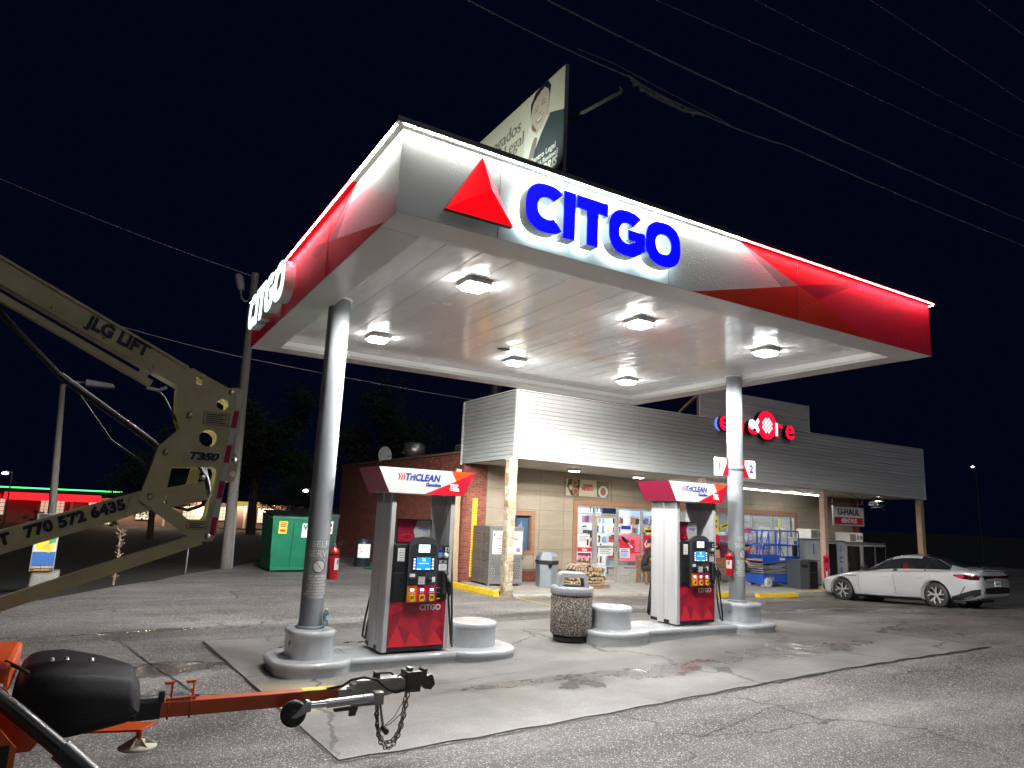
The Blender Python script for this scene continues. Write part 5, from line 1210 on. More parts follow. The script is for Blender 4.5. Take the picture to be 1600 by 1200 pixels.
box('shelf', .03, .40, -.27, -.241, .52, .55, M_head2, t); box('slot', -.33, -.08, -.285, -.2805, .70, .80, M_dark, t); MB().tube([(-.38, -.29, .80), (-.25, -.33, .78), (-.18, -.29, .80)], .012, 6).build('handle', M_black, t)
t = thing('advert_board', 'narrow upright red advert board strapped to the painted post', 'advert board', (21.02, 14.78, walkz(21)))
box('board', -.14, .16, -.01, .012, .02, 1.14, mat('advert_red', (.68, .05, .09), .45), t, .004)
m = MB(); m.flat(rc(-.09, .11, .92, 1.06), XZ(-.013), 0, 1); m.flat([(-.04, .45), (.05, .45), (.07, .62), (.03, .72), (-.03, .72), (-.06, .6)], XZ(-.0125), 0, 0); m.flat([(-.11, .25), (-.02, .25), (-.04, .5), (-.08, .45)], XZ(-.0125), -.0004, 2); m.flat([(.04, .25), (.13, .25), (.09, .45), (.05, .5)], XZ(-.0125), -.0004, 2); m.flat([(-.04, .64), (.04, .64), (.03, .74), (-.02, .76)], XZ(-.0125), -.0008, 2)
m.build('advert_print', [M_white, M_maroon, M_ink], t)
t = thing('gas_bottle', 'dark green gas bottle beside the painted post', 'gas bottle', (21.75, 15.3, walkz(21.7))); MB().lathe([(0, 0), (.12, 0), (.125, .03), (.125, .95), (.09, 1.08), (.03, 1.13), (.03, 1.2), (.05, 1.2), (.05, 1.27), (0, 1.28)], n=18).build('tank', mat('bottle_green', (.01, .06, .03), .35), t)
MB().lathe([(.127, .55), (.128, .56), (.128, .7), (.127, .71)], n=18).build('label_band', M_white, t)
# U-HAUL sign hung under the soffit
t = thing('hanging_sign', 'white over red U-HAUL RENTALS sign hung under the soffit', 'sign', (23.58, 15.6, 2.04), R(1))
box('panel', -.90, .90, -.02, .02, 0, .68, M_white, t, .004); box('red_field', -.86, .86, -.026, -.0205, .05, .30, mat('sign_red_field', (.55, .01, .035), .4), t); text('RENTALS', .20, M_white, t, (0, -.029, .175), bold=.011, sx=1.12); text('U-HAUL', .30, M_ink, t, (0, -.0215, .48), bold=.012, sx=1.22)
fr = MB()
for a in ((-.93, .93, .66, .69), (-.93, .93, -.01, .02)): fr.box(a[0], a[1], -.03, .03, a[2], a[3])
for x in (-.93, .90): fr.box(x, x+.03, -.03, .03, .021, .659)
fr.build('frame', M_steel, t); MB().cyl((-.95, 0, .80), (.95, 0, .80), .02, n=8).build('hanger_bar', M_brown, t)
for x in (-.6, .0, .6): MB().tube([(x, 0, .69), (x+.01, 0, .80)], .008, 6).build('hook', M_steel, t)
for x in (-.9, .9): MB().tube([(x, 0, .80), (x, 0, 1.16)], .012, 6).build('hanger_rod', M_brown, t)
# tangled flood lamp at the end
t = thing('flood_lamp', 'bracket flood lamp with loose wiring above the U-HAUL sign', 'flood lamp', (25.3, 15.5, 3.12))
MB().lathe([(.05, .04), (.09, 0), (.2, -.10), (.21, -.12)], n=18).build('reflector', M_steel, t); MB().lathe([(0, -.11), (.19, -.11)], n=18).build('lens', E_sof, t)
MB().tube([(-1.7, .1, .08), (-1.0, 0, -.12), (-.4, 0, -.22), (0, 0, -.25), (.3, .05, -.3), (.5, 0, -.2)], .014, 6).build('wiring', M_black, t); MB().tube([(-.5, 0, -.2), (-.3, .1, -.38), (.1, 0, -.34), (.35, -.05, -.45)], .012, 6).build('wiring', M_black, t); box('junction_box', -.45, -.2, -.1, .1, -.3, -.15, M_steel, t, .01); MB().bar((0, 0, .04), (-.25, .0, -.17), .04, .03).build('bracket', M_steel, t)
L = bpy.data.lights.new('flood_light', 'SPOT'); L.energy = 18; L.spot_size = R(150); L.spot_blend = .4; L.shadow_soft_size = .1; L.color = (1, .93, .82); lo = bpy.data.objects.new('flood_light', L); COL.objects.link(lo); lo.parent = t; lo.location = (0, 0, -.14)

# ENCORE sign: red lit letters, big round O with a white lattice
E_er, E_ew = emis('shop_sign_red', (1, .004, .03), 1.1), emis('shop_sign_white', (.95, 1, 1), 1.0)
t = thing('illuminated_sign', 'red lit encore shop sign with a round white lattice emblem', 'sign', (17.75, 14.78, 5.03))
def glyph(s, x, z, size):
    text(s, size, M_black, t, (x+.03, -.075, z), ext=.075, bold=.022, name='letter', sx=1.05); text(s, size, E_er, t, (x, -.165, z), ext=.01, bold=.008, name='letter_face', sx=1.05)
for s, x in (('e', -1.60), ('n', -.98), ('c', -.37), ('r', .86), ('e', 1.43)): glyph(s, x, -.02, .92)
MB().prism(circ(.33, .03, .48, 40), XZ(-.17), 0, .16).build('emblem_body', M_black, t); MB().prism(circ(.30, .04, .45, 40), XZ(-.185), 0, .014).build('emblem_face', E_er, t)
m = MB(); s_ = .095
for i in range(-2, 3):
    for j in range(-2, 3):
        if abs(i)+abs(j) > 3: continue
        cx, cz = .31+(i-j)*s_*.72, .03+(i+j)*s_*.72; o = [(cx, cz-s_*.5), (cx+s_*.5, cz), (cx, cz+s_*.5), (cx-s_*.5, cz)]; h = [(cx+.02*math.cos(R(a)), cz+.02*math.sin(R(a))) for a in (0, 90, 180, 270)]
        m.plate([o, h[::-1]], XZ(-.192), 0, .005)
m.build('lattice', E_ew, t)
MB().prism(circ(-.40, .0, .155, 24), XZ(-.192), 0, .006).build('white_disc', E_ew, t); MB().prism([(-.28, .06), (-.12, .22), (-.07, .12), (-.15, -.0), (-.07, -.16), (-.14, -.26), (-.28, -.08)], XZ(-.192), 0, .006).build('white_arrow', E_ew, t); box('white_bar', .70, .80, -.192, -.186, -.26, .16, E_ew, t)
MB().prism(circ(-1.66, -.10, .21, 20), XZ(-.02), 0, .006).build('halo_glow', emis('blue_reflection_glow', (.12, .25, 1), .8), t)  # glowing disc stands in for a blue reflection on the first letter

# bench with two seated people
def bench(x, y, w, label):
    t = thing('bench', label, 'bench', (x, y, walkz(x)), 0)
    for k in range(4): box('seat_slat', -w/2, w/2, -.2+.1*k, -.115+.1*k, .40, .435, M_brown, t)
    for k in range(3): box('back_slat', -w/2, w/2, .235, .26, .5+.13*k, .60+.13*k, M_brown, t)
    for s in (-1, 1): m = MB(); m.box(s*(w/2-.1)-.03, s*(w/2-.1)+.03, -.2, -.14, 0, .399); m.box(s*(w/2-.1)-.03, s*(w/2-.1)+.03, .261, .30, 0, .86); m.box(s*(w/2-.1)-.03, s*(w/2-.1)+.03, -.139, .26, .34, .399); m.build('end_frame', M_brown, t)
bench(15.75, 17.05, 1.5, 'brown slatted bench under the red window poster'); bench(18.95, 16.9, 1.9, 'brown slatted bench mostly behind the right column')
M_skin = mat('skin', (.45, .27, .19), .5); M_tee = mat('black_cotton', (.014, .014, .016), .85, bump=.2, bs=30); M_hair = mat('dark_hair', (.015, .011, .009), .6)
def skin_mesh(name, verts, edges, radii, root, m, parent, sub=2):
    me = bpy.data.meshes.new(name); me.from_pydata(verts, edges, []); o = bpy.data.objects.new(name, me); COL.objects.link(o); o.parent = parent
    md = o.modifiers.new('skin', 'SKIN'); sv_ = me.skin_vertices[0].data
    for i, rr in enumerate(radii): sv_[i].radius = (rr, rr) if not isinstance(rr, tuple) else rr; sv_[i].use_root = (i == root)
    md.use_smooth_shade = True; s = o.modifiers.new('sub', 'SUBSURF'); s.levels = sub; s.render_levels = sub; me.materials.append(m)
    return o
def person(x, y, rz, label, lean, knee):
    """seated figure facing local -Y; seat height .43"""
    t = thing('person', label, 'person', (x, y, walkz(x)+.0), rz, None); zs = .44
    sh = Vector((0, -lean*.42, zs+.56)); nk = Vector((0, -lean*.50, zs+.66)); hd = Vector((0, -lean*.62-.02, zs+.80))
    V = [(0, .02, zs+.08), (0, -lean*.16, zs+.28), tuple(sh-Vector((0, 0, .06))), tuple(nk), tuple(hd)]; E = [(0, 1), (1, 2), (2, 3), (3, 4)]; Rr = [(.16, .115), (.145, .105), (.165, .105), .055, .05]
    for s in (-1, 1):
        b = len(V); k = Vector((s*.12, -.46, zs+.06)); f = Vector((s*.13, -.46+knee, .09))
        V += [(s*.10, -.02, zs+.05), (s*.115, -.24, zs+.07), tuple(k), tuple(k*.5+f*.5), tuple(f)]; E += [(0, b), (b, b+1), (b+1, b+2), (b+2, b+3), (b+3, b+4)]; Rr += [.095, .085, .062, .055, .042]
    skin_mesh('clothed_body', V, E, Rr, 0, M_tee, t)
    V, E, Rr = [tuple(nk-Vector((0, -.0, .04))), tuple(nk+Vector((0, -.005, .05))), tuple(hd+Vector((0, 0, .02))), tuple(hd+Vector((0, -.01, .09)))], [(0, 1), (1, 2), (2, 3)], [.05, .052, (.078, .095), (.07, .085)]
    hdm = skin_mesh('head', V, E, Rr, 0, M_skin, t)
    MB().lathe([(.0, .13), (.05, .12), (.085, .07), (.092, .0), (.08, -.03)], tuple(hd+Vector((0, .02, .045))), 16).build('hair', M_hair, hdm); m = MB(); m.rings([[(-.012, hd.y-.09, hd.z+.05), (.012, hd.y-.09, hd.z+.05), (.0, hd.y-.085, hd.z+.08)], [(-.01, hd.y-.115, hd.z+.02), (.01, hd.y-.115, hd.z+.02), (.0, hd.y-.1, hd.z+.06)]], 0, False); m.build('nose', M_skin, hdm)
    for s in (-1, 1):
        MB().lathe([(0, -.004), (.011, 0), (0, .004)], (s*.032, hd.y-.092, hd.z+.055), 8, axis='y').build('eye', M_ink, hdm); MB().lathe([(0, -.008), (.022, 0), (0, .008)], (s*.082, hd.y+.005, hd.z+.03), 10, axis='x').build('ear', M_skin, hdm)
    box('mouth', -.022, .022, hd.y-.096, hd.y-.09, hd.z-.014, hd.z-.006, mat('lips', (.3, .1, .09), .5), hdm)
    for s in (-1, 1):
        S_ = sh+Vector((s*.20, 0, -.03)); el = Vector((s*.25, -.16-lean*.3, zs+.27)); wr = Vector((s*.12, -.38, zs+.20))
        skin_mesh('sleeve', [tuple(S_+Vector((-s*.06, 0, 0))), tuple(S_), tuple(S_*.35+el*.65)], [(0, 1), (1, 2)], [.06, .066, .058], 1, M_tee, t, 1)
        arm = skin_mesh('arm', [tuple(S_*.5+el*.5), tuple(el), tuple(el*.4+wr*.6), tuple(wr), tuple(wr+Vector((-s*.03, -.05, -.01)))], [(0, 1), (1, 2), (2, 3), (3, 4)], [.045, .043, .036, .026, (.04, .02)], 1, M_skin, t, 1)
        for q in range(4):
            p0 = wr+Vector((-s*.03+(q-1.5)*.018, -.06, -.01)); skin_mesh('finger', [tuple(p0), tuple(p0+Vector((0, -.035, -.008))), tuple(p0+Vector((0, -.052-.006*(1.5-abs(q-1.5)), -.03)))], [(0, 1), (1, 2)], [.010, .009, .007], 0, M_skin, arm, 1)
        p0 = wr+Vector((-s*.055, -.02, .0)); skin_mesh('thumb', [tuple(p0), tuple(p0+Vector((-s*.025, -.03, 0))), tuple(p0+Vector((-s*.02, -.06, -.012)))], [(0, 1), (1, 2)], [.011, .010, .008], 0, M_skin, arm, 1)
        fx, fy = s*.13, -.46+knee
        m = MB(); m.rings([[(fx+a*w, fy+yy, z) for a, z in ((-1, .0), (1, .0), (1, h*.6), (.5, h), (-.5, h), (-1, h*.6))] for yy, w, h in ((.07, .035, .10), (.03, .042, .12), (-.06, .046, .085), (-.14, .045, .06), (-.19, .025, .035))], 0, True); m.build('shoe', mat('white_sneaker', (.6, .58, .54), .6), t, .004)
person(15.02, 16.98, R(58), 'person in a black tee seated on the bench left of the farther pump', .35, .05)
person(19.45, 16.85, R(25), 'person in black trousers and pale sneakers seated behind the right column', .2, -.22)

# ------------------------------------------------------------------ silver saloon car
M_paint = mat('silver_car_paint', (.46, .475, .49), .22, .3, coat=1.0, var=.03, vs=2)
M_cglass = mat('tinted_car_glass', (.012, .014, .016), .04, spec=.8); M_ctrim = mat('black_trim', (.012, .012, .013), .35)
def smooth_mesh(vs, fs, mi, mats, lv):
    me = bpy.data.meshes.new('shell'); me.from_pydata(vs, [], fs)
    for q in mats: me.materials.append(q)
    me.polygons.foreach_set('material_index', mi); o = bpy.data.objects.new('shell', me); COL.objects.link(o)
    s = o.modifiers.new('s', 'SUBSURF'); s.levels = lv; s.render_levels = lv
    return o
def make_car():
    # local: x = length, nose at 0, tail at 4.9; y = half width; z up. stations: x, bottom z, belt z, top z, half width, half width at the top edge, glasshouse flag
    ST = [(0.00, .34, .50, .56, .52, .36, 0), (.06, .24, .55, .62, .70, .52, 0), (.22, .19, .62, .70, .80, .62, 0), (.50, .17, .70, .79, .87, .68, 0), (.95, .17, .79, .875, .905, .70, 0),
          (1.40, .17, .85, .945, .92, .70, 0), (1.62, .17, .875, .985, .925, .68, 1), (2.02, .17, .895, 1.20, .925, .60, 1), (2.42, .17, .905, 1.385, .925, .555, 1), (2.85, .17, .915, 1.442, .925, .55, 1),
          (3.30, .17, .925, 1.43, .925, .545, 1), (3.72, .17, .945, 1.345, .925, .535, 1), (4.12, .18, .965, 1.205, .92, .55, 1), (4.42, .19, .985, 1.095, .91, .60, 0), (4.66, .24, .985, 1.055, .88, .62, 0), (4.82, .30, .93, 1.03, .82, .60, 0), (4.90, .40, .80, .92, .72, .52, 0)]
    rows = []
    for (x, zb, zl, zt, w, wt, g) in ST:
        k = .82 if g else .9
        rows.append([(x, 0, zb), (x, w*.80, zb), (x, w*.965, zb+.05), (x, w*.99, zb+.22 if zb+.22 < zl-.2 else (zb+zl)/2), (x, w, zl-.14), (x, w*.975, zl), (x, max(wt+.02, w*.93), zl+.035) if g else (x, w*.92, zl+.03), (x, wt, zt-.045) if g else (x, wt, zt-.018), (x, wt*.72, zt-.008), (x, 0, zt)])
    n = len(rows[0]); vs, fs, mi = [], [], []
    full = [r + [(x, -y, z) for (x, y, z) in r[-2:0:-1]] for r in rows]; nf = len(full[0])
    for r in full: vs += r
    for i in range(len(full)-1):
        for k in range(nf):
            a, b = i*nf+k, i*nf+(k+1) % nf; fs.append((a, b, b+nf, a+nf)); kk = k if k < n-1 else nf-1-k; mt = 0
            if kk == 6 and 6 <= i <= 11: mt = 1
            if kk in (7, 8) and i in (6, 7): mt = 2
            if kk in (7, 8) and i in (10, 11, 12): mt = 3
            if kk == 6 and i == 12: mt = 0
            mi.append(mt)
    fs.append(tuple(range(nf))[::-1]); mi.append(0); fs.append(tuple(range((len(full)-1)*nf, len(full)*nf))); mi.append(0)
    return smooth_mesh(vs, fs, mi, [M_paint, M_cglass, M_cglass, M_cglass], 2)
WBX = (.90, 3.72); WR = .335
shell = make_car()
cutb = MB()
for x in WBX:
    for s in (-1, 1): cutb.cyl((x, s*.60, WR+.01), (x, s*1.2, WR+.01), .395, n=40)
cutter = cutb.build('cutter', M_ctrim)
bo = shell.modifiers.new('b', 'BOOLEAN'); bo.object = cutter; bo.operation = 'DIFFERENCE'; bo.solver = 'EXACT'
bpy.context.view_layer.update(); dg = bpy.context.evaluated_depsgraph_get()
full = bpy.data.meshes.new_from_object(shell.evaluated_get(dg)); bpy.data.objects.remove(shell); bpy.data.objects.remove(cutter)
bmf = bmesh.new(); bmf.from_mesh(full); car_bvh = BVHTree.FromBMesh(bmf)
CARX, CARYF = 21.13, 14.58
car_rz = PI/2 + R(180)   # nose towards the shop: local +x runs to -Y
car = thing('parked_car', 'silver saloon parked nose in at the right end of the shop', 'car', (CARX, CARYF, gz(CARX, 12.4)-.005), -PI/2)
zF_, zR_ = gz(CARX, 13.68), gz(CARX, 10.86); sl_ = (zR_-zF_)/2.82
car.rotation_euler = (0, -math.atan(sl_), -PI/2); car.location.z = zF_-sl_*.9-.004
def piece(name, mats_idx):
    b = bmf.copy(); bmesh.ops.delete(b, geom=[f for f in b.faces if f.material_index not in mats_idx], context='FACES'); me = bpy.data.meshes.new(name)
    for f in b.faces: f.smooth = True; f.material_index = 0
    b.to_mesh(me); b.free(); me.materials.append(M_paint if 0 in mats_idx else M_cglass); o = link(name, me, car); return o
body = piece('body', (0, 4, 5))
piece('side_windows', (1,)); piece('windscreen', (2,)); piece('rear_window', (3,))
def on_side(x, z, s=-1, off=.0):
    h = car_bvh.ray_cast(Vector((x, s*3, z)), Vector((0, -s, 0))); return (h[0]+h[1]*off) if h[0] else Vector((x, s*.9, z))
def seam(pts, r_, m, nm, s=-1, off=.0, parent=None):
    P = []
    for a, b in zip(pts[:-1], pts[1:]):
        for k in range(6): P.append((a[0]+(b[0]-a[0])*k/6, a[1]+(b[1]-a[1])*k/6))
    P.append(pts[-1]); return MB().tube([on_side(x, z, s, off) for x, z in P], r_, 5).build(nm, m, parent or car)
M_matte = mat('matte_black_trim', (.010, .010, .011), .7, spec=.2)
def lerp_line(L, t):
    k = min(int(t*(len(L)-1)), len(L)-2); f = t*(len(L)-1)-k; return (L[k][0]*(1-f)+L[k+1][0]*f, L[k][1]*(1-f)+L[k+1][1]*f)
def patch(nm, lo_, hi_, m, s=-1, off=.006, nu=12, nv=4, proj=None):
    proj = proj or (lambda a, b: on_side(a, b, s, off)); vs = []
    for j in range(nv+1):
        for i in range(nu+1):
            a, b = lerp_line(lo_, i/nu), lerp_line(hi_, i/nu); vs.append(proj(a[0]*(1-j/nv)+b[0]*j/nv, a[1]*(1-j/nv)+b[1]*j/nv))
    me = MB().add(vs, [(j*(nu+1)+i, j*(nu+1)+i+1, (j+1)*(nu+1)+i+1, (j+1)*(nu+1)+i) for j in range(nv) for i in range(nu)], 0, True); return me.build(nm, m, car)
def on_rear(y, z, off=.006):
    h = car_bvh.ray_cast(Vector((8, y, z)), Vector((-1, 0, 0))); return (h[0]+h[1]*off) if h[0] else Vector((4.85, y, z))
patch('rear_diffuser', [(-.62, .43), (0, .42), (.62, .43)], [(-.66, .57), (0, .60), (.66, .57)], M_matte, proj=lambda y, z: on_rear(y, z, .007))
patch('taillight_bar', [(-.64, .80), (0, .83), (.64, .80)], [(-.66, .89), (0, .88), (.66, .89)], mat('taillight_dark', (.035, .003, .006), .06), proj=lambda y, z: on_rear(y, z, .008))
patch('boot_seam', [(-.60, .72), (0, .70), (.60, .72)], [(-.60, .735), (0, .715), (.60, .735)], M_ctrim, nv=1, proj=lambda y, z: on_rear(y, z, .003))
for s in (-1, 1):
    d = None
    seam([(1.50, .84), (1.47, .5), (1.53, .24), (2.55, .22), (2.60, .5), (2.56, .88)], .0045, M_ctrim, 'door_seam', s); seam([(2.60, .5), (2.62, .24), (3.28, .24), (3.42, .45), (3.62, .80), (3.6, .90)], .0045, M_ctrim, 'door_seam', s)
    seam([(1.55, .905), (1.9, .925), (2.8, .945), (3.6, .97), (4.1, .99)], .008, M_ctrim, 'window_sill_trim', s, .002); seam([(1.70, .93), (2.05, 1.15), (2.42, 1.335), (2.85, 1.385), (3.3, 1.375), (3.75, 1.28), (4.12, 1.10), (4.14, 1.0)], .012, M_chrome, 'window_trim', s, .003)
    for x0, x1 in ((2.56, 2.66),): MB().add([on_side(x, z, s, .004) for x, z in ((2.55, .95), (2.68, .95), (2.72, 1.37), (2.62, 1.375))], [(0, 1, 2, 3)]).build('door_pillar', M_ctrim, car)
    seam([(3.46, .97), (3.60, 1.30)], .014, M_ctrim, 'door_pillar', s, .002)
    for x in (2.32, 3.36): p = on_side(x, .785, s); MB().tube([p+Vector((-.10, s*.002, -.005)), p+Vector((-.07, s*.03, .0)), p+Vector((.07, s*.03, .003)), p+Vector((.11, s*.002, .0))], [.012, .016, .016, .012], 8).build('door_handle', M_paint, car)
    seam([(1.32, .30), (2.0, .265), (3.0, .265), (3.3, .30)], .014, M_paint, 'side_crease', s, .004); seam([(1.30, .225), (2.2, .215), (3.3, .22)], .036, M_matte, 'rocker_trim', s, -.006)
    seam([(.98, .77), (1.15, .775), (1.28, .765), (1.42, .775)], .012, M_ctrim, 'fender_vent', s)
    mr = MB(); p = Vector((1.78, s*.93, 1.0)); mr.rings([[(1.70, s*.98, .95), (1.70, s*1.10, .96), (1.70, s*1.11, 1.06), (1.70, s*.98, 1.07)], [(1.80, s*.97, .945), (1.80, s*1.13, .955), (1.80, s*1.14, 1.075), (1.80, s*.97, 1.085)], [(1.87, s*.98, .95), (1.87, s*1.12, .96), (1.87, s*1.13, 1.07), (1.87, s*.98, 1.08)]], 0, True); mr.bar((1.76, s*.88, .945), (1.78, s*1.0, .97), .05, .03); mr.build('door_mirror', M_ctrim, car, .008)
    for x in WBX:
        w = MB().lathe([(.20, -.10), (.25, -.11), (.315, -.105), (WR, -.08), (WR, .08), (.315, .105), (.25, .11), (.235, .10)], (x, s*.80, WR), 36, axis='y').build('tyre', M_rubber, car)
        MB().lathe([(.236, s*.10), (.228, s*.095), (.222, s*.02), (.10, s*.0), (.0, s*.0)], (x, s*.80, WR), 36, axis='y').build('rim_barrel', M_dark, w)
        sp = MB()
        for q in range(5):
            a = 2*PI*q/5+.35
            for da, ww in ((-.16, .030), (.16, .030)):
                c0 = (x+.05*math.cos(a), s*.885, WR+.05*math.sin(a)); c1 = (x+.15*math.cos(a+da*.9), s*.90, WR+.15*math.sin(a+da*.9)); c2 = (x+.226*math.cos(a+da*1.9+.12), s*.897, WR+.226*math.sin(a+da*1.9+.12))
                sp.bar(c0, c1, ww, .02, 0, (0, 1, 0)); sp.bar(c1, c2, ww*1.1, .02, 0, (0, 1, 0))
        sp.build('rim_spokes', mat('alloy_silver', (.40, .40, .41), .3, .5), w, .004); MB().lathe([(.226, s*.905), (.238, s*.905), (.240, s*.895)], (x, s*.0+0, WR), 36, axis='y').build('rim_lip', M_chrome, w); MB().lathe([(.0, s*.905), (.05, s*.90), (.06, s*.88)], (x, 0, WR), 16, axis='y').build('hub_cap', M_steel, w)
        MB().lathe([(.40, s*.60), (.40, s*.885)], (x, 0, WR+.01), 36, axis='y').build('wheel_well', M_dark, car)
        arch = [on_side(x+.40*math.cos(R(a)), WR+.01+.40*math.sin(R(a)), s, .0) for a in range(0, 181, 9)]; MB().tube(arch, .012, 6).build('arch_lip', M_paint, car)
    # lamps and trim laid onto the body skin
    patch('headlight', [(.07, .575), (.25, .615), (.50, .685)], [(.13, .64), (.30, .69), (.50, .70)], mat('headlight_lens', (.5, .52, .55), .08), s)
    patch('bumper_intake', [(.05, .36), (.14, .31), (.24, .30)], [(.05, .50), (.12, .52), (.20, .48)], M_ctrim, s)
    patch('taillight', [(4.24, .875), (4.45, .80), (4.66, .775), (4.88, .77)], [(4.26, .905), (4.5, .915), (4.7, .92), (4.885, .89)], mat('taillight_dark', (.035, .003, .006), .06), s, .007)
    patch('taillight_red', [(4.30, .868), (4.42, .83), (4.50, .815)], [(4.31, .892), (4.42, .895), (4.52, .90)], mat('taillight_glow', (.35, .01, .03), .1, emit=(1, .03, .08), es=.12), s, .010)
    patch('lower_bumper', [(4.10, .235), (4.4, .25), (4.64, .31), (4.86, .42)], [(4.15, .33), (4.42, .43), (4.68, .52), (4.885, .56)], M_matte, s, .007)
    seam([(4.30, .32), (4.40, .45), (4.50, .60)], .014, M_ctrim, 'bumper_vent', s, .002)
    patch('chrome_accent', [(4.40, .275), (4.55, .275), (4.66, .33)], [(4.44, .30), (4.56, .36), (4.68, .385)], M_chrome, s, .010)
bmf.free()
box('boot_lid_lip', 4.68, 4.86, -.60, .60, 1.005, 1.03, M_paint, car, .01)
pl = box('licence_plate', 4.88, 4.91, -.16, .16, .60, .74, M_white, car, .004)
m = MB(); m.box(4.9102, 4.912, -.12, .12, .65, .70); m.build('plate_print', M_greyink, pl); box('grille', .0, .04, -.45, .45, .36, .56, M_ctrim, car, .02)
box('underbody', .9, 4.4, -.75, .75, .16, .24, M_dark, car)
for s in (-1, 1): MB().lathe([(.0, .32), (.10, .30), (.13, .0), (.16, -.25), (0, -.3)], (2.75, s*.36, .86), 12).build('seat', mat('car_seat', (.3, .3, .3), .6), car) if False else None
del full

# ------------------------------------------------------------------ dumpsters, drum
M_dgr = mat('dumpster_green', (.004, .13, .065), .5, var=.25, vs=3, bump=.15, bs=5, spec=.25); M_dgr2 = mat('dumpster_dark_green', (.006, .035, .025), .5, var=.3, vs=3)
def dumpster(loc, rz, m_, label, w, d, h):
    t = thing('dumpster', label, 'dumpster', loc, rz, 'dumpsters at the back of the lot')
    b = MB(); b.hexa([(-w/2+.10, .18, .06), (w/2-.02, .18, .06), (w/2-.02, d, .06), (-w/2+.10, d, .06), (-w/2, 0, h), (w/2, 0, h), (w/2, d, h+.12), (-w/2, d, h+.12)]); b.build('container', m_, t, .01)
    fp = lambda x, q: .18*(1-(q-.06)/(h-.06))
    for x in (-w*.12, w*.40): MB().bar((x, fp(x, .15)-.015, .15), (x, fp(x, h-.12)-.015, h-.12), .05, .03, 0, (0, 1, 0)).build('rib', m_, t)
    MB().bar((-w/2-.02, -.02, h), (w/2+.02, -.02, h), .06, .07).build('top_rim', m_, t); MB().bar((-w/2+.09, .15, .10), (w/2, .15, .10), .05, .08).build('bottom_rim', m_, t)
    for x in (-w/4, w/4): MB().hexa([(x-w/4+.01, 0, h+.04), (x+w/4-.01, 0, h+.04), (x+w/4-.01, d, h+.17), (x-w/4+.01, d, h+.17), (x-w/4+.03, .02, h+.07), (x+w/4-.03, .02, h+.07), (x+w/4-.03, d-.02, h+.2), (x-w/4+.03, d-.02, h+.2)]).build('lid', M_black, t)
    MB().bar((-w/2+.07, .05, .5), (-w/2+.05, .02, .85), .06, .05, 0, (0, 1, 0)).build('lift_pocket', m_, t)
    for x in (-w/2+.2, w/2-.1): MB().box(x-.05, x+.05, .25, .35, 0, .06).build('foot', M_black, t)
    return t, fp
t, fp = dumpster((5.36, 20.95, gz(5.3, 21)), R(2), M_dgr, 'bright green dumpster with yellow and white labels left of the column', 1.72, 1.3, 1.55)
def decal(nm, x0, x1, z0, z1, m_, parent, d=.006):
    b = MB(); b.add([(x0, fp(0, z0)-d, z0), (x1, fp(0, z0)-d, z0), (x1, fp(0, z1)-d, z1), (x0, fp(0, z1)-d, z1)], [(0, 1, 2, 3)]); return b.build(nm, m_, parent)
decal('warning_label', -.66, -.42, 1.10, 1.45, M_yellow, t)
for z in (1.41, 1.36, 1.31): decal('label_print', -.63, -.45, z-.02, z+.005, M_ink, t, .0075)
decal('label_print', -.62, -.46, 1.15, 1.22, M_red, t, .0075)
decal('maker_label', .02, .50, 1.0, 1.40, M_white, t)
a = math.atan2(.18, 1.5)
text('W', .22, mat('logo_green', (.02, .12, .07), .5), t, (.16, fp(0, 1.28)-.009, 1.28), (PI/2-a*-1, 0, 0), bold=.014, sx=.9); text('M', .22, mat('logo_gold', (.75, .40, .02), .5), t, (.33, fp(0, 1.28)-.009, 1.28), (PI/2+a, 0, 0), bold=.014, sx=.9); text('800-222-7724', .065, M_greyink, t, (.26, fp(0, 1.13)-.009, 1.13), (PI/2+a, 0, 0)); text('wm.com', .05, M_greyink, t, (.26, fp(0, 1.05)-.009, 1.05), (PI/2+a, 0, 0))
t, fp = dumpster((6.28, 22.55, gz(6.3, 22)), R(-2), M_dgr2, 'dark green dumpster half hidden behind the left column', 1.3, 1.3, 1.62)
decal('maker_label', .26, .48, 1.05, 1.45, M_white, t); decal('label_print', .29, .45, 1.28, 1.38, M_ink, t, .0075); decal('label_print', .29, .45, 1.12, 1.2, M_greyink, t, .0075)
t = thing('oil_drum', 'dark drum with a white label against the brick side wall', 'drum', (7.95, 22.9, gz(7.9, 22.9)))
MB().lathe([(0, 0), (.27, 0), (.275, .02), (.27, .3), (.28, .31), (.28, .33), (.27, .34), (.27, .60), (.28, .61), (.28, .63), (.27, .64), (.27, .88), (.275, .90), (.25, .90), (.25, .88), (0, .88)], n=28).build('shell', mat('drum_navy', (.012, .016, .025), .4), t)
b = MB(); b.add([(.283*math.sin(q), -.283*math.cos(q), z) for z in (.30, .74) for q in [-.95+.2*i for i in range(9)]], [(i, i+1, i+10, i+9) for i in range(8)], 0, True); b.build('label', M_white, t, fix=False)
b = MB(); b.add([(.285*math.sin(q), -.285*math.cos(q), z) for z, q in ((.62, -.75), (.62, -.25), (.46, -.48))], [(0, 1, 2)]); b.add([(.285*math.sin(q), -.285*math.cos(q), z) for z, q in ((.5, .0), (.5, .5), (.6, .5), (.6, .0))], [(0, 1, 2, 3)]); b.build('label_print', M_red, t, fix=False)

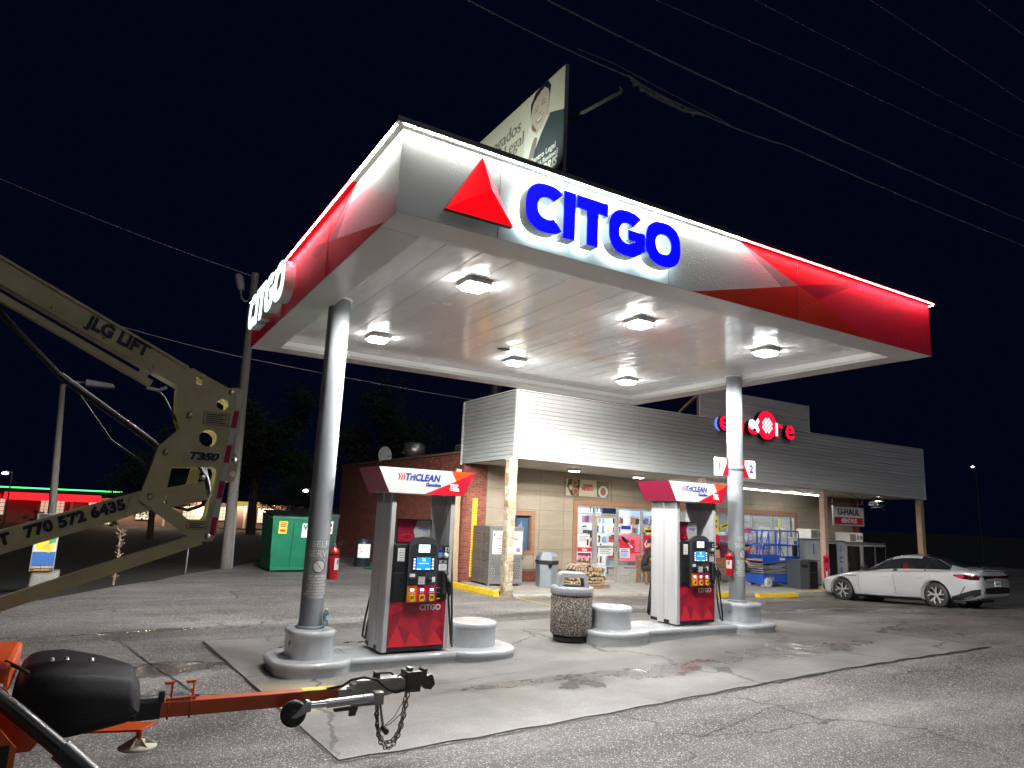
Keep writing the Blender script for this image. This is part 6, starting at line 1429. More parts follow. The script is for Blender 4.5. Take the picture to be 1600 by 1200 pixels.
# roof things above the brick wall
t = thing('roof_vent', 'round mushroom vent on the shop roof behind the brick wall', 'roof vent', (10.5, 25.2, 3.52)); MB().lathe([(.30, 0), (.30, .45), (.34, .46), (.42, .52), (.44, .72), (.40, .92), (.22, 1.0), (0, 1.02)], n=24).build('cowl', M_steel, t); MB().lathe([(.2, .0), (.36, .0), (.36, .08), (.3, .09)], n=20).build('flashing', M_steel, t)
t = thing('satellite_dish', 'grey satellite dish on the edge of the shop roof', 'satellite dish', (9.0, 24.4, 3.60), R(20)); t.scale = (.75, .75, .75); MB().lathe([(0, .0), (.15, -.02), (.30, -.07), (.42, -.15), (.43, -.15), (.30, -.05), (.0, .025)], (0, .1, .35), 24, axis='y').build('dish', M_ret, t); MB().tube([(0, .1, 0), (0, .12, .35)], .03, 8).build('mast', M_steel, t); m = MB(); m.tube([(0, .08, .0), (0, -.3, .28)], .015, 6); m.box(-.04, .04, -.38, -.28, .26, .34); m.build('feed_arm', M_steel, t)
t = thing('roof_unit', 'low box unit on the shop roof beside the siding return', 'roof unit', (9.7, 18.7, 3.52)); box('case', -.45, .45, -.3, .3, 0, .42, mat('unit_brown', (.17, .14, .12), .6), t, .01); m = MB()
for k in range(6): m.box(-.458, -.4505, -.25, .25, .06+.055*k, .09+.055*k)
m.build('louvres', M_dark, t)

# hose and litter by the drum
t = tag(MB().tube([(.0+8.0+.35*math.cos(a)*(1-a/40), 21.9+.2*math.sin(a), gz(8, 21.9)+.03+.002*a) for a in [k*.5 for k in range(26)]], .02, 6).build('coiled_hose', mat('hose_green', (.02, .10, .04), .5)), 'coil of dark green hose on the ground by the brick wall', 'hose')

# ------------------------------------------------------------------ towable boom lift in the foreground
M_cream = mat('boom_cream_paint', (.44, .39, .22), .38, var=.28, vs=4, coat=.2)
M_or = mat('chassis_orange', (.47, .068, .012), .38, var=.12, vs=6, coat=.2)
M_cov = mat('black_moulded_cover', (.008, .008, .010), .6, bump=.25, bs=160, var=.2, vs=5, spec=.18)
M_ret2 = mat('reflective_white', (.45, .45, .46), .35); M_retr = mat('reflective_red', (.32, .01, .06), .35)
lift = thing('boom_lift', 'towable boom lift with orange chassis and cream folded boom in the foreground', 'boom lift', (.4, 5.65, 0))
OFF = Vector((0, 0, 0))
def lv(o, par=None):
    o.matrix_parent_inverse = Matrix.Translation((-.4, -5.65, 0)) if par is None else Matrix.Identity(4)
    if par is None: o.location = o.location+OFF
    return o
Y0, Y1 = 5.55, 5.80
PL = [(.755, 2.832), (.835, 2.842), (.866, 2.832), (.876, 2.806), (.868, 2.652), (.845, 2.37), (.884, 2.325), (.897, 2.278), (.889, 2.16), (.872, 2.128), (.823, 2.133), (.797, 1.73), (.782, 1.70), (.765, 1.692), (.673, 1.692), (.266, 1.972), (.348, 2.354), (.465, 2.492)]
CUT_ = [(.450, 2.205), (.46, 2.214), (.715, 2.232), (.745, 2.222), (.757, 2.19), (.722, 1.862), (.705, 1.842), (.615, 1.838), (.43, 1.965)]
LUG = circ(.866, 2.19, .022, 12)
holes = [circ(.667, 2.441, .062, 28)[::-1], circ(.738, 2.703, .042, 20)[::-1], CUT_[::-1], LUG[::-1]]
for (a, b) in ((Y0, Y0+.012), (Y1-.012, Y1)): lv(MB().plate([PL]+holes, XZ(0), a, b).build('upright_plate', M_cream, lift, .003))
def flange(p, q, w=.012): return MB().bar((p[0], (Y0+Y1)/2, p[1]), (q[0], (Y0+Y1)/2, q[1]), Y1-Y0-.026, w, 0, (0, 0, 1))
for p, q in (((.27, 1.98), (.672, 1.70)), ((.275, 1.985), (.352, 2.35)), ((.36, 2.36), (.467, 2.485)), ((.47, 2.49), (.75, 2.825))): lv(flange(p, q).build('upright_flange', M_cream, lift))
lv(MB().bar((.445, Y0+.12, 1.99), (.70, Y0+.12, 2.06), .2, .14, 0, (0, 0, 1)).build('inner_link', M_cream, lift)); lv(MB().bar((.60, Y0+.14, 2.06), (.63, Y0+.14, 2.24), .06, .07).build('inner_link', M_cream, lift))
m = MB()
for k in range(4): m.tube([(.62+.02*k, Y0+.06+.03*k, 2.25), (.70+.01*k, Y0+.06+.03*k, 2.15-.01*k), (.735, Y0+.06+.03*k, 2.04), (.70, Y0+.06+.03*k, 1.95), (.60, Y0+.06+.03*k, 1.91), (.48, Y0+.06+.03*k, 1.94)], .011, 6)
lv(m.build('hydraulic_hoses', M_rubber, lift))
for (u, v) in ((.788, 2.80), (.395, 2.315), (.335, 2.00), (.742, 1.735), (.52, 2.60), (.66, 2.15), (.865, 2.292)):
    lv(MB().lathe([(0, -.02), (.010, -.02), (.012, -.014), (.020, -.012), (.020, -.001)], (u, Y0, v), 12, axis='y').build('pivot_bolt', M_steel, lift))
# red and white tape down the edge
n_ = 8
for k in range(n_):
    t0, t1 = k/n_, (k+1)/n_; e = lambda t: (.866+(.800-.866)*t, 2.80+(1.735-2.80)*t)
    def ed(t):
        z = 2.80+(1.735-2.80)*t; x = .858 if z > 2.652 else 0
        x = .868+(.845-.868)*(2.652-z)/(2.652-2.37) if 2.37 < z <= 2.652 else (.872+(.868-.872)*0 if z > 2.652 else .845+(.797-.845)*(2.37-z)/(2.37-1.73)); return x-.008, z
    (xa, za), (xb, zb_) = ed(t0+.003), ed(t1-.003); w = .036
    lv(MB().hexa([(xb-w, Y0-.0035, zb_), (xb, Y0-.0035, zb_), (xb, Y0-.0005, zb_), (xb-w, Y0-.0005, zb_), (xa-w, Y0-.0035, za), (xa, Y0-.0035, za), (xa, Y0-.0005, za), (xa-w, Y0-.0005, za)]).build('reflective_tape', M_ret2 if k % 2 == 0 else M_retr, lift))
M_navy = mat('navy_lettering', (.010, .012, .03), .4)
lv(text('T350', .074, M_ret2, lift, (.645, Y0-.002, 2.302), shear=.28, bold=.010, sx=1.30)); lv(text('T350', .074, M_navy, lift, (.645, Y0-.0035, 2.302), shear=.28, bold=.004, sx=1.30))
def placard(x0, x1, z0, z1, n): 
    p = MB(); p.box(x0, x1, Y0-.0025, Y0-.0005, z0, z1); p = lv(p.build('placard', mat('placard_grey', (.30, .27, .17), .5), lift)); m = MB()
    for a, b, c, d in ((x0, x1, z1-.003, z1), (x0, x1, z0, z0+.003), (x0, x0+.003, z0, z1), (x1-.003, x1, z0, z1)): m.flat(rc(a, b, c, d), XZ(Y0-.003), 0)
    for k in range(n): zz = z1-.015-(z1-z0-.02)*k/n; m.flat(rc(x0+.02, x1-.02-.03*(k % 2), zz-.007, zz), XZ(Y0-.003), 0)
    lv(m.build('placard_print', M_ink, p), p)
placard(.617, .797, 2.543, 2.638, 5); placard(.594, .732, 1.777, 1.836, 3)
# main boom, its end casting and the guide channel beneath
def beam(p, q, h, y0, y1, name, m_):
    (x0, z0), (x1, z1) = p, q; L = math.hypot(x1-x0, z1-z0); nx_, nz_ = -(z1-z0)/L*h/2, (x1-x0)/L*h/2
    b = MB(); b.prism([(x0-nx_, z0-nz_), (x1-nx_, z1-nz_), (x1+nx_, z1+nz_), (x0+nx_, z0+nz_)], XZ(0), y0, y1); return lv(b.build(name, m_, lift, .012))
beam((-1.75, 3.93), (.465, 2.875), .155, Y0+.02, Y1-.02, 'main_boom', M_cream)
for dzz, ww in ((.0745, .010), (-.0745, .010)):
    c_, s_2 = 2.215/2.453, -1.055/2.453; ox, oz = -s_2*dzz, c_*dzz
    lv(MB().bar((-1.75+ox, Y0+.012, 3.93+oz), (.44+ox, Y0+.012, 2.887+oz), .016, ww, 0, (0, 1, 0)).build('boom_edge_strip', M_cream, lift))
for k in range(5):
    t_ = .30+.15*k; lv(MB().lathe([(0, -.012), (.007, -.011), (.008, 0)], (-1.75+2.215*t_, Y0+.02, 3.93-1.055*t_-.05), 8, axis='y').build('boom_rivet', M_steel, lift))
lv(MB().plate([[(.502, 2.952), (.765, 2.834), (.470, 2.496), (.44, 2.56), (.425, 2.68), (.418, 2.80)], rc(.535, .575, 2.83, 2.89)[::-1]], XZ(0), Y0+.004, Y0+.018).build('boom_gusset', M_cream, lift, .003))
lv(MB().plate([[(.502, 2.952), (.765, 2.834), (.470, 2.496), (.44, 2.56), (.425, 2.68), (.418, 2.80)]], XZ(0), Y1-.018, Y1-.004).build('boom_gusset', M_cream, lift, .003))
beam((-.80, 3.305), (.245, 2.80), .045, Y0-.005, Y0+.10, 'guide_channel', M_cream); lv(MB().prism([(.15, 2.86), (.21, 2.835), (.225, 2.875), (.20, 2.90), (.165, 2.91)], XZ(0), Y0-.004, Y0+.014).build('channel_stop', M_cream, lift))
lv(MB().tube([(.25, Y0+.05, 2.80), (.34, Y0+.06, 2.72), (.40, Y0+.06, 2.62), (.45, Y0+.07, 2.55)], .010, 6).build('hydraulic_hoses', M_rubber, lift)); lv(MB().tube([(.22, Y0+.03, 2.77), (.30, Y0+.03, 2.76), (.35, Y0+.03, 2.79)], .012, 6).build('cable_clip', M_steel, lift))
an = math.atan2(2.998-3.153, .173+.213)
o = text('JLG LIFT', .118, M_navy, lift, (.005, Y0+.0165, 3.105), (PI/2, -an, 0), bold=.006, shear=-.12, sx=1.02); lv(o)
# lift cylinder seen as a thin line under the boom, and slack cables
lv(MB().tube([(-1.3, Y0+.13, 3.75), (-.3, Y0+.13, 2.78), (.35, Y0+.13, 2.36)], .02, 8).build('lift_cylinder', M_black, lift)); lv(MB().tube([(-.3, Y0+.09, 2.81), (.34, Y0+.09, 2.385)], .007, 6).build('cylinder_rod', M_chrome, lift)); lv(MB().tube([(-.2, Y0+.15, 2.7), (.05, Y0+.16, 2.38), (.30, Y0+.16, 2.22)], .008, 6).build('control_cable', M_rubber, lift))
# lower boom with stencilled number, lower tie link
beam((-1.6, 1.24), (.33, 1.975), .150, Y0+.012, Y1-.012, 'lower_boom', M_cream)
beam((-1.6, .83), (.70, 1.715), .088, Y0-.002, Y0+.09, 'tie_link', M_cream)
al = math.atan2(1.975-1.24, 1.93)
lv(text('770 572 6435', .098, M_navy, lift, (-.085, Y0+.0095, 1.842-.01), (PI/2, -al, 0), bold=.006, sx=1.02, spacing=1.06)); lv(text('T', .098, M_navy, lift, (-.462, Y0+.0095, 1.685), (PI/2, -al, 0), bold=.006))
lv(MB().bar((.205, Y0+.0, 1.865), (.225, Y0+.0, 2.0), .02, .012).build('boom_joint_strip', M_cream, lift))
# chassis
lv(MB().hexa([(.30, 5.59, .50), (1.86, 5.59, .483), (1.86, 5.69, .483), (.30, 5.69, .50), (.30, 5.59, .60), (1.86, 5.59, .583), (1.86, 5.69, .583), (.30, 5.69, .60)]).build('tongue_beam', M_or, lift, .006))
lv(MB().box(.40, .585, 5.583, 5.697, .492, .608).build('tongue_sleeve', M_black, lift, .004)); lv(MB().hexa([(1.56, 5.592, .5875), (1.84, 5.592, .5845), (1.84, 5.688, .5845), (1.56, 5.688, .5875), (1.56, 5.592, .590), (1.84, 5.592, .587), (1.84, 5.688, .587), (1.56, 5.688, .590)]).build('tongue_sticker', M_yellow, lift))
cv = MB()
def cover_sec(x, y0, y1, z0, z1, q):
    P = [(y0+.03, z0), (y0, z0+.05), (y0+.004, z1-.15), (y0+.05, z1-.05), (y0+.22, z1), (y1-.22, z1), (y1-.05, z1-.05), (y1-.004, z1-.15), (y1, z0+.05), (y1-.03, z0)]; out = []
    for a in range(len(P)):
        p, c, n = Vector(P[a-1]), Vector(P[a]), Vector(P[(a+1) % len(P)])
        for t_ in range(5):
            u = t_/4; r1 = min(.035, (p-c).length*.4); r2 = min(.035, (n-c).length*.4); A_, B_ = c+(p-c).normalized()*r1, c+(n-c).normalized()*r2; w_ = A_*(1-u)**2+c*2*u*(1-u)+B_*u*u; out.append((x, w_.x, w_.y))
    return out
CS = [(-.275, 5.34, 5.96, .64, .84), (-.262, 5.27, 6.03, .58, .89), (-.225, 5.235, 6.065, .54, .925), (-.17, 5.222, 6.08, .525, .938), (-.05, 5.222, 6.08, .515, .942), (.07, 5.255, 6.045, .517, .922), (.19, 5.305, 5.995, .52, .90), (.30, 5.36, 5.94, .525, .87), (.365, 5.39, 5.91, .53, .85), (.385, 5.40, 5.90, .533, .83), (.43, 5.435, 5.865, .545, .74), (.442, 5.45, 5.85, .56, .70)]
cv.rings([cover_sec(*c_, 0) for c_ in CS], 0, True)
lv(cv.build('battery_cover', M_cov, lift))
lv(MB().hexa([(-.12, 5.215, .525), (.42, 5.43, .545), (.42, 5.45, .545), (-.12, 5.235, .525), (-.12, 5.195, .555), (.42, 5.41, .575), (.42, 5.45, .575), (-.12, 5.235, .555)]).build('cover_skirt', M_cov, lift, .008))
for (x, z) in ((-.10, .945), (-.02, .945), (.12, .93)):
    lv(MB().lathe([(0, .02), (.014, .018), (.018, 0)], (x, 5.45, z), 10).build('cover_latch', M_steel, lift))
# outrigger pads, folded up for towing
lv(MB().hexa([(.06, 5.98, .345), (.50, 5.86, .345), (.62, 6.02, .345), (.30, 6.18, .345), (.06, 5.98, .36), (.50, 5.86, .36), (.62, 6.02, .36), (.30, 6.18, .36)]).build('outrigger_arm', M_or, lift, .004))
pad = MB(); PX, PY, PZ = .505, 6.0, .20
pad.lathe([(0, 0), (.125, 0), (.13, .008), (.118, .022), (.05, .03), (.045, .06), (.03, .065)], (PX, PY, PZ), 24)
for k in range(6): a = PI/3*k; pad.hexa([(PX+.03*math.cos(a)-.006*math.sin(a), PY+.03*math.sin(a)+.006*math.cos(a), PZ+.02), (PX+.03*math.cos(a)+.006*math.sin(a), PY+.03*math.sin(a)-.006*math.cos(a), PZ+.02), (PX+.115*math.cos(a)+.006*math.sin(a), PY+.115*math.sin(a)-.006*math.cos(a), PZ+.02), (PX+.115*math.cos(a)-.006*math.sin(a), PY+.115*math.sin(a)+.006*math.cos(a), PZ+.02),
    (PX+.03*math.cos(a)-.006*math.sin(a), PY+.03*math.sin(a)+.006*math.cos(a), PZ+.075), (PX+.03*math.cos(a)+.006*math.sin(a), PY+.03*math.sin(a)-.006*math.cos(a), PZ+.075), (PX+.115*math.cos(a)+.006*math.sin(a), PY+.115*math.sin(a)-.006*math.cos(a), PZ+.024), (PX+.115*math.cos(a)-.006*math.sin(a), PY+.115*math.sin(a)+.006*math.cos(a), PZ+.024)])
lv(pad.build('outrigger_pad', mat('pad_bone', (.46, .43, .36), .6), lift)); lv(MB().cyl((PX, PY, PZ+.06), (PX, PY, .345), .022, n=10).build('pad_stem', M_or, lift))
lv(MB().tube([(-.42, 5.02, .93), (-.22, 5.02, .76), (.02, 4.98, .55)], .046, 14).build('outrigger_cylinder', M_black, lift)); lv(MB().tube([(.02, 4.98, .55), (.40, 4.92, .20)], .060, 14).build('outrigger_sleeve', M_black, lift))
def side_plate(y, pts): lv(MB().prism(pts, XZ(0), y, y+.014).build('outrigger_plate', M_or, lift, .003))
side_plate(5.16, [(-.75, 1.0), (-.42, .92), (-.30, .86), (-.08, .585), (-.085, .56), (-.13, .50), (-.75, .50)]); side_plate(4.90, [(-.80, .98), (-.44, .90), (-.19, .60), (-.185, .10), (-.80, .10)])
lv(MB().box(-.60, -.20, 4.915, 5.158, .12, .18).build('outrigger_foot_box', M_or, lift, .006)); lv(MB().box(-1.2, -.29, 5.25, 6.0, .80, .985).build('turntable_deck', M_or, lift, .03)); lv(MB().box(-.62, -.32, 5.19, 5.40, .84, .87).build('deck_label', M_ret2, lift)); lv(MB().box(-1.4, -.45, 5.0, 6.1, .45, .80).build('chassis_frame', M_or, lift, .02))
lv(MB().box(-.32, -.22, 4.894, 4.899, .50, .62).build('plate_window', M_dark, lift)); lv(MB().box(-.36, -.325, 4.894, 4.899, .46, .60).build('plate_label', M_ret2, lift)); lv(MB().tube([(-.33, 5.3, .985), (-.26, 5.26, .955), (-.2, 5.25, .92)], .012, 6).build('cover_strap', M_black, lift))
for s in (5.1, 6.2):
    w = lv(MB().lathe([(.16, -.09), (.27, -.095), (.31, -.07), (.31, .07), (.27, .095), (.16, .09)], (-1.5, s, .31), 28, axis='y').build('road_wheel', M_rubber, lift)); lv(MB().lathe([(.0, -.06), (.10, -.07), (.158, -.085)], (-1.5, s, .31), 20, axis='y').build('rim', M_white, w), w)
# hose brackets on the tongue
for x in (.63, .77):
    lv(MB().tube([(x, 5.572, .49), (x, 5.572, .612), (x, 5.70, .612), (x, 5.70, .49)], .006, 6, closed=True).build('u_bolt', M_or, lift)); lv(MB().tube([(x+.02, 5.66, .61), (x+.02, 5.66, .70), (x-.02, 5.64, .71), (x-.03, 5.64, .705)], .008, 6).build('hook_bracket', M_or, lift)); lv(MB().box(x-.035, x+.03, 5.625, 5.665, .708, .722).build('hook_tab', M_or, lift, .003))
lv(MB().box(.56, .60, 5.575, 5.62, .60, .67).build('cable_plug', M_black, lift, .004)); lv(MB().box(.61, .80, 5.585, 5.60, .602, .622).build('bracket_bar', M_or, lift))
# coupler, jockey wheel, safety chains, breakaway wire
OFF = Vector((-.035, 0, -.022))
M_gal = mat('dull_zinc', (.36, .36, .33), .42, .75, var=.3, vs=14)
lv(MB().box(1.862, 1.99, 5.57, 5.71, .505, .60).build('coupler_bracket', M_gal, lift, .006)); lv(MB().prism([(1.985, .46), (2.20, .46), (2.24, .50), (2.24, .52), (2.43, .545), (2.50, .55), (2.50, .635), (2.02, .635), (1.985, .62)], XZ(0), 5.58, 5.70).build('surge_coupler', M_gal, lift, .006))
lv(MB().box(2.02, 2.40, 5.59, 5.69, .636, .648).build('coupler_lid', M_steel, lift)); lv(MB().box(2.43, 2.56, 5.565, 5.715, .53, .69).build('coupler_tower', mat('greasy_steel', (.09, .09, .085), .45, .6), lift, .008)); lv(MB().prism([(2.55, .60), (2.60, .70), (2.62, .70), (2.61, .64), (2.66, .655), (2.675, .635), (2.695, .575), (2.66, .535), (2.60, .545)], XZ(0), 5.58, 5.70).build('ball_socket', MATS['greasy_steel'], lift, .012))
lv(MB().box(2.46, 2.50, 5.60, 5.68, .69, .715).build('latch_cap', M_gal, lift, .004)); m = MB(); m.tube([(2.15, 5.62, .65), (2.18, 5.62, .69), (2.30, 5.62, .69), (2.33, 5.62, .67)], .01, 6); m.box(2.17, 2.21, 5.6, 5.66, .65, .70); m.tube([(2.36, 5.6, .655), (2.38, 5.6, .675), (2.42, 5.6, .66)], .006, 6); lv(m.build('brake_fitting', MATS['greasy_steel'], lift))
lv(MB().tube([(1.78, 5.60, .61), (1.90, 5.60, .62), (1.96, 5.575, .665), (2.06, 5.57, .68), (2.17, 5.565, .655), (2.27, 5.56, .575), (2.34, 5.56, .545), (2.42, 5.565, .555), (2.46, 5.57, .58)], .011, 8).build('brake_cable', M_rubber, lift))
m = MB()
for k in range(3): m.tube([(1.99, 5.58, .58+.012*k), (1.96, 5.57, .585+.012*k), (1.93, 5.575, .59+.012*k)], .005, 5)
lv(m.build('wiring', mat('copper_red', (.3, .06, .04), .5), lift))
lv(MB().tube([(1.60, 5.49, .53), (1.76, 5.49, .530)], .026, 12).build('jockey_inner_tube', M_chrome, lift)); lv(MB().tube([(1.75, 5.49, .530), (2.14, 5.49, .542)], .032, 14).build('jockey_tube', M_alu, lift)); lv(MB().box(1.98, 2.08, 5.455, 5.4575, .52, .555).build('jockey_label', M_ret2, lift))
lv(MB().box(2.12, 2.20, 5.45, 5.53, .49, .585).build('jockey_gearbox', M_gal, lift, .008)); lv(MB().tube([(2.17, 5.45, .50), (2.18, 5.44, .42), (2.20, 5.43, .33)], .010, 8).build('crank_arm', M_gal, lift)); lv(MB().cyl((2.20, 5.44, .325), (2.20, 5.36, .315), .022, n=10).build('crank_knob', M_black, lift))
jw = lv(MB().lathe([(.02, -.028), (.078, -.03), (.092, -.02), (.094, 0), (.092, .02), (.078, .03), (.02, .028)], (1.508, 5.49, .485), 28, axis='y').build('jockey_wheel', M_rubber, lift)); lv(MB().lathe([(0, -.032), (.03, -.033), (.035, -.028)], (1.508, 5.49, .485), 14, axis='y').build('hub', M_head2, jw), jw)
m = MB()
for y in (5.452, 5.528): m.prism([(1.49, .465), (1.53, .465), (1.62, .50), (1.62, .56), (1.58, .56)], XZ(0), y-.003, y+.003)
m.box(1.60, 1.625, 5.45, 5.53, .495, .565); lv(m.build('wheel_fork', M_gal, lift)); lv(MB().box(1.83, 1.99, 5.52, 5.56, .455, .475).build('jack_pivot', MATS['greasy_steel'], lift)); lv(MB().prism([(1.95, .41), (2.0, .41), (2.02, .47), (1.95, .47)], XZ(0), 5.53, 5.55).build('jack_tab', MATS['greasy_steel'], lift))
link_mesh = MB().tube([(.024*math.cos(a)*.62, 0, .024*math.sin(a)) for a in [2*PI*k/12 for k in range(12)]], .0052, 5, 0, True).mesh('chain_link', mat('chain_steel', (.10, .095, .085), .45, .7))
def chain(pts, name):
    P = [Vector(p) for p in pts]; fine = []
    for i in range(len(P)-1):
        for k in range(40): t_ = k/40; p0, p1, p2, p3 = P[max(i-1, 0)], P[i], P[i+1], P[min(i+2, len(P)-1)]; fine.append(.5*((2*p1)+(p2-p0)*t_+(2*p0-5*p1+4*p2-p3)*t_**2+(-p0+3*p1-3*p2+p3)*t_**3))
    c = bpy.data.objects.new(name, None); COL.objects.link(c); c.parent = lift; lv(c); acc, k = 0, 0; last = fine[0]
    for a, b in zip(fine[:-1], fine[1:]):
        acc += (b-a).length
        if acc >= .037:
            acc = 0; d = (b-a).normalized(); q = d.to_track_quat('Z', 'Y'); o = bpy.data.objects.new('chain_link', link_mesh); COL.objects.link(o); o.parent = c; o.location = b; o.rotation_mode = 'QUATERNION'; o.rotation_quaternion = q @ Matrix.Rotation(PI/2*(k % 2)+.3, 3, 'Z').to_quaternion(); k += 1
chain([(2.16, 5.50, .49), (2.17, 5.50, .36), (2.21, 5.52, .22), (2.28, 5.55, .14), (2.36, 5.6, .135), (2.44, 5.66, .22), (2.49, 5.70, .36), (2.52, 5.72, .52)], 'safety_chain')
chain([(2.17, 5.52, .49), (2.19, 5.54, .34), (2.25, 5.58, .20), (2.33, 5.62, .155), (2.41, 5.64, .21), (2.455, 5.66, .35), (2.47, 5.66, .54)], 'safety_chain')
lv(MB().tube([(2.46, 5.6, .57), (2.44, 5.58, .45), (2.40, 5.56, .38), (2.30, 5.55, .31), (2.26, 5.55, .305), (2.34, 5.56, .36), (2.42, 5.58, .47)], .003, 5).build('breakaway_wire', M_rubber, lift))

OFF = Vector((0, 0, 0))
# ------------------------------------------------------------------ poles and wires
M_pole = mat('weathered_pole', (.105, .10, .088), .85, var=.4, vs=5, stretch=(6, 6, .5), bump=.4, bs=20); M_lum = mat('luminaire_grey', (.13, .135, .14), .5)
t = thing('utility_pole', 'leaning wooden utility pole with an unlit street lamp arm', 'utility pole', (3.6, 22.35, gz(3.6, 22.35)-.3))
MB().tube([(0, 0, 0), (-.07, 0, 4.5), (-.14, 0, 9.36)], [.17, .145, .12], 14).build('shaft', M_pole, t); MB().lathe([(.125, 9.30), (.13, 9.33), (.12, 9.42), (0, 9.46)], (-.14, 0, 0), 12).build('cap', M_lum, t)
MB().tube([(-.13, 0, 8.55), (-.35, 0, 8.45), (-.46, 0, 8.55), (-.52, 0, 8.85)], .03, 8).build('lamp_arm', M_lum, t); MB().rings([[(-.50+u*.09, v*.09, 8.80) for u, v in rrect(0, 0, 2, 2, .6, 3)], [(-.56+u*.14, v*.13, 9.0) for u, v in rrect(0, 0, 2, 2, .6, 3)], [(-.62+u*.12, v*.11, 9.25) for u, v in rrect(0, 0, 2, 2, .6, 3)], [(-.63+u*.06, v*.06, 9.30) for u, v in rrect(0, 0, 2, 2, .6, 3)]], 0, True).build('lamp_head', M_lum, t)
MB().tube([(.16, -.05, .3), (.10, -.08, 2.0)], .03, 6).build('guy_guard', M_lum, t)
zB = gz(-.75, 19.95)
t = thing('lamp_post', 'dark parking lot lamp post on a concrete base, its lamp unlit', 'lamp post', (-.76, 19.95, -.52))
MB().rings([[(u, v, 0) for u, v in rrect(0, 0, .62, .62, .08, 3)], [(u, v, .70) for u, v in rrect(0, 0, .56, .56, .08, 3)]], 0, False).build('concrete_base', mat('rough_concrete', (.30, .29, .27), .8, var=.3, vs=14, bump=.6, bs=40), t)
MB().tube([(0, .05, .70), (-.06, .05, 2.0), (-.27, .05, 5.12)], [.09, .085, .065], 12).build('shaft', M_pole, t); MB().tube([(-.27, .05, 5.10), (0, .05, 5.22), (.28, .05, 5.22)], .03, 8).build('lamp_arm', M_lum, t); MB().hexa([(.2, -.15, 5.14), (.85, -.12, 5.16), (.85, .2, 5.16), (.2, .25, 5.14), (.2, -.12, 5.30), (.80, -.05, 5.26), (.80, .15, 5.26), (.2, .2, 5.30)]).build('lamp_head', M_lum, t, .02)
t = thing('poster_sign', 'upright drinks poster sign fixed to the lamp post', 'poster sign', (-.83, 19.6, .19), R(2))
box('board', -.235, .235, -.02, .02, 0, 1.30, mat('sign_frame_grey', (.3, .3, .3), .5), t)
m = MB(); f = XZ(-.022); m.flat(rc(-.22, .22, .0, .95), f, 0, 0); m.flat(rc(-.22, .22, .14, .44), f, -.0006, 1); m.flat(rc(-.22, .22, .0, .14), f, -.0008, 2); m.flat([(-.19, .5), (.1, .42), (.2, .55), (-.02, .8), (-.16, .72)], f, -.001, 3); m.flat([(.06, .6), (.2, .66), (.21, .9), (.08, .84)], f, -.0012, 4); m.flat([(-.08, .52), (.1, .5), (.05, .66)], f, -.0014, 5); m.flat(rc(-.22, .22, .96, 1.29), f, 0, 6)
m.build('poster_print', [P_w, mat('poster_sea', (.04, .14, .42), .4), mat('poster_umber', (.10, .05, .03), .5), P_y, P_g, mat('poster_peach', (.7, .4, .12), .5), M_ink], t); text('CLEAN ENERGY', .062, P_w, t, (0, -.0245, .095), bold=.002); text('CRISP BOOST', .05, mat('poster_amber', (.7, .3, .05), .5), t, (0, -.0245, .035), bold=.002); text('Monster', .11, P_w, t, (0, -.0235, 1.10), bold=.003) if False else text('Menu', .13, P_w, t, (0, -.0235, 1.10), bold=.003)
M_wire = mat('overhead_wire', (.22, .22, .23), .45)
def wire(pts, r_, label, sag=.0, extra=None):
    P = [Vector(p) for p in pts]; Q = []
    for a, b in zip(P[:-1], P[1:]):
        for k in range(12): u = k/12; q = a.lerp(b, u); q.z -= sag*4*u*(1-u); Q.append(q)
    Q.append(P[-1]); o = MB().tube(Q, r_, 5)
    if extra: extra(o)
    o = o.build('overhead_wire', M_wire); tag(o, label, 'wire', 'overhead wires across the night sky'); return o
def lump(o):
    for k in range(3): o.tube([(7.5+.03*k, 9.0, 10.10-.04*k), (8.0, 9.0, 9.98-.05*k), (8.9, 9.0, 9.90-.02*k), (9.5, 9, 9.98)], .012, 5)
    for k in range(9): o.lathe([(0, -.05), (.03, -.03), (.03, .03), (0, .05)], (7.65+.19*k, 9.0+.02*(k % 2), 9.95-.03*(k % 3)), 6, axis='x')
    o.tube([(6.3, 9.0, 10.16), (7.2, 9.0, 10.20), (8.4, 9.0, 10.12), (9.8, 9.0, 10.06), (10.4, 9, 10.0)], .008, 5)
wire([(-9, 9, 10.5), (4.07, 9, 10.13), (7.5, 9, 10.07), (9.3, 9, 9.99), (12, 9, 10.15), (23, 9, 10.45), (40, 9, 10.8)], .014, 'overhead wire carrying a tangle of splice fittings', .05, lump)
wire([(-9, 9, 11.0), (5.66, 9, 10.83), (11.2, 9, 10.88), (22.9, 9, 11.26), (40, 9, 12.0)], .015, 'overhead wire just above the one with the splice tangle', .04)
wire([(-9, 9, 12.0), (8.2, 9, 12.0), (13.7, 9, 12.5), (23.2, 9, 13.1), (40, 9, 14)], .008, 'faint thin overhead wire above the two nearer ones'); wire([(-9, 9, 13.2), (9.9, 9, 13.3), (15, 9, 13.6), (24, 9, 14.2), (40, 9, 15)], .007, 'faintest overhead wire, kinked, high in the sky', .03)
wire([(-9, 9, 15.3), (15.5, 9, 15.4), (23.7, 9, 15.5), (40, 9, 15.8)], .012, 'single overhead wire near the upper right corner'); wire([(-9, 9, 18), (21.1, 9, 18), (24.2, 9, 18.1), (40, 9, 18.4)], .013, 'overhead wire cutting the very corner of the sky')
wire([(-14, 22.3, 12.2), (-3.3, 22.3, 10.3), (3.4, 22.3, 9.0)], .009, 'wire running left from the top of the utility pole', .08); wire([(-14, 22.3, 9.5), (0, 22.3, 6.75), (3.5, 22.3, 6.35), (11.2, 22.3, 6.0), (30, 22.3, 6.2)], .010, 'low wire passing behind the utility pole and under the canopy', .04)

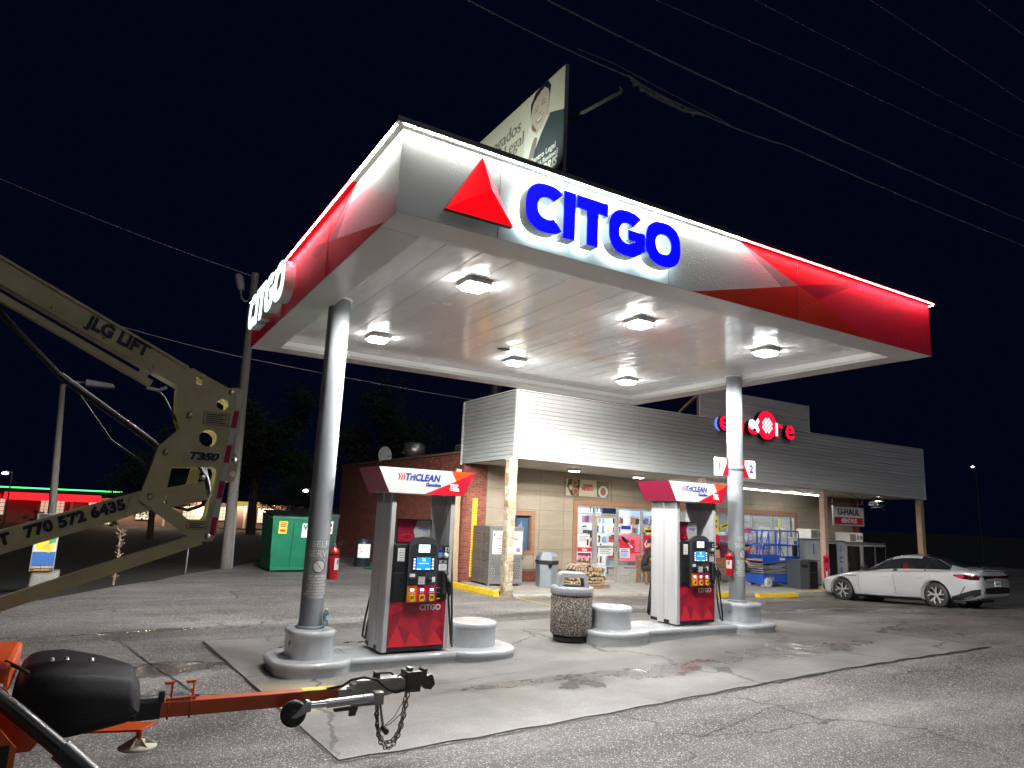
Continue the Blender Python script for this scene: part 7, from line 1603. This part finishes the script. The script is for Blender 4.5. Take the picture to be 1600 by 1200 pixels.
# ------------------------------------------------------------------ lit advertising board above the shop roof
BXX = 13.0
by = lambda y: y*.8387
bz = lambda z: 2+(z-2)*.8387
t = thing('billboard', 'lit law firm billboard with a portrait of a suited person, above the canopy', 'billboard', (BXX, 23.0, 14))
def bl(o): o.matrix_parent_inverse = Matrix.Translation((-BXX, -23.0, -14)); return o
M_bbg = mat('billboard_cream', (.46, .46, .37), .6, var=.06, vs=.5); M_bsuit = mat('billboard_suit', (.035, .05, .055), .6); M_bface = mat('billboard_face', (.40, .36, .30), .6); M_bsh = mat('billboard_face_line', (.16, .12, .10), .6); M_bw = mat('billboard_white', (.52, .54, .50), .6); M_bnavy = mat('billboard_navy', (.02, .035, .04), .6); M_bgr = mat('billboard_grey_lettering', (.16, .15, .15), .6)
ya, yb, za, zb_ = by(22.85), by(38.0), bz(16.2), bz(21.6)
bl(box('panel', BXX, BXX+.14, ya, yb, za, zb_+.12, M_cap, t)); fx = lambda u, v, d: (BXX-.004-d, by(u), bz(v))
m = MB(); m.flat([(22.9, 16.3), (37.9, 16.3), (37.9, 21.72), (22.9, 21.72)], fx, 0); bl(m.build('poster_field', M_bbg, t))
m = MB(); m.flat([(22.9, 16.3), (22.9, 19.55), (24.0, 19.95), (24.55, 19.4), (25.5, 18.3), (25.7, 17.2), (27.2, 18.5), (26.95, 19.0), (27.9, 17.4), (28.6, 16.3)], fx, .004); bl(m.build('suit_print', M_bsuit, t))
m = MB(); m.flat([(24.15, 19.95), (25.6, 18.3), (26.3, 17.2), (26.2, 19.5), (25.75, 20.1)], fx, .008, 0); bl(m.build('shirt_print', M_bw, t)); m = MB(); m.flat([(25.0, 19.15), (25.25, 19.3), (25.45, 19.1), (26.3, 17.3), (25.75, 17.2)], fx, .012); bl(m.build('tie_print', M_bgr, t))
face = [(24.25, 20.0), (24.1, 20.6), (24.15, 21.2), (24.5, 21.5), (25.2, 21.45), (25.62, 21.0), (25.66, 20.2), (25.5, 19.7), (25.1, 19.35), (24.65, 19.5)]
m = MB(); m.flat(face, fx, .016); bl(m.build('face_print', M_bface, t))
m = MB(); m.flat([(24.08, 20.9), (24.02, 21.3), (24.3, 21.66), (24.8, 21.70), (25.3, 21.6), (25.68, 21.2), (25.70, 20.5), (25.6, 20.75), (25.45, 21.15), (24.9, 21.42), (24.5, 21.5), (24.2, 21.25)], fx, .02); bl(m.build('hair_print', M_ink, t))
m = MB()
for pts in ([(24.45, 20.75), (24.75, 20.72), (24.75, 20.66), (24.45, 20.68)], [(25.0, 20.66), (25.35, 20.62), (25.35, 20.56), (25.0, 20.6)], [(24.45, 20.9), (24.78, 20.88), (24.78, 20.84), (24.45, 20.85)], [(25.0, 20.83), (25.38, 20.78), (25.38, 20.74), (25.0, 20.78)], [(24.78, 20.42), (25.0, 20.38), (24.95, 20.33), (24.8, 20.36)], [(24.5, 20.2), (25.25, 20.1), (25.0, 19.88), (24.75, 19.92)], [(25.5, 20.1), (25.55, 19.8), (25.15, 19.5), (25.1, 19.56)]): m.flat(pts, fx, .02)
bl(m.build('feature_print', M_bsh, t)); m = MB(); m.flat([(24.56, 20.16), (25.18, 20.08), (24.98, 19.95), (24.78, 19.98)], fx, .024); bl(m.build('smile_print', M_bw, t))
RX = (PI/2, 0, -PI/2)
def bt(s, sz, m_, y, z, **k): bl(text(s, sz*.8387, m_, t, (BXX-.03, by(y), bz(z)), RX, **k))
bt('Abogados', 1.02, M_bgr, 28.6, 20.55, sx=1.0, bold=-.006); bt('Centro Legal', .98, M_bgr, 28.75, 19.75, sx=.98, bold=-.006)
bt('Abogados Centro Legal', .40, M_bw, 25.35, 18.1, sx=1.0, bold=.004); bt('★(366 Reviews)' if False else '(366 Reviews)', .36, M_bw, 24.2, 17.72, sx=.95, bold=.004); bt('HARRIS', .62, M_bw, 24.3, 17.28, shear=.2, bold=.018, sx=.95); bt('AL', .44, M_bw, 23.6, 16.82, bold=.01)
m = MB(); m.flat([(25.35+.17*math.sin(PI*k/5)*(1 if k % 2 == 0 else .42), 17.72+.2*math.cos(PI*k/5)*(1 if k % 2 == 0 else .42)) for k in range(10)], fx, .026); bl(m.build('star_print', M_bw, t))
bl(MB().tube([(BXX+.5, by(29), 3.5), (BXX+.5, by(29), za+.5)], .28, 14).build('support_post', M_cap, t)); bl(MB().box(BXX-1.1, BXX-.3, ya+.2, yb, za-.12, za-.06).build('catwalk', M_cap, t))
m = MB(); m.bar((BXX+.3, ya+.2, bz(19.2)), (BXX+.9, ya-2.2, bz(19.35)), .07, .10); m.bar((BXX+.9, ya-2.2, bz(19.35)), (BXX+.95, ya-2.0, bz(19.7)), .05, .05); bl(m.build('lamp_arm', M_pole, t))
for y in (by(25.2), by(31)):
    bl(MB().bar((BXX-1.0, y, za-.05), (BXX-2.0, y, za+.1), .06, .06).build('lamp_arm', M_cap, t)); bl(MB().bar((BXX-2.05, y-.3, za+.12), (BXX-2.05, y+.3, za+.12), .25, .12).build('board_lamp', M_lum, t))
    L = bpy.data.lights.new('board_light', 'SPOT'); L.energy = 620; L.spot_size = R(120); L.spot_blend = .6; L.shadow_soft_size = .15; L.color = (.95, 1, .88); lo = bpy.data.objects.new('board_light', L); COL.objects.link(lo); lo.parent = t; bl(lo); lo.location = (BXX-2.05, y, za+.25); lo.rotation_euler = (Vector((BXX, y, za+3.4))-Vector((BXX-2.05, y, za+.25))).to_track_quat('-Z', 'Y').to_euler()

# ------------------------------------------------------------------ far strip of shops beyond the lot
FBY = 84.0; fz = gz(0, 84)
M_fbr = mat('far_brick', (.26, .13, .10), .8, var=.2, vs=6); M_fwin = mat('far_window_frame', (.55, .5, .42), .5); E_fw = emis('far_window_glow', (1, .86, .66), .35)
t = thing('restaurant_building', 'low brick restaurant far across the lot with lit lattice windows and red awnings', 'restaurant', (4, FBY, fz))
X_ = lambda px: -7.9+px*.0615
k_ = 1.0
box('wall', -15, 17.5, 0, 6, 0, 2.75, M_fbr, t); box('roof', -15.4, 17.8, -1.1, 6.5, 2.75, 3.45, mat('far_roof', (.022, .021, .022), .8), t)
for i, (x, w, h0, h1) in enumerate(((-12.3, .9, .75, 2.3), (-8.5, 2.0, .75, 2.35), (-4.4, .7, .2, 2.3), (-2.9, .8, .1, 2.3), (.0, 1.6, .7, 2.35), (4.5, 2.2, .85, 2.3), (8.2, 1.5, .85, 2.3), (12.3, 1.9, .7, 2.3), (15.0, 1.2, .1, 2.3))):
    f_ = box('window', x, x+w, -.06, -.01, h0, h1, E_fw, t); m = MB(); nx_ = max(2, int(w/.32)); nz_ = max(3, int((h1-h0)/.32))
    for q in range(nx_+1): m.box(x+w*q/nx_-.025, x+w*q/nx_+.025, -.09, -.061, h0, h1)
    for q in range(nz_+1): m.box(x, x+w, -.091, -.062, h0+(h1-h0)*q/nz_-.025, h0+(h1-h0)*q/nz_+.025)
    m.build('lattice', M_fwin, f_)
for x in (-6.0, -1.9, 2.6, 7.2, 10.8): box('pilaster', x, x+.22, -.12, -.005, 0, 2.74, M_fwin, t)
E_awn = emis('lit_awning_red', (1, .02, .03), .75)
for (x0, x1) in ((-13.6, -11.9), (-11.5, -7.9), (-7.6, -3.4)):
    MB().hexa([(x0, -1.4, 2.25), (x1, -1.4, 2.25), (x1, -.05, 2.3), (x0, -.05, 2.3), (x0, -1.3, 2.95), (x1, -1.3, 2.95), (x1, -.05, 3.1), (x0, -.05, 3.1)]).build('awning', E_awn, t)
MB().box(-15.4, -1.6, -1.16, -1.11, 3.36, 3.48).build('neon_strip', emis('green_neon', (.08, 1, .25), 1.6), t)
MB().box(9.5, 12.2, -1.15, -1.11, 2.5, 3.0).build('sign_band', mat('far_yellow', (.6, .45, .1), .5, emit=(1, .7, .15), es=.35), t)
E_bulb = emis('wall_lamp_glow', (1, .88, .66), 12)
for x in (-13, -9.8, -5, -1, 2.0, 6.6, 10.5, 14):
    b = box('wall_lamp', x-.12, x+.12, -1.0, -.8, 2.66, 2.745, E_bulb, t)
    L = bpy.data.lights.new('wall_light', 'POINT'); L.energy = 190; L.shadow_soft_size = .15; L.color = (1, .86, .66); lo = bpy.data.objects.new('wall_light', L); COL.objects.link(lo); lo.parent = t; lo.location = (x, -.95, 2.55)
M_leaf = mat('dark_leaf', (.022, .038, .014), .8, var=.4, vs=4); M_trk = mat('bark', (.06, .045, .035), .9, var=.3, vs=6)
def leaves(n, cx, cy, cz, rx, ry, rz_, size, seed, clumps=14):
    r = random.Random(seed); m = MB(); C_ = []
    for _ in range(clumps):
        while True:
            p = (r.uniform(-1, 1), r.uniform(-1, 1), r.uniform(-1, 1))
            if p[0]**2+p[1]**2+p[2]**2 < 1: break
        C_.append((p, r.uniform(.22, .45)))
    for _ in range(n):
        p, q = r.choice(C_); d = Vector((r.gauss(0, 1), r.gauss(0, 1), r.gauss(0, 1))).normalized()*q*r.random()**.4
        c = Vector((cx+(p[0]+d.x)*rx, cy+(p[1]+d.y)*ry, cz+(p[2]+d.z)*rz_)); a = Vector((r.gauss(0, 1), r.gauss(0, 1), r.gauss(0, 1))).normalized(); b = a.orthogonal().normalized(); s = size*r.uniform(.6, 1.3)
        m.add([c-a*s, c+b*s*.42, c+a*s, c-b*s*.42], [(0, 1, 2, 3)])
    return m
def tree(x, y, h, w, label, seed):
    z = gz(x, y)-.1; t = thing('tree', label, 'tree', (x, y, z), 0, 'dark trees behind the lot'); r = random.Random(seed)
    m = MB(); m.tube([(0, 0, 0), (r.uniform(-.2, .2), 0, h*.3), (r.uniform(-.4, .4), r.uniform(-.3, .3), h*.75)], [.03*h, .024*h, .006*h], 9)
    for k in range(6): a = r.uniform(0, 6.28); b = h*r.uniform(.28, .5); m.tube([(0, 0, b), (w*.3*math.cos(a), w*.3*math.sin(a), b+h*.15), (w*.75*math.cos(a), w*.75*math.sin(a), b+h*.3)], [.012*h, .008*h, .003*h], 6)
    m.build('trunk', M_trk, t); leaves(8000, 0, 0, h*.64, w, w, h*.36, .016*h, seed, 34).build('crown', M_leaf, t, fix=False)
tree(13.5, 72, 16, 5.6, 'tall dark tree behind the dumpsters', 1); tree(27, 74, 17, 6, 'broad dark tree behind the shop roof vent', 2); tree(4.0, 60, 8.5, 3.0, 'small dark tree right of the utility pole, far back', 3); tree(14.9, 62, 6.0, 2.4, 'dark tree in front of the right end of the restaurant', 6)
def shrub(x, y, label, seed, h=.9):
    z = gz(x, y) if y < 60 else fz; t = thing('shrub', label, 'shrub', (x, y, z), 0, 'shrubs before the far restaurant'); MB().tube([(0, 0, 0), (.05, 0, h*.6)], .05, 6).build('stem', M_trk, t); leaves(260, 0, 0, h*.55, h*.6, h*.5, h*.45, .11, seed, 9).build('foliage', M_leaf, t, fix=False)
shrub(-4.6, FBY-2.2, 'dark shrub under the red awning, left one', 11, 1.3); shrub(-1.4, FBY-2.4, 'dark shrub right of the red awnings', 12, 1.4); shrub(.6, FBY-2.0, 'dark shrub before a pilaster of the restaurant', 13, 1.0); shrub(-8.0, FBY-2.1, 'dark shrub at the left edge before the restaurant', 14, 1.2); shrub(2.0, FBY-2.0, 'low dark shrub beside the lamp post shaft', 15, .9)
t = thing('weed_plant', 'tall dry weed stalk at the edge of the lot', 'weed', (.62, 18.6, gz(.62, 18.6)-.05)); r = random.Random(4)
MB().tube([(0, 0, 0), (.03, 0, .6), (.0, 0, 1.25)], [.03, .025, .01], 6).build('stalk', mat('dry_stalk', (.22, .16, .11), .9), t); m = MB()
for k in range(70): z = .15+1.1*r.random(); a = r.uniform(0, 6.28); L_ = .05+.08*r.random(); m.tube([(.02, 0, z), (.02+L_*math.cos(a), L_*math.sin(a), z+L_*.6)], [.006, .012], 4)
m.build('seed_heads', MATS['dry_stalk'], t)
t = tag(MB().tube([(2.36, 20.9, gz(2.3, 20.9)), (2.36, 20.9, gz(2.3, 20.9)+.95)], .02, 6).build('marker_post', M_lum), 'thin metal marker post at the lot edge left of the pole', 'marker post')
def far_lamp(x, y, z, label, s, mh=None):
    t = thing('street_lamp', label, 'street lamp', (x, y, gz(x, y)), 0, 'distant lit street lamps'); g = gz(x, y); MB().tube([(0, 0, 0), (0, 0, z-g+.1), (-.4, 0, z-g+.15)], .045, 6).build('post', M_pole, t); MB().lathe([(0, -.1*s), (.18*s, -.05*s), (.2*s, .03*s), (0, .12*s)], (-.4, 0, z-g), 12).build('globe', emis('street_lamp_glow', (.9, .97, 1), 6), t)
far_lamp(13.2, 50, 2.85, 'small lit lamp beside the left column above the green dumpster', 1); far_lamp(-5.0, 58, 3.1, 'small lit lamp above the red awnings at the left edge', 1); far_lamp(63, 30, 7.4, 'tiny distant lit lamp right of the shop fascia', .55)
finish_texts()
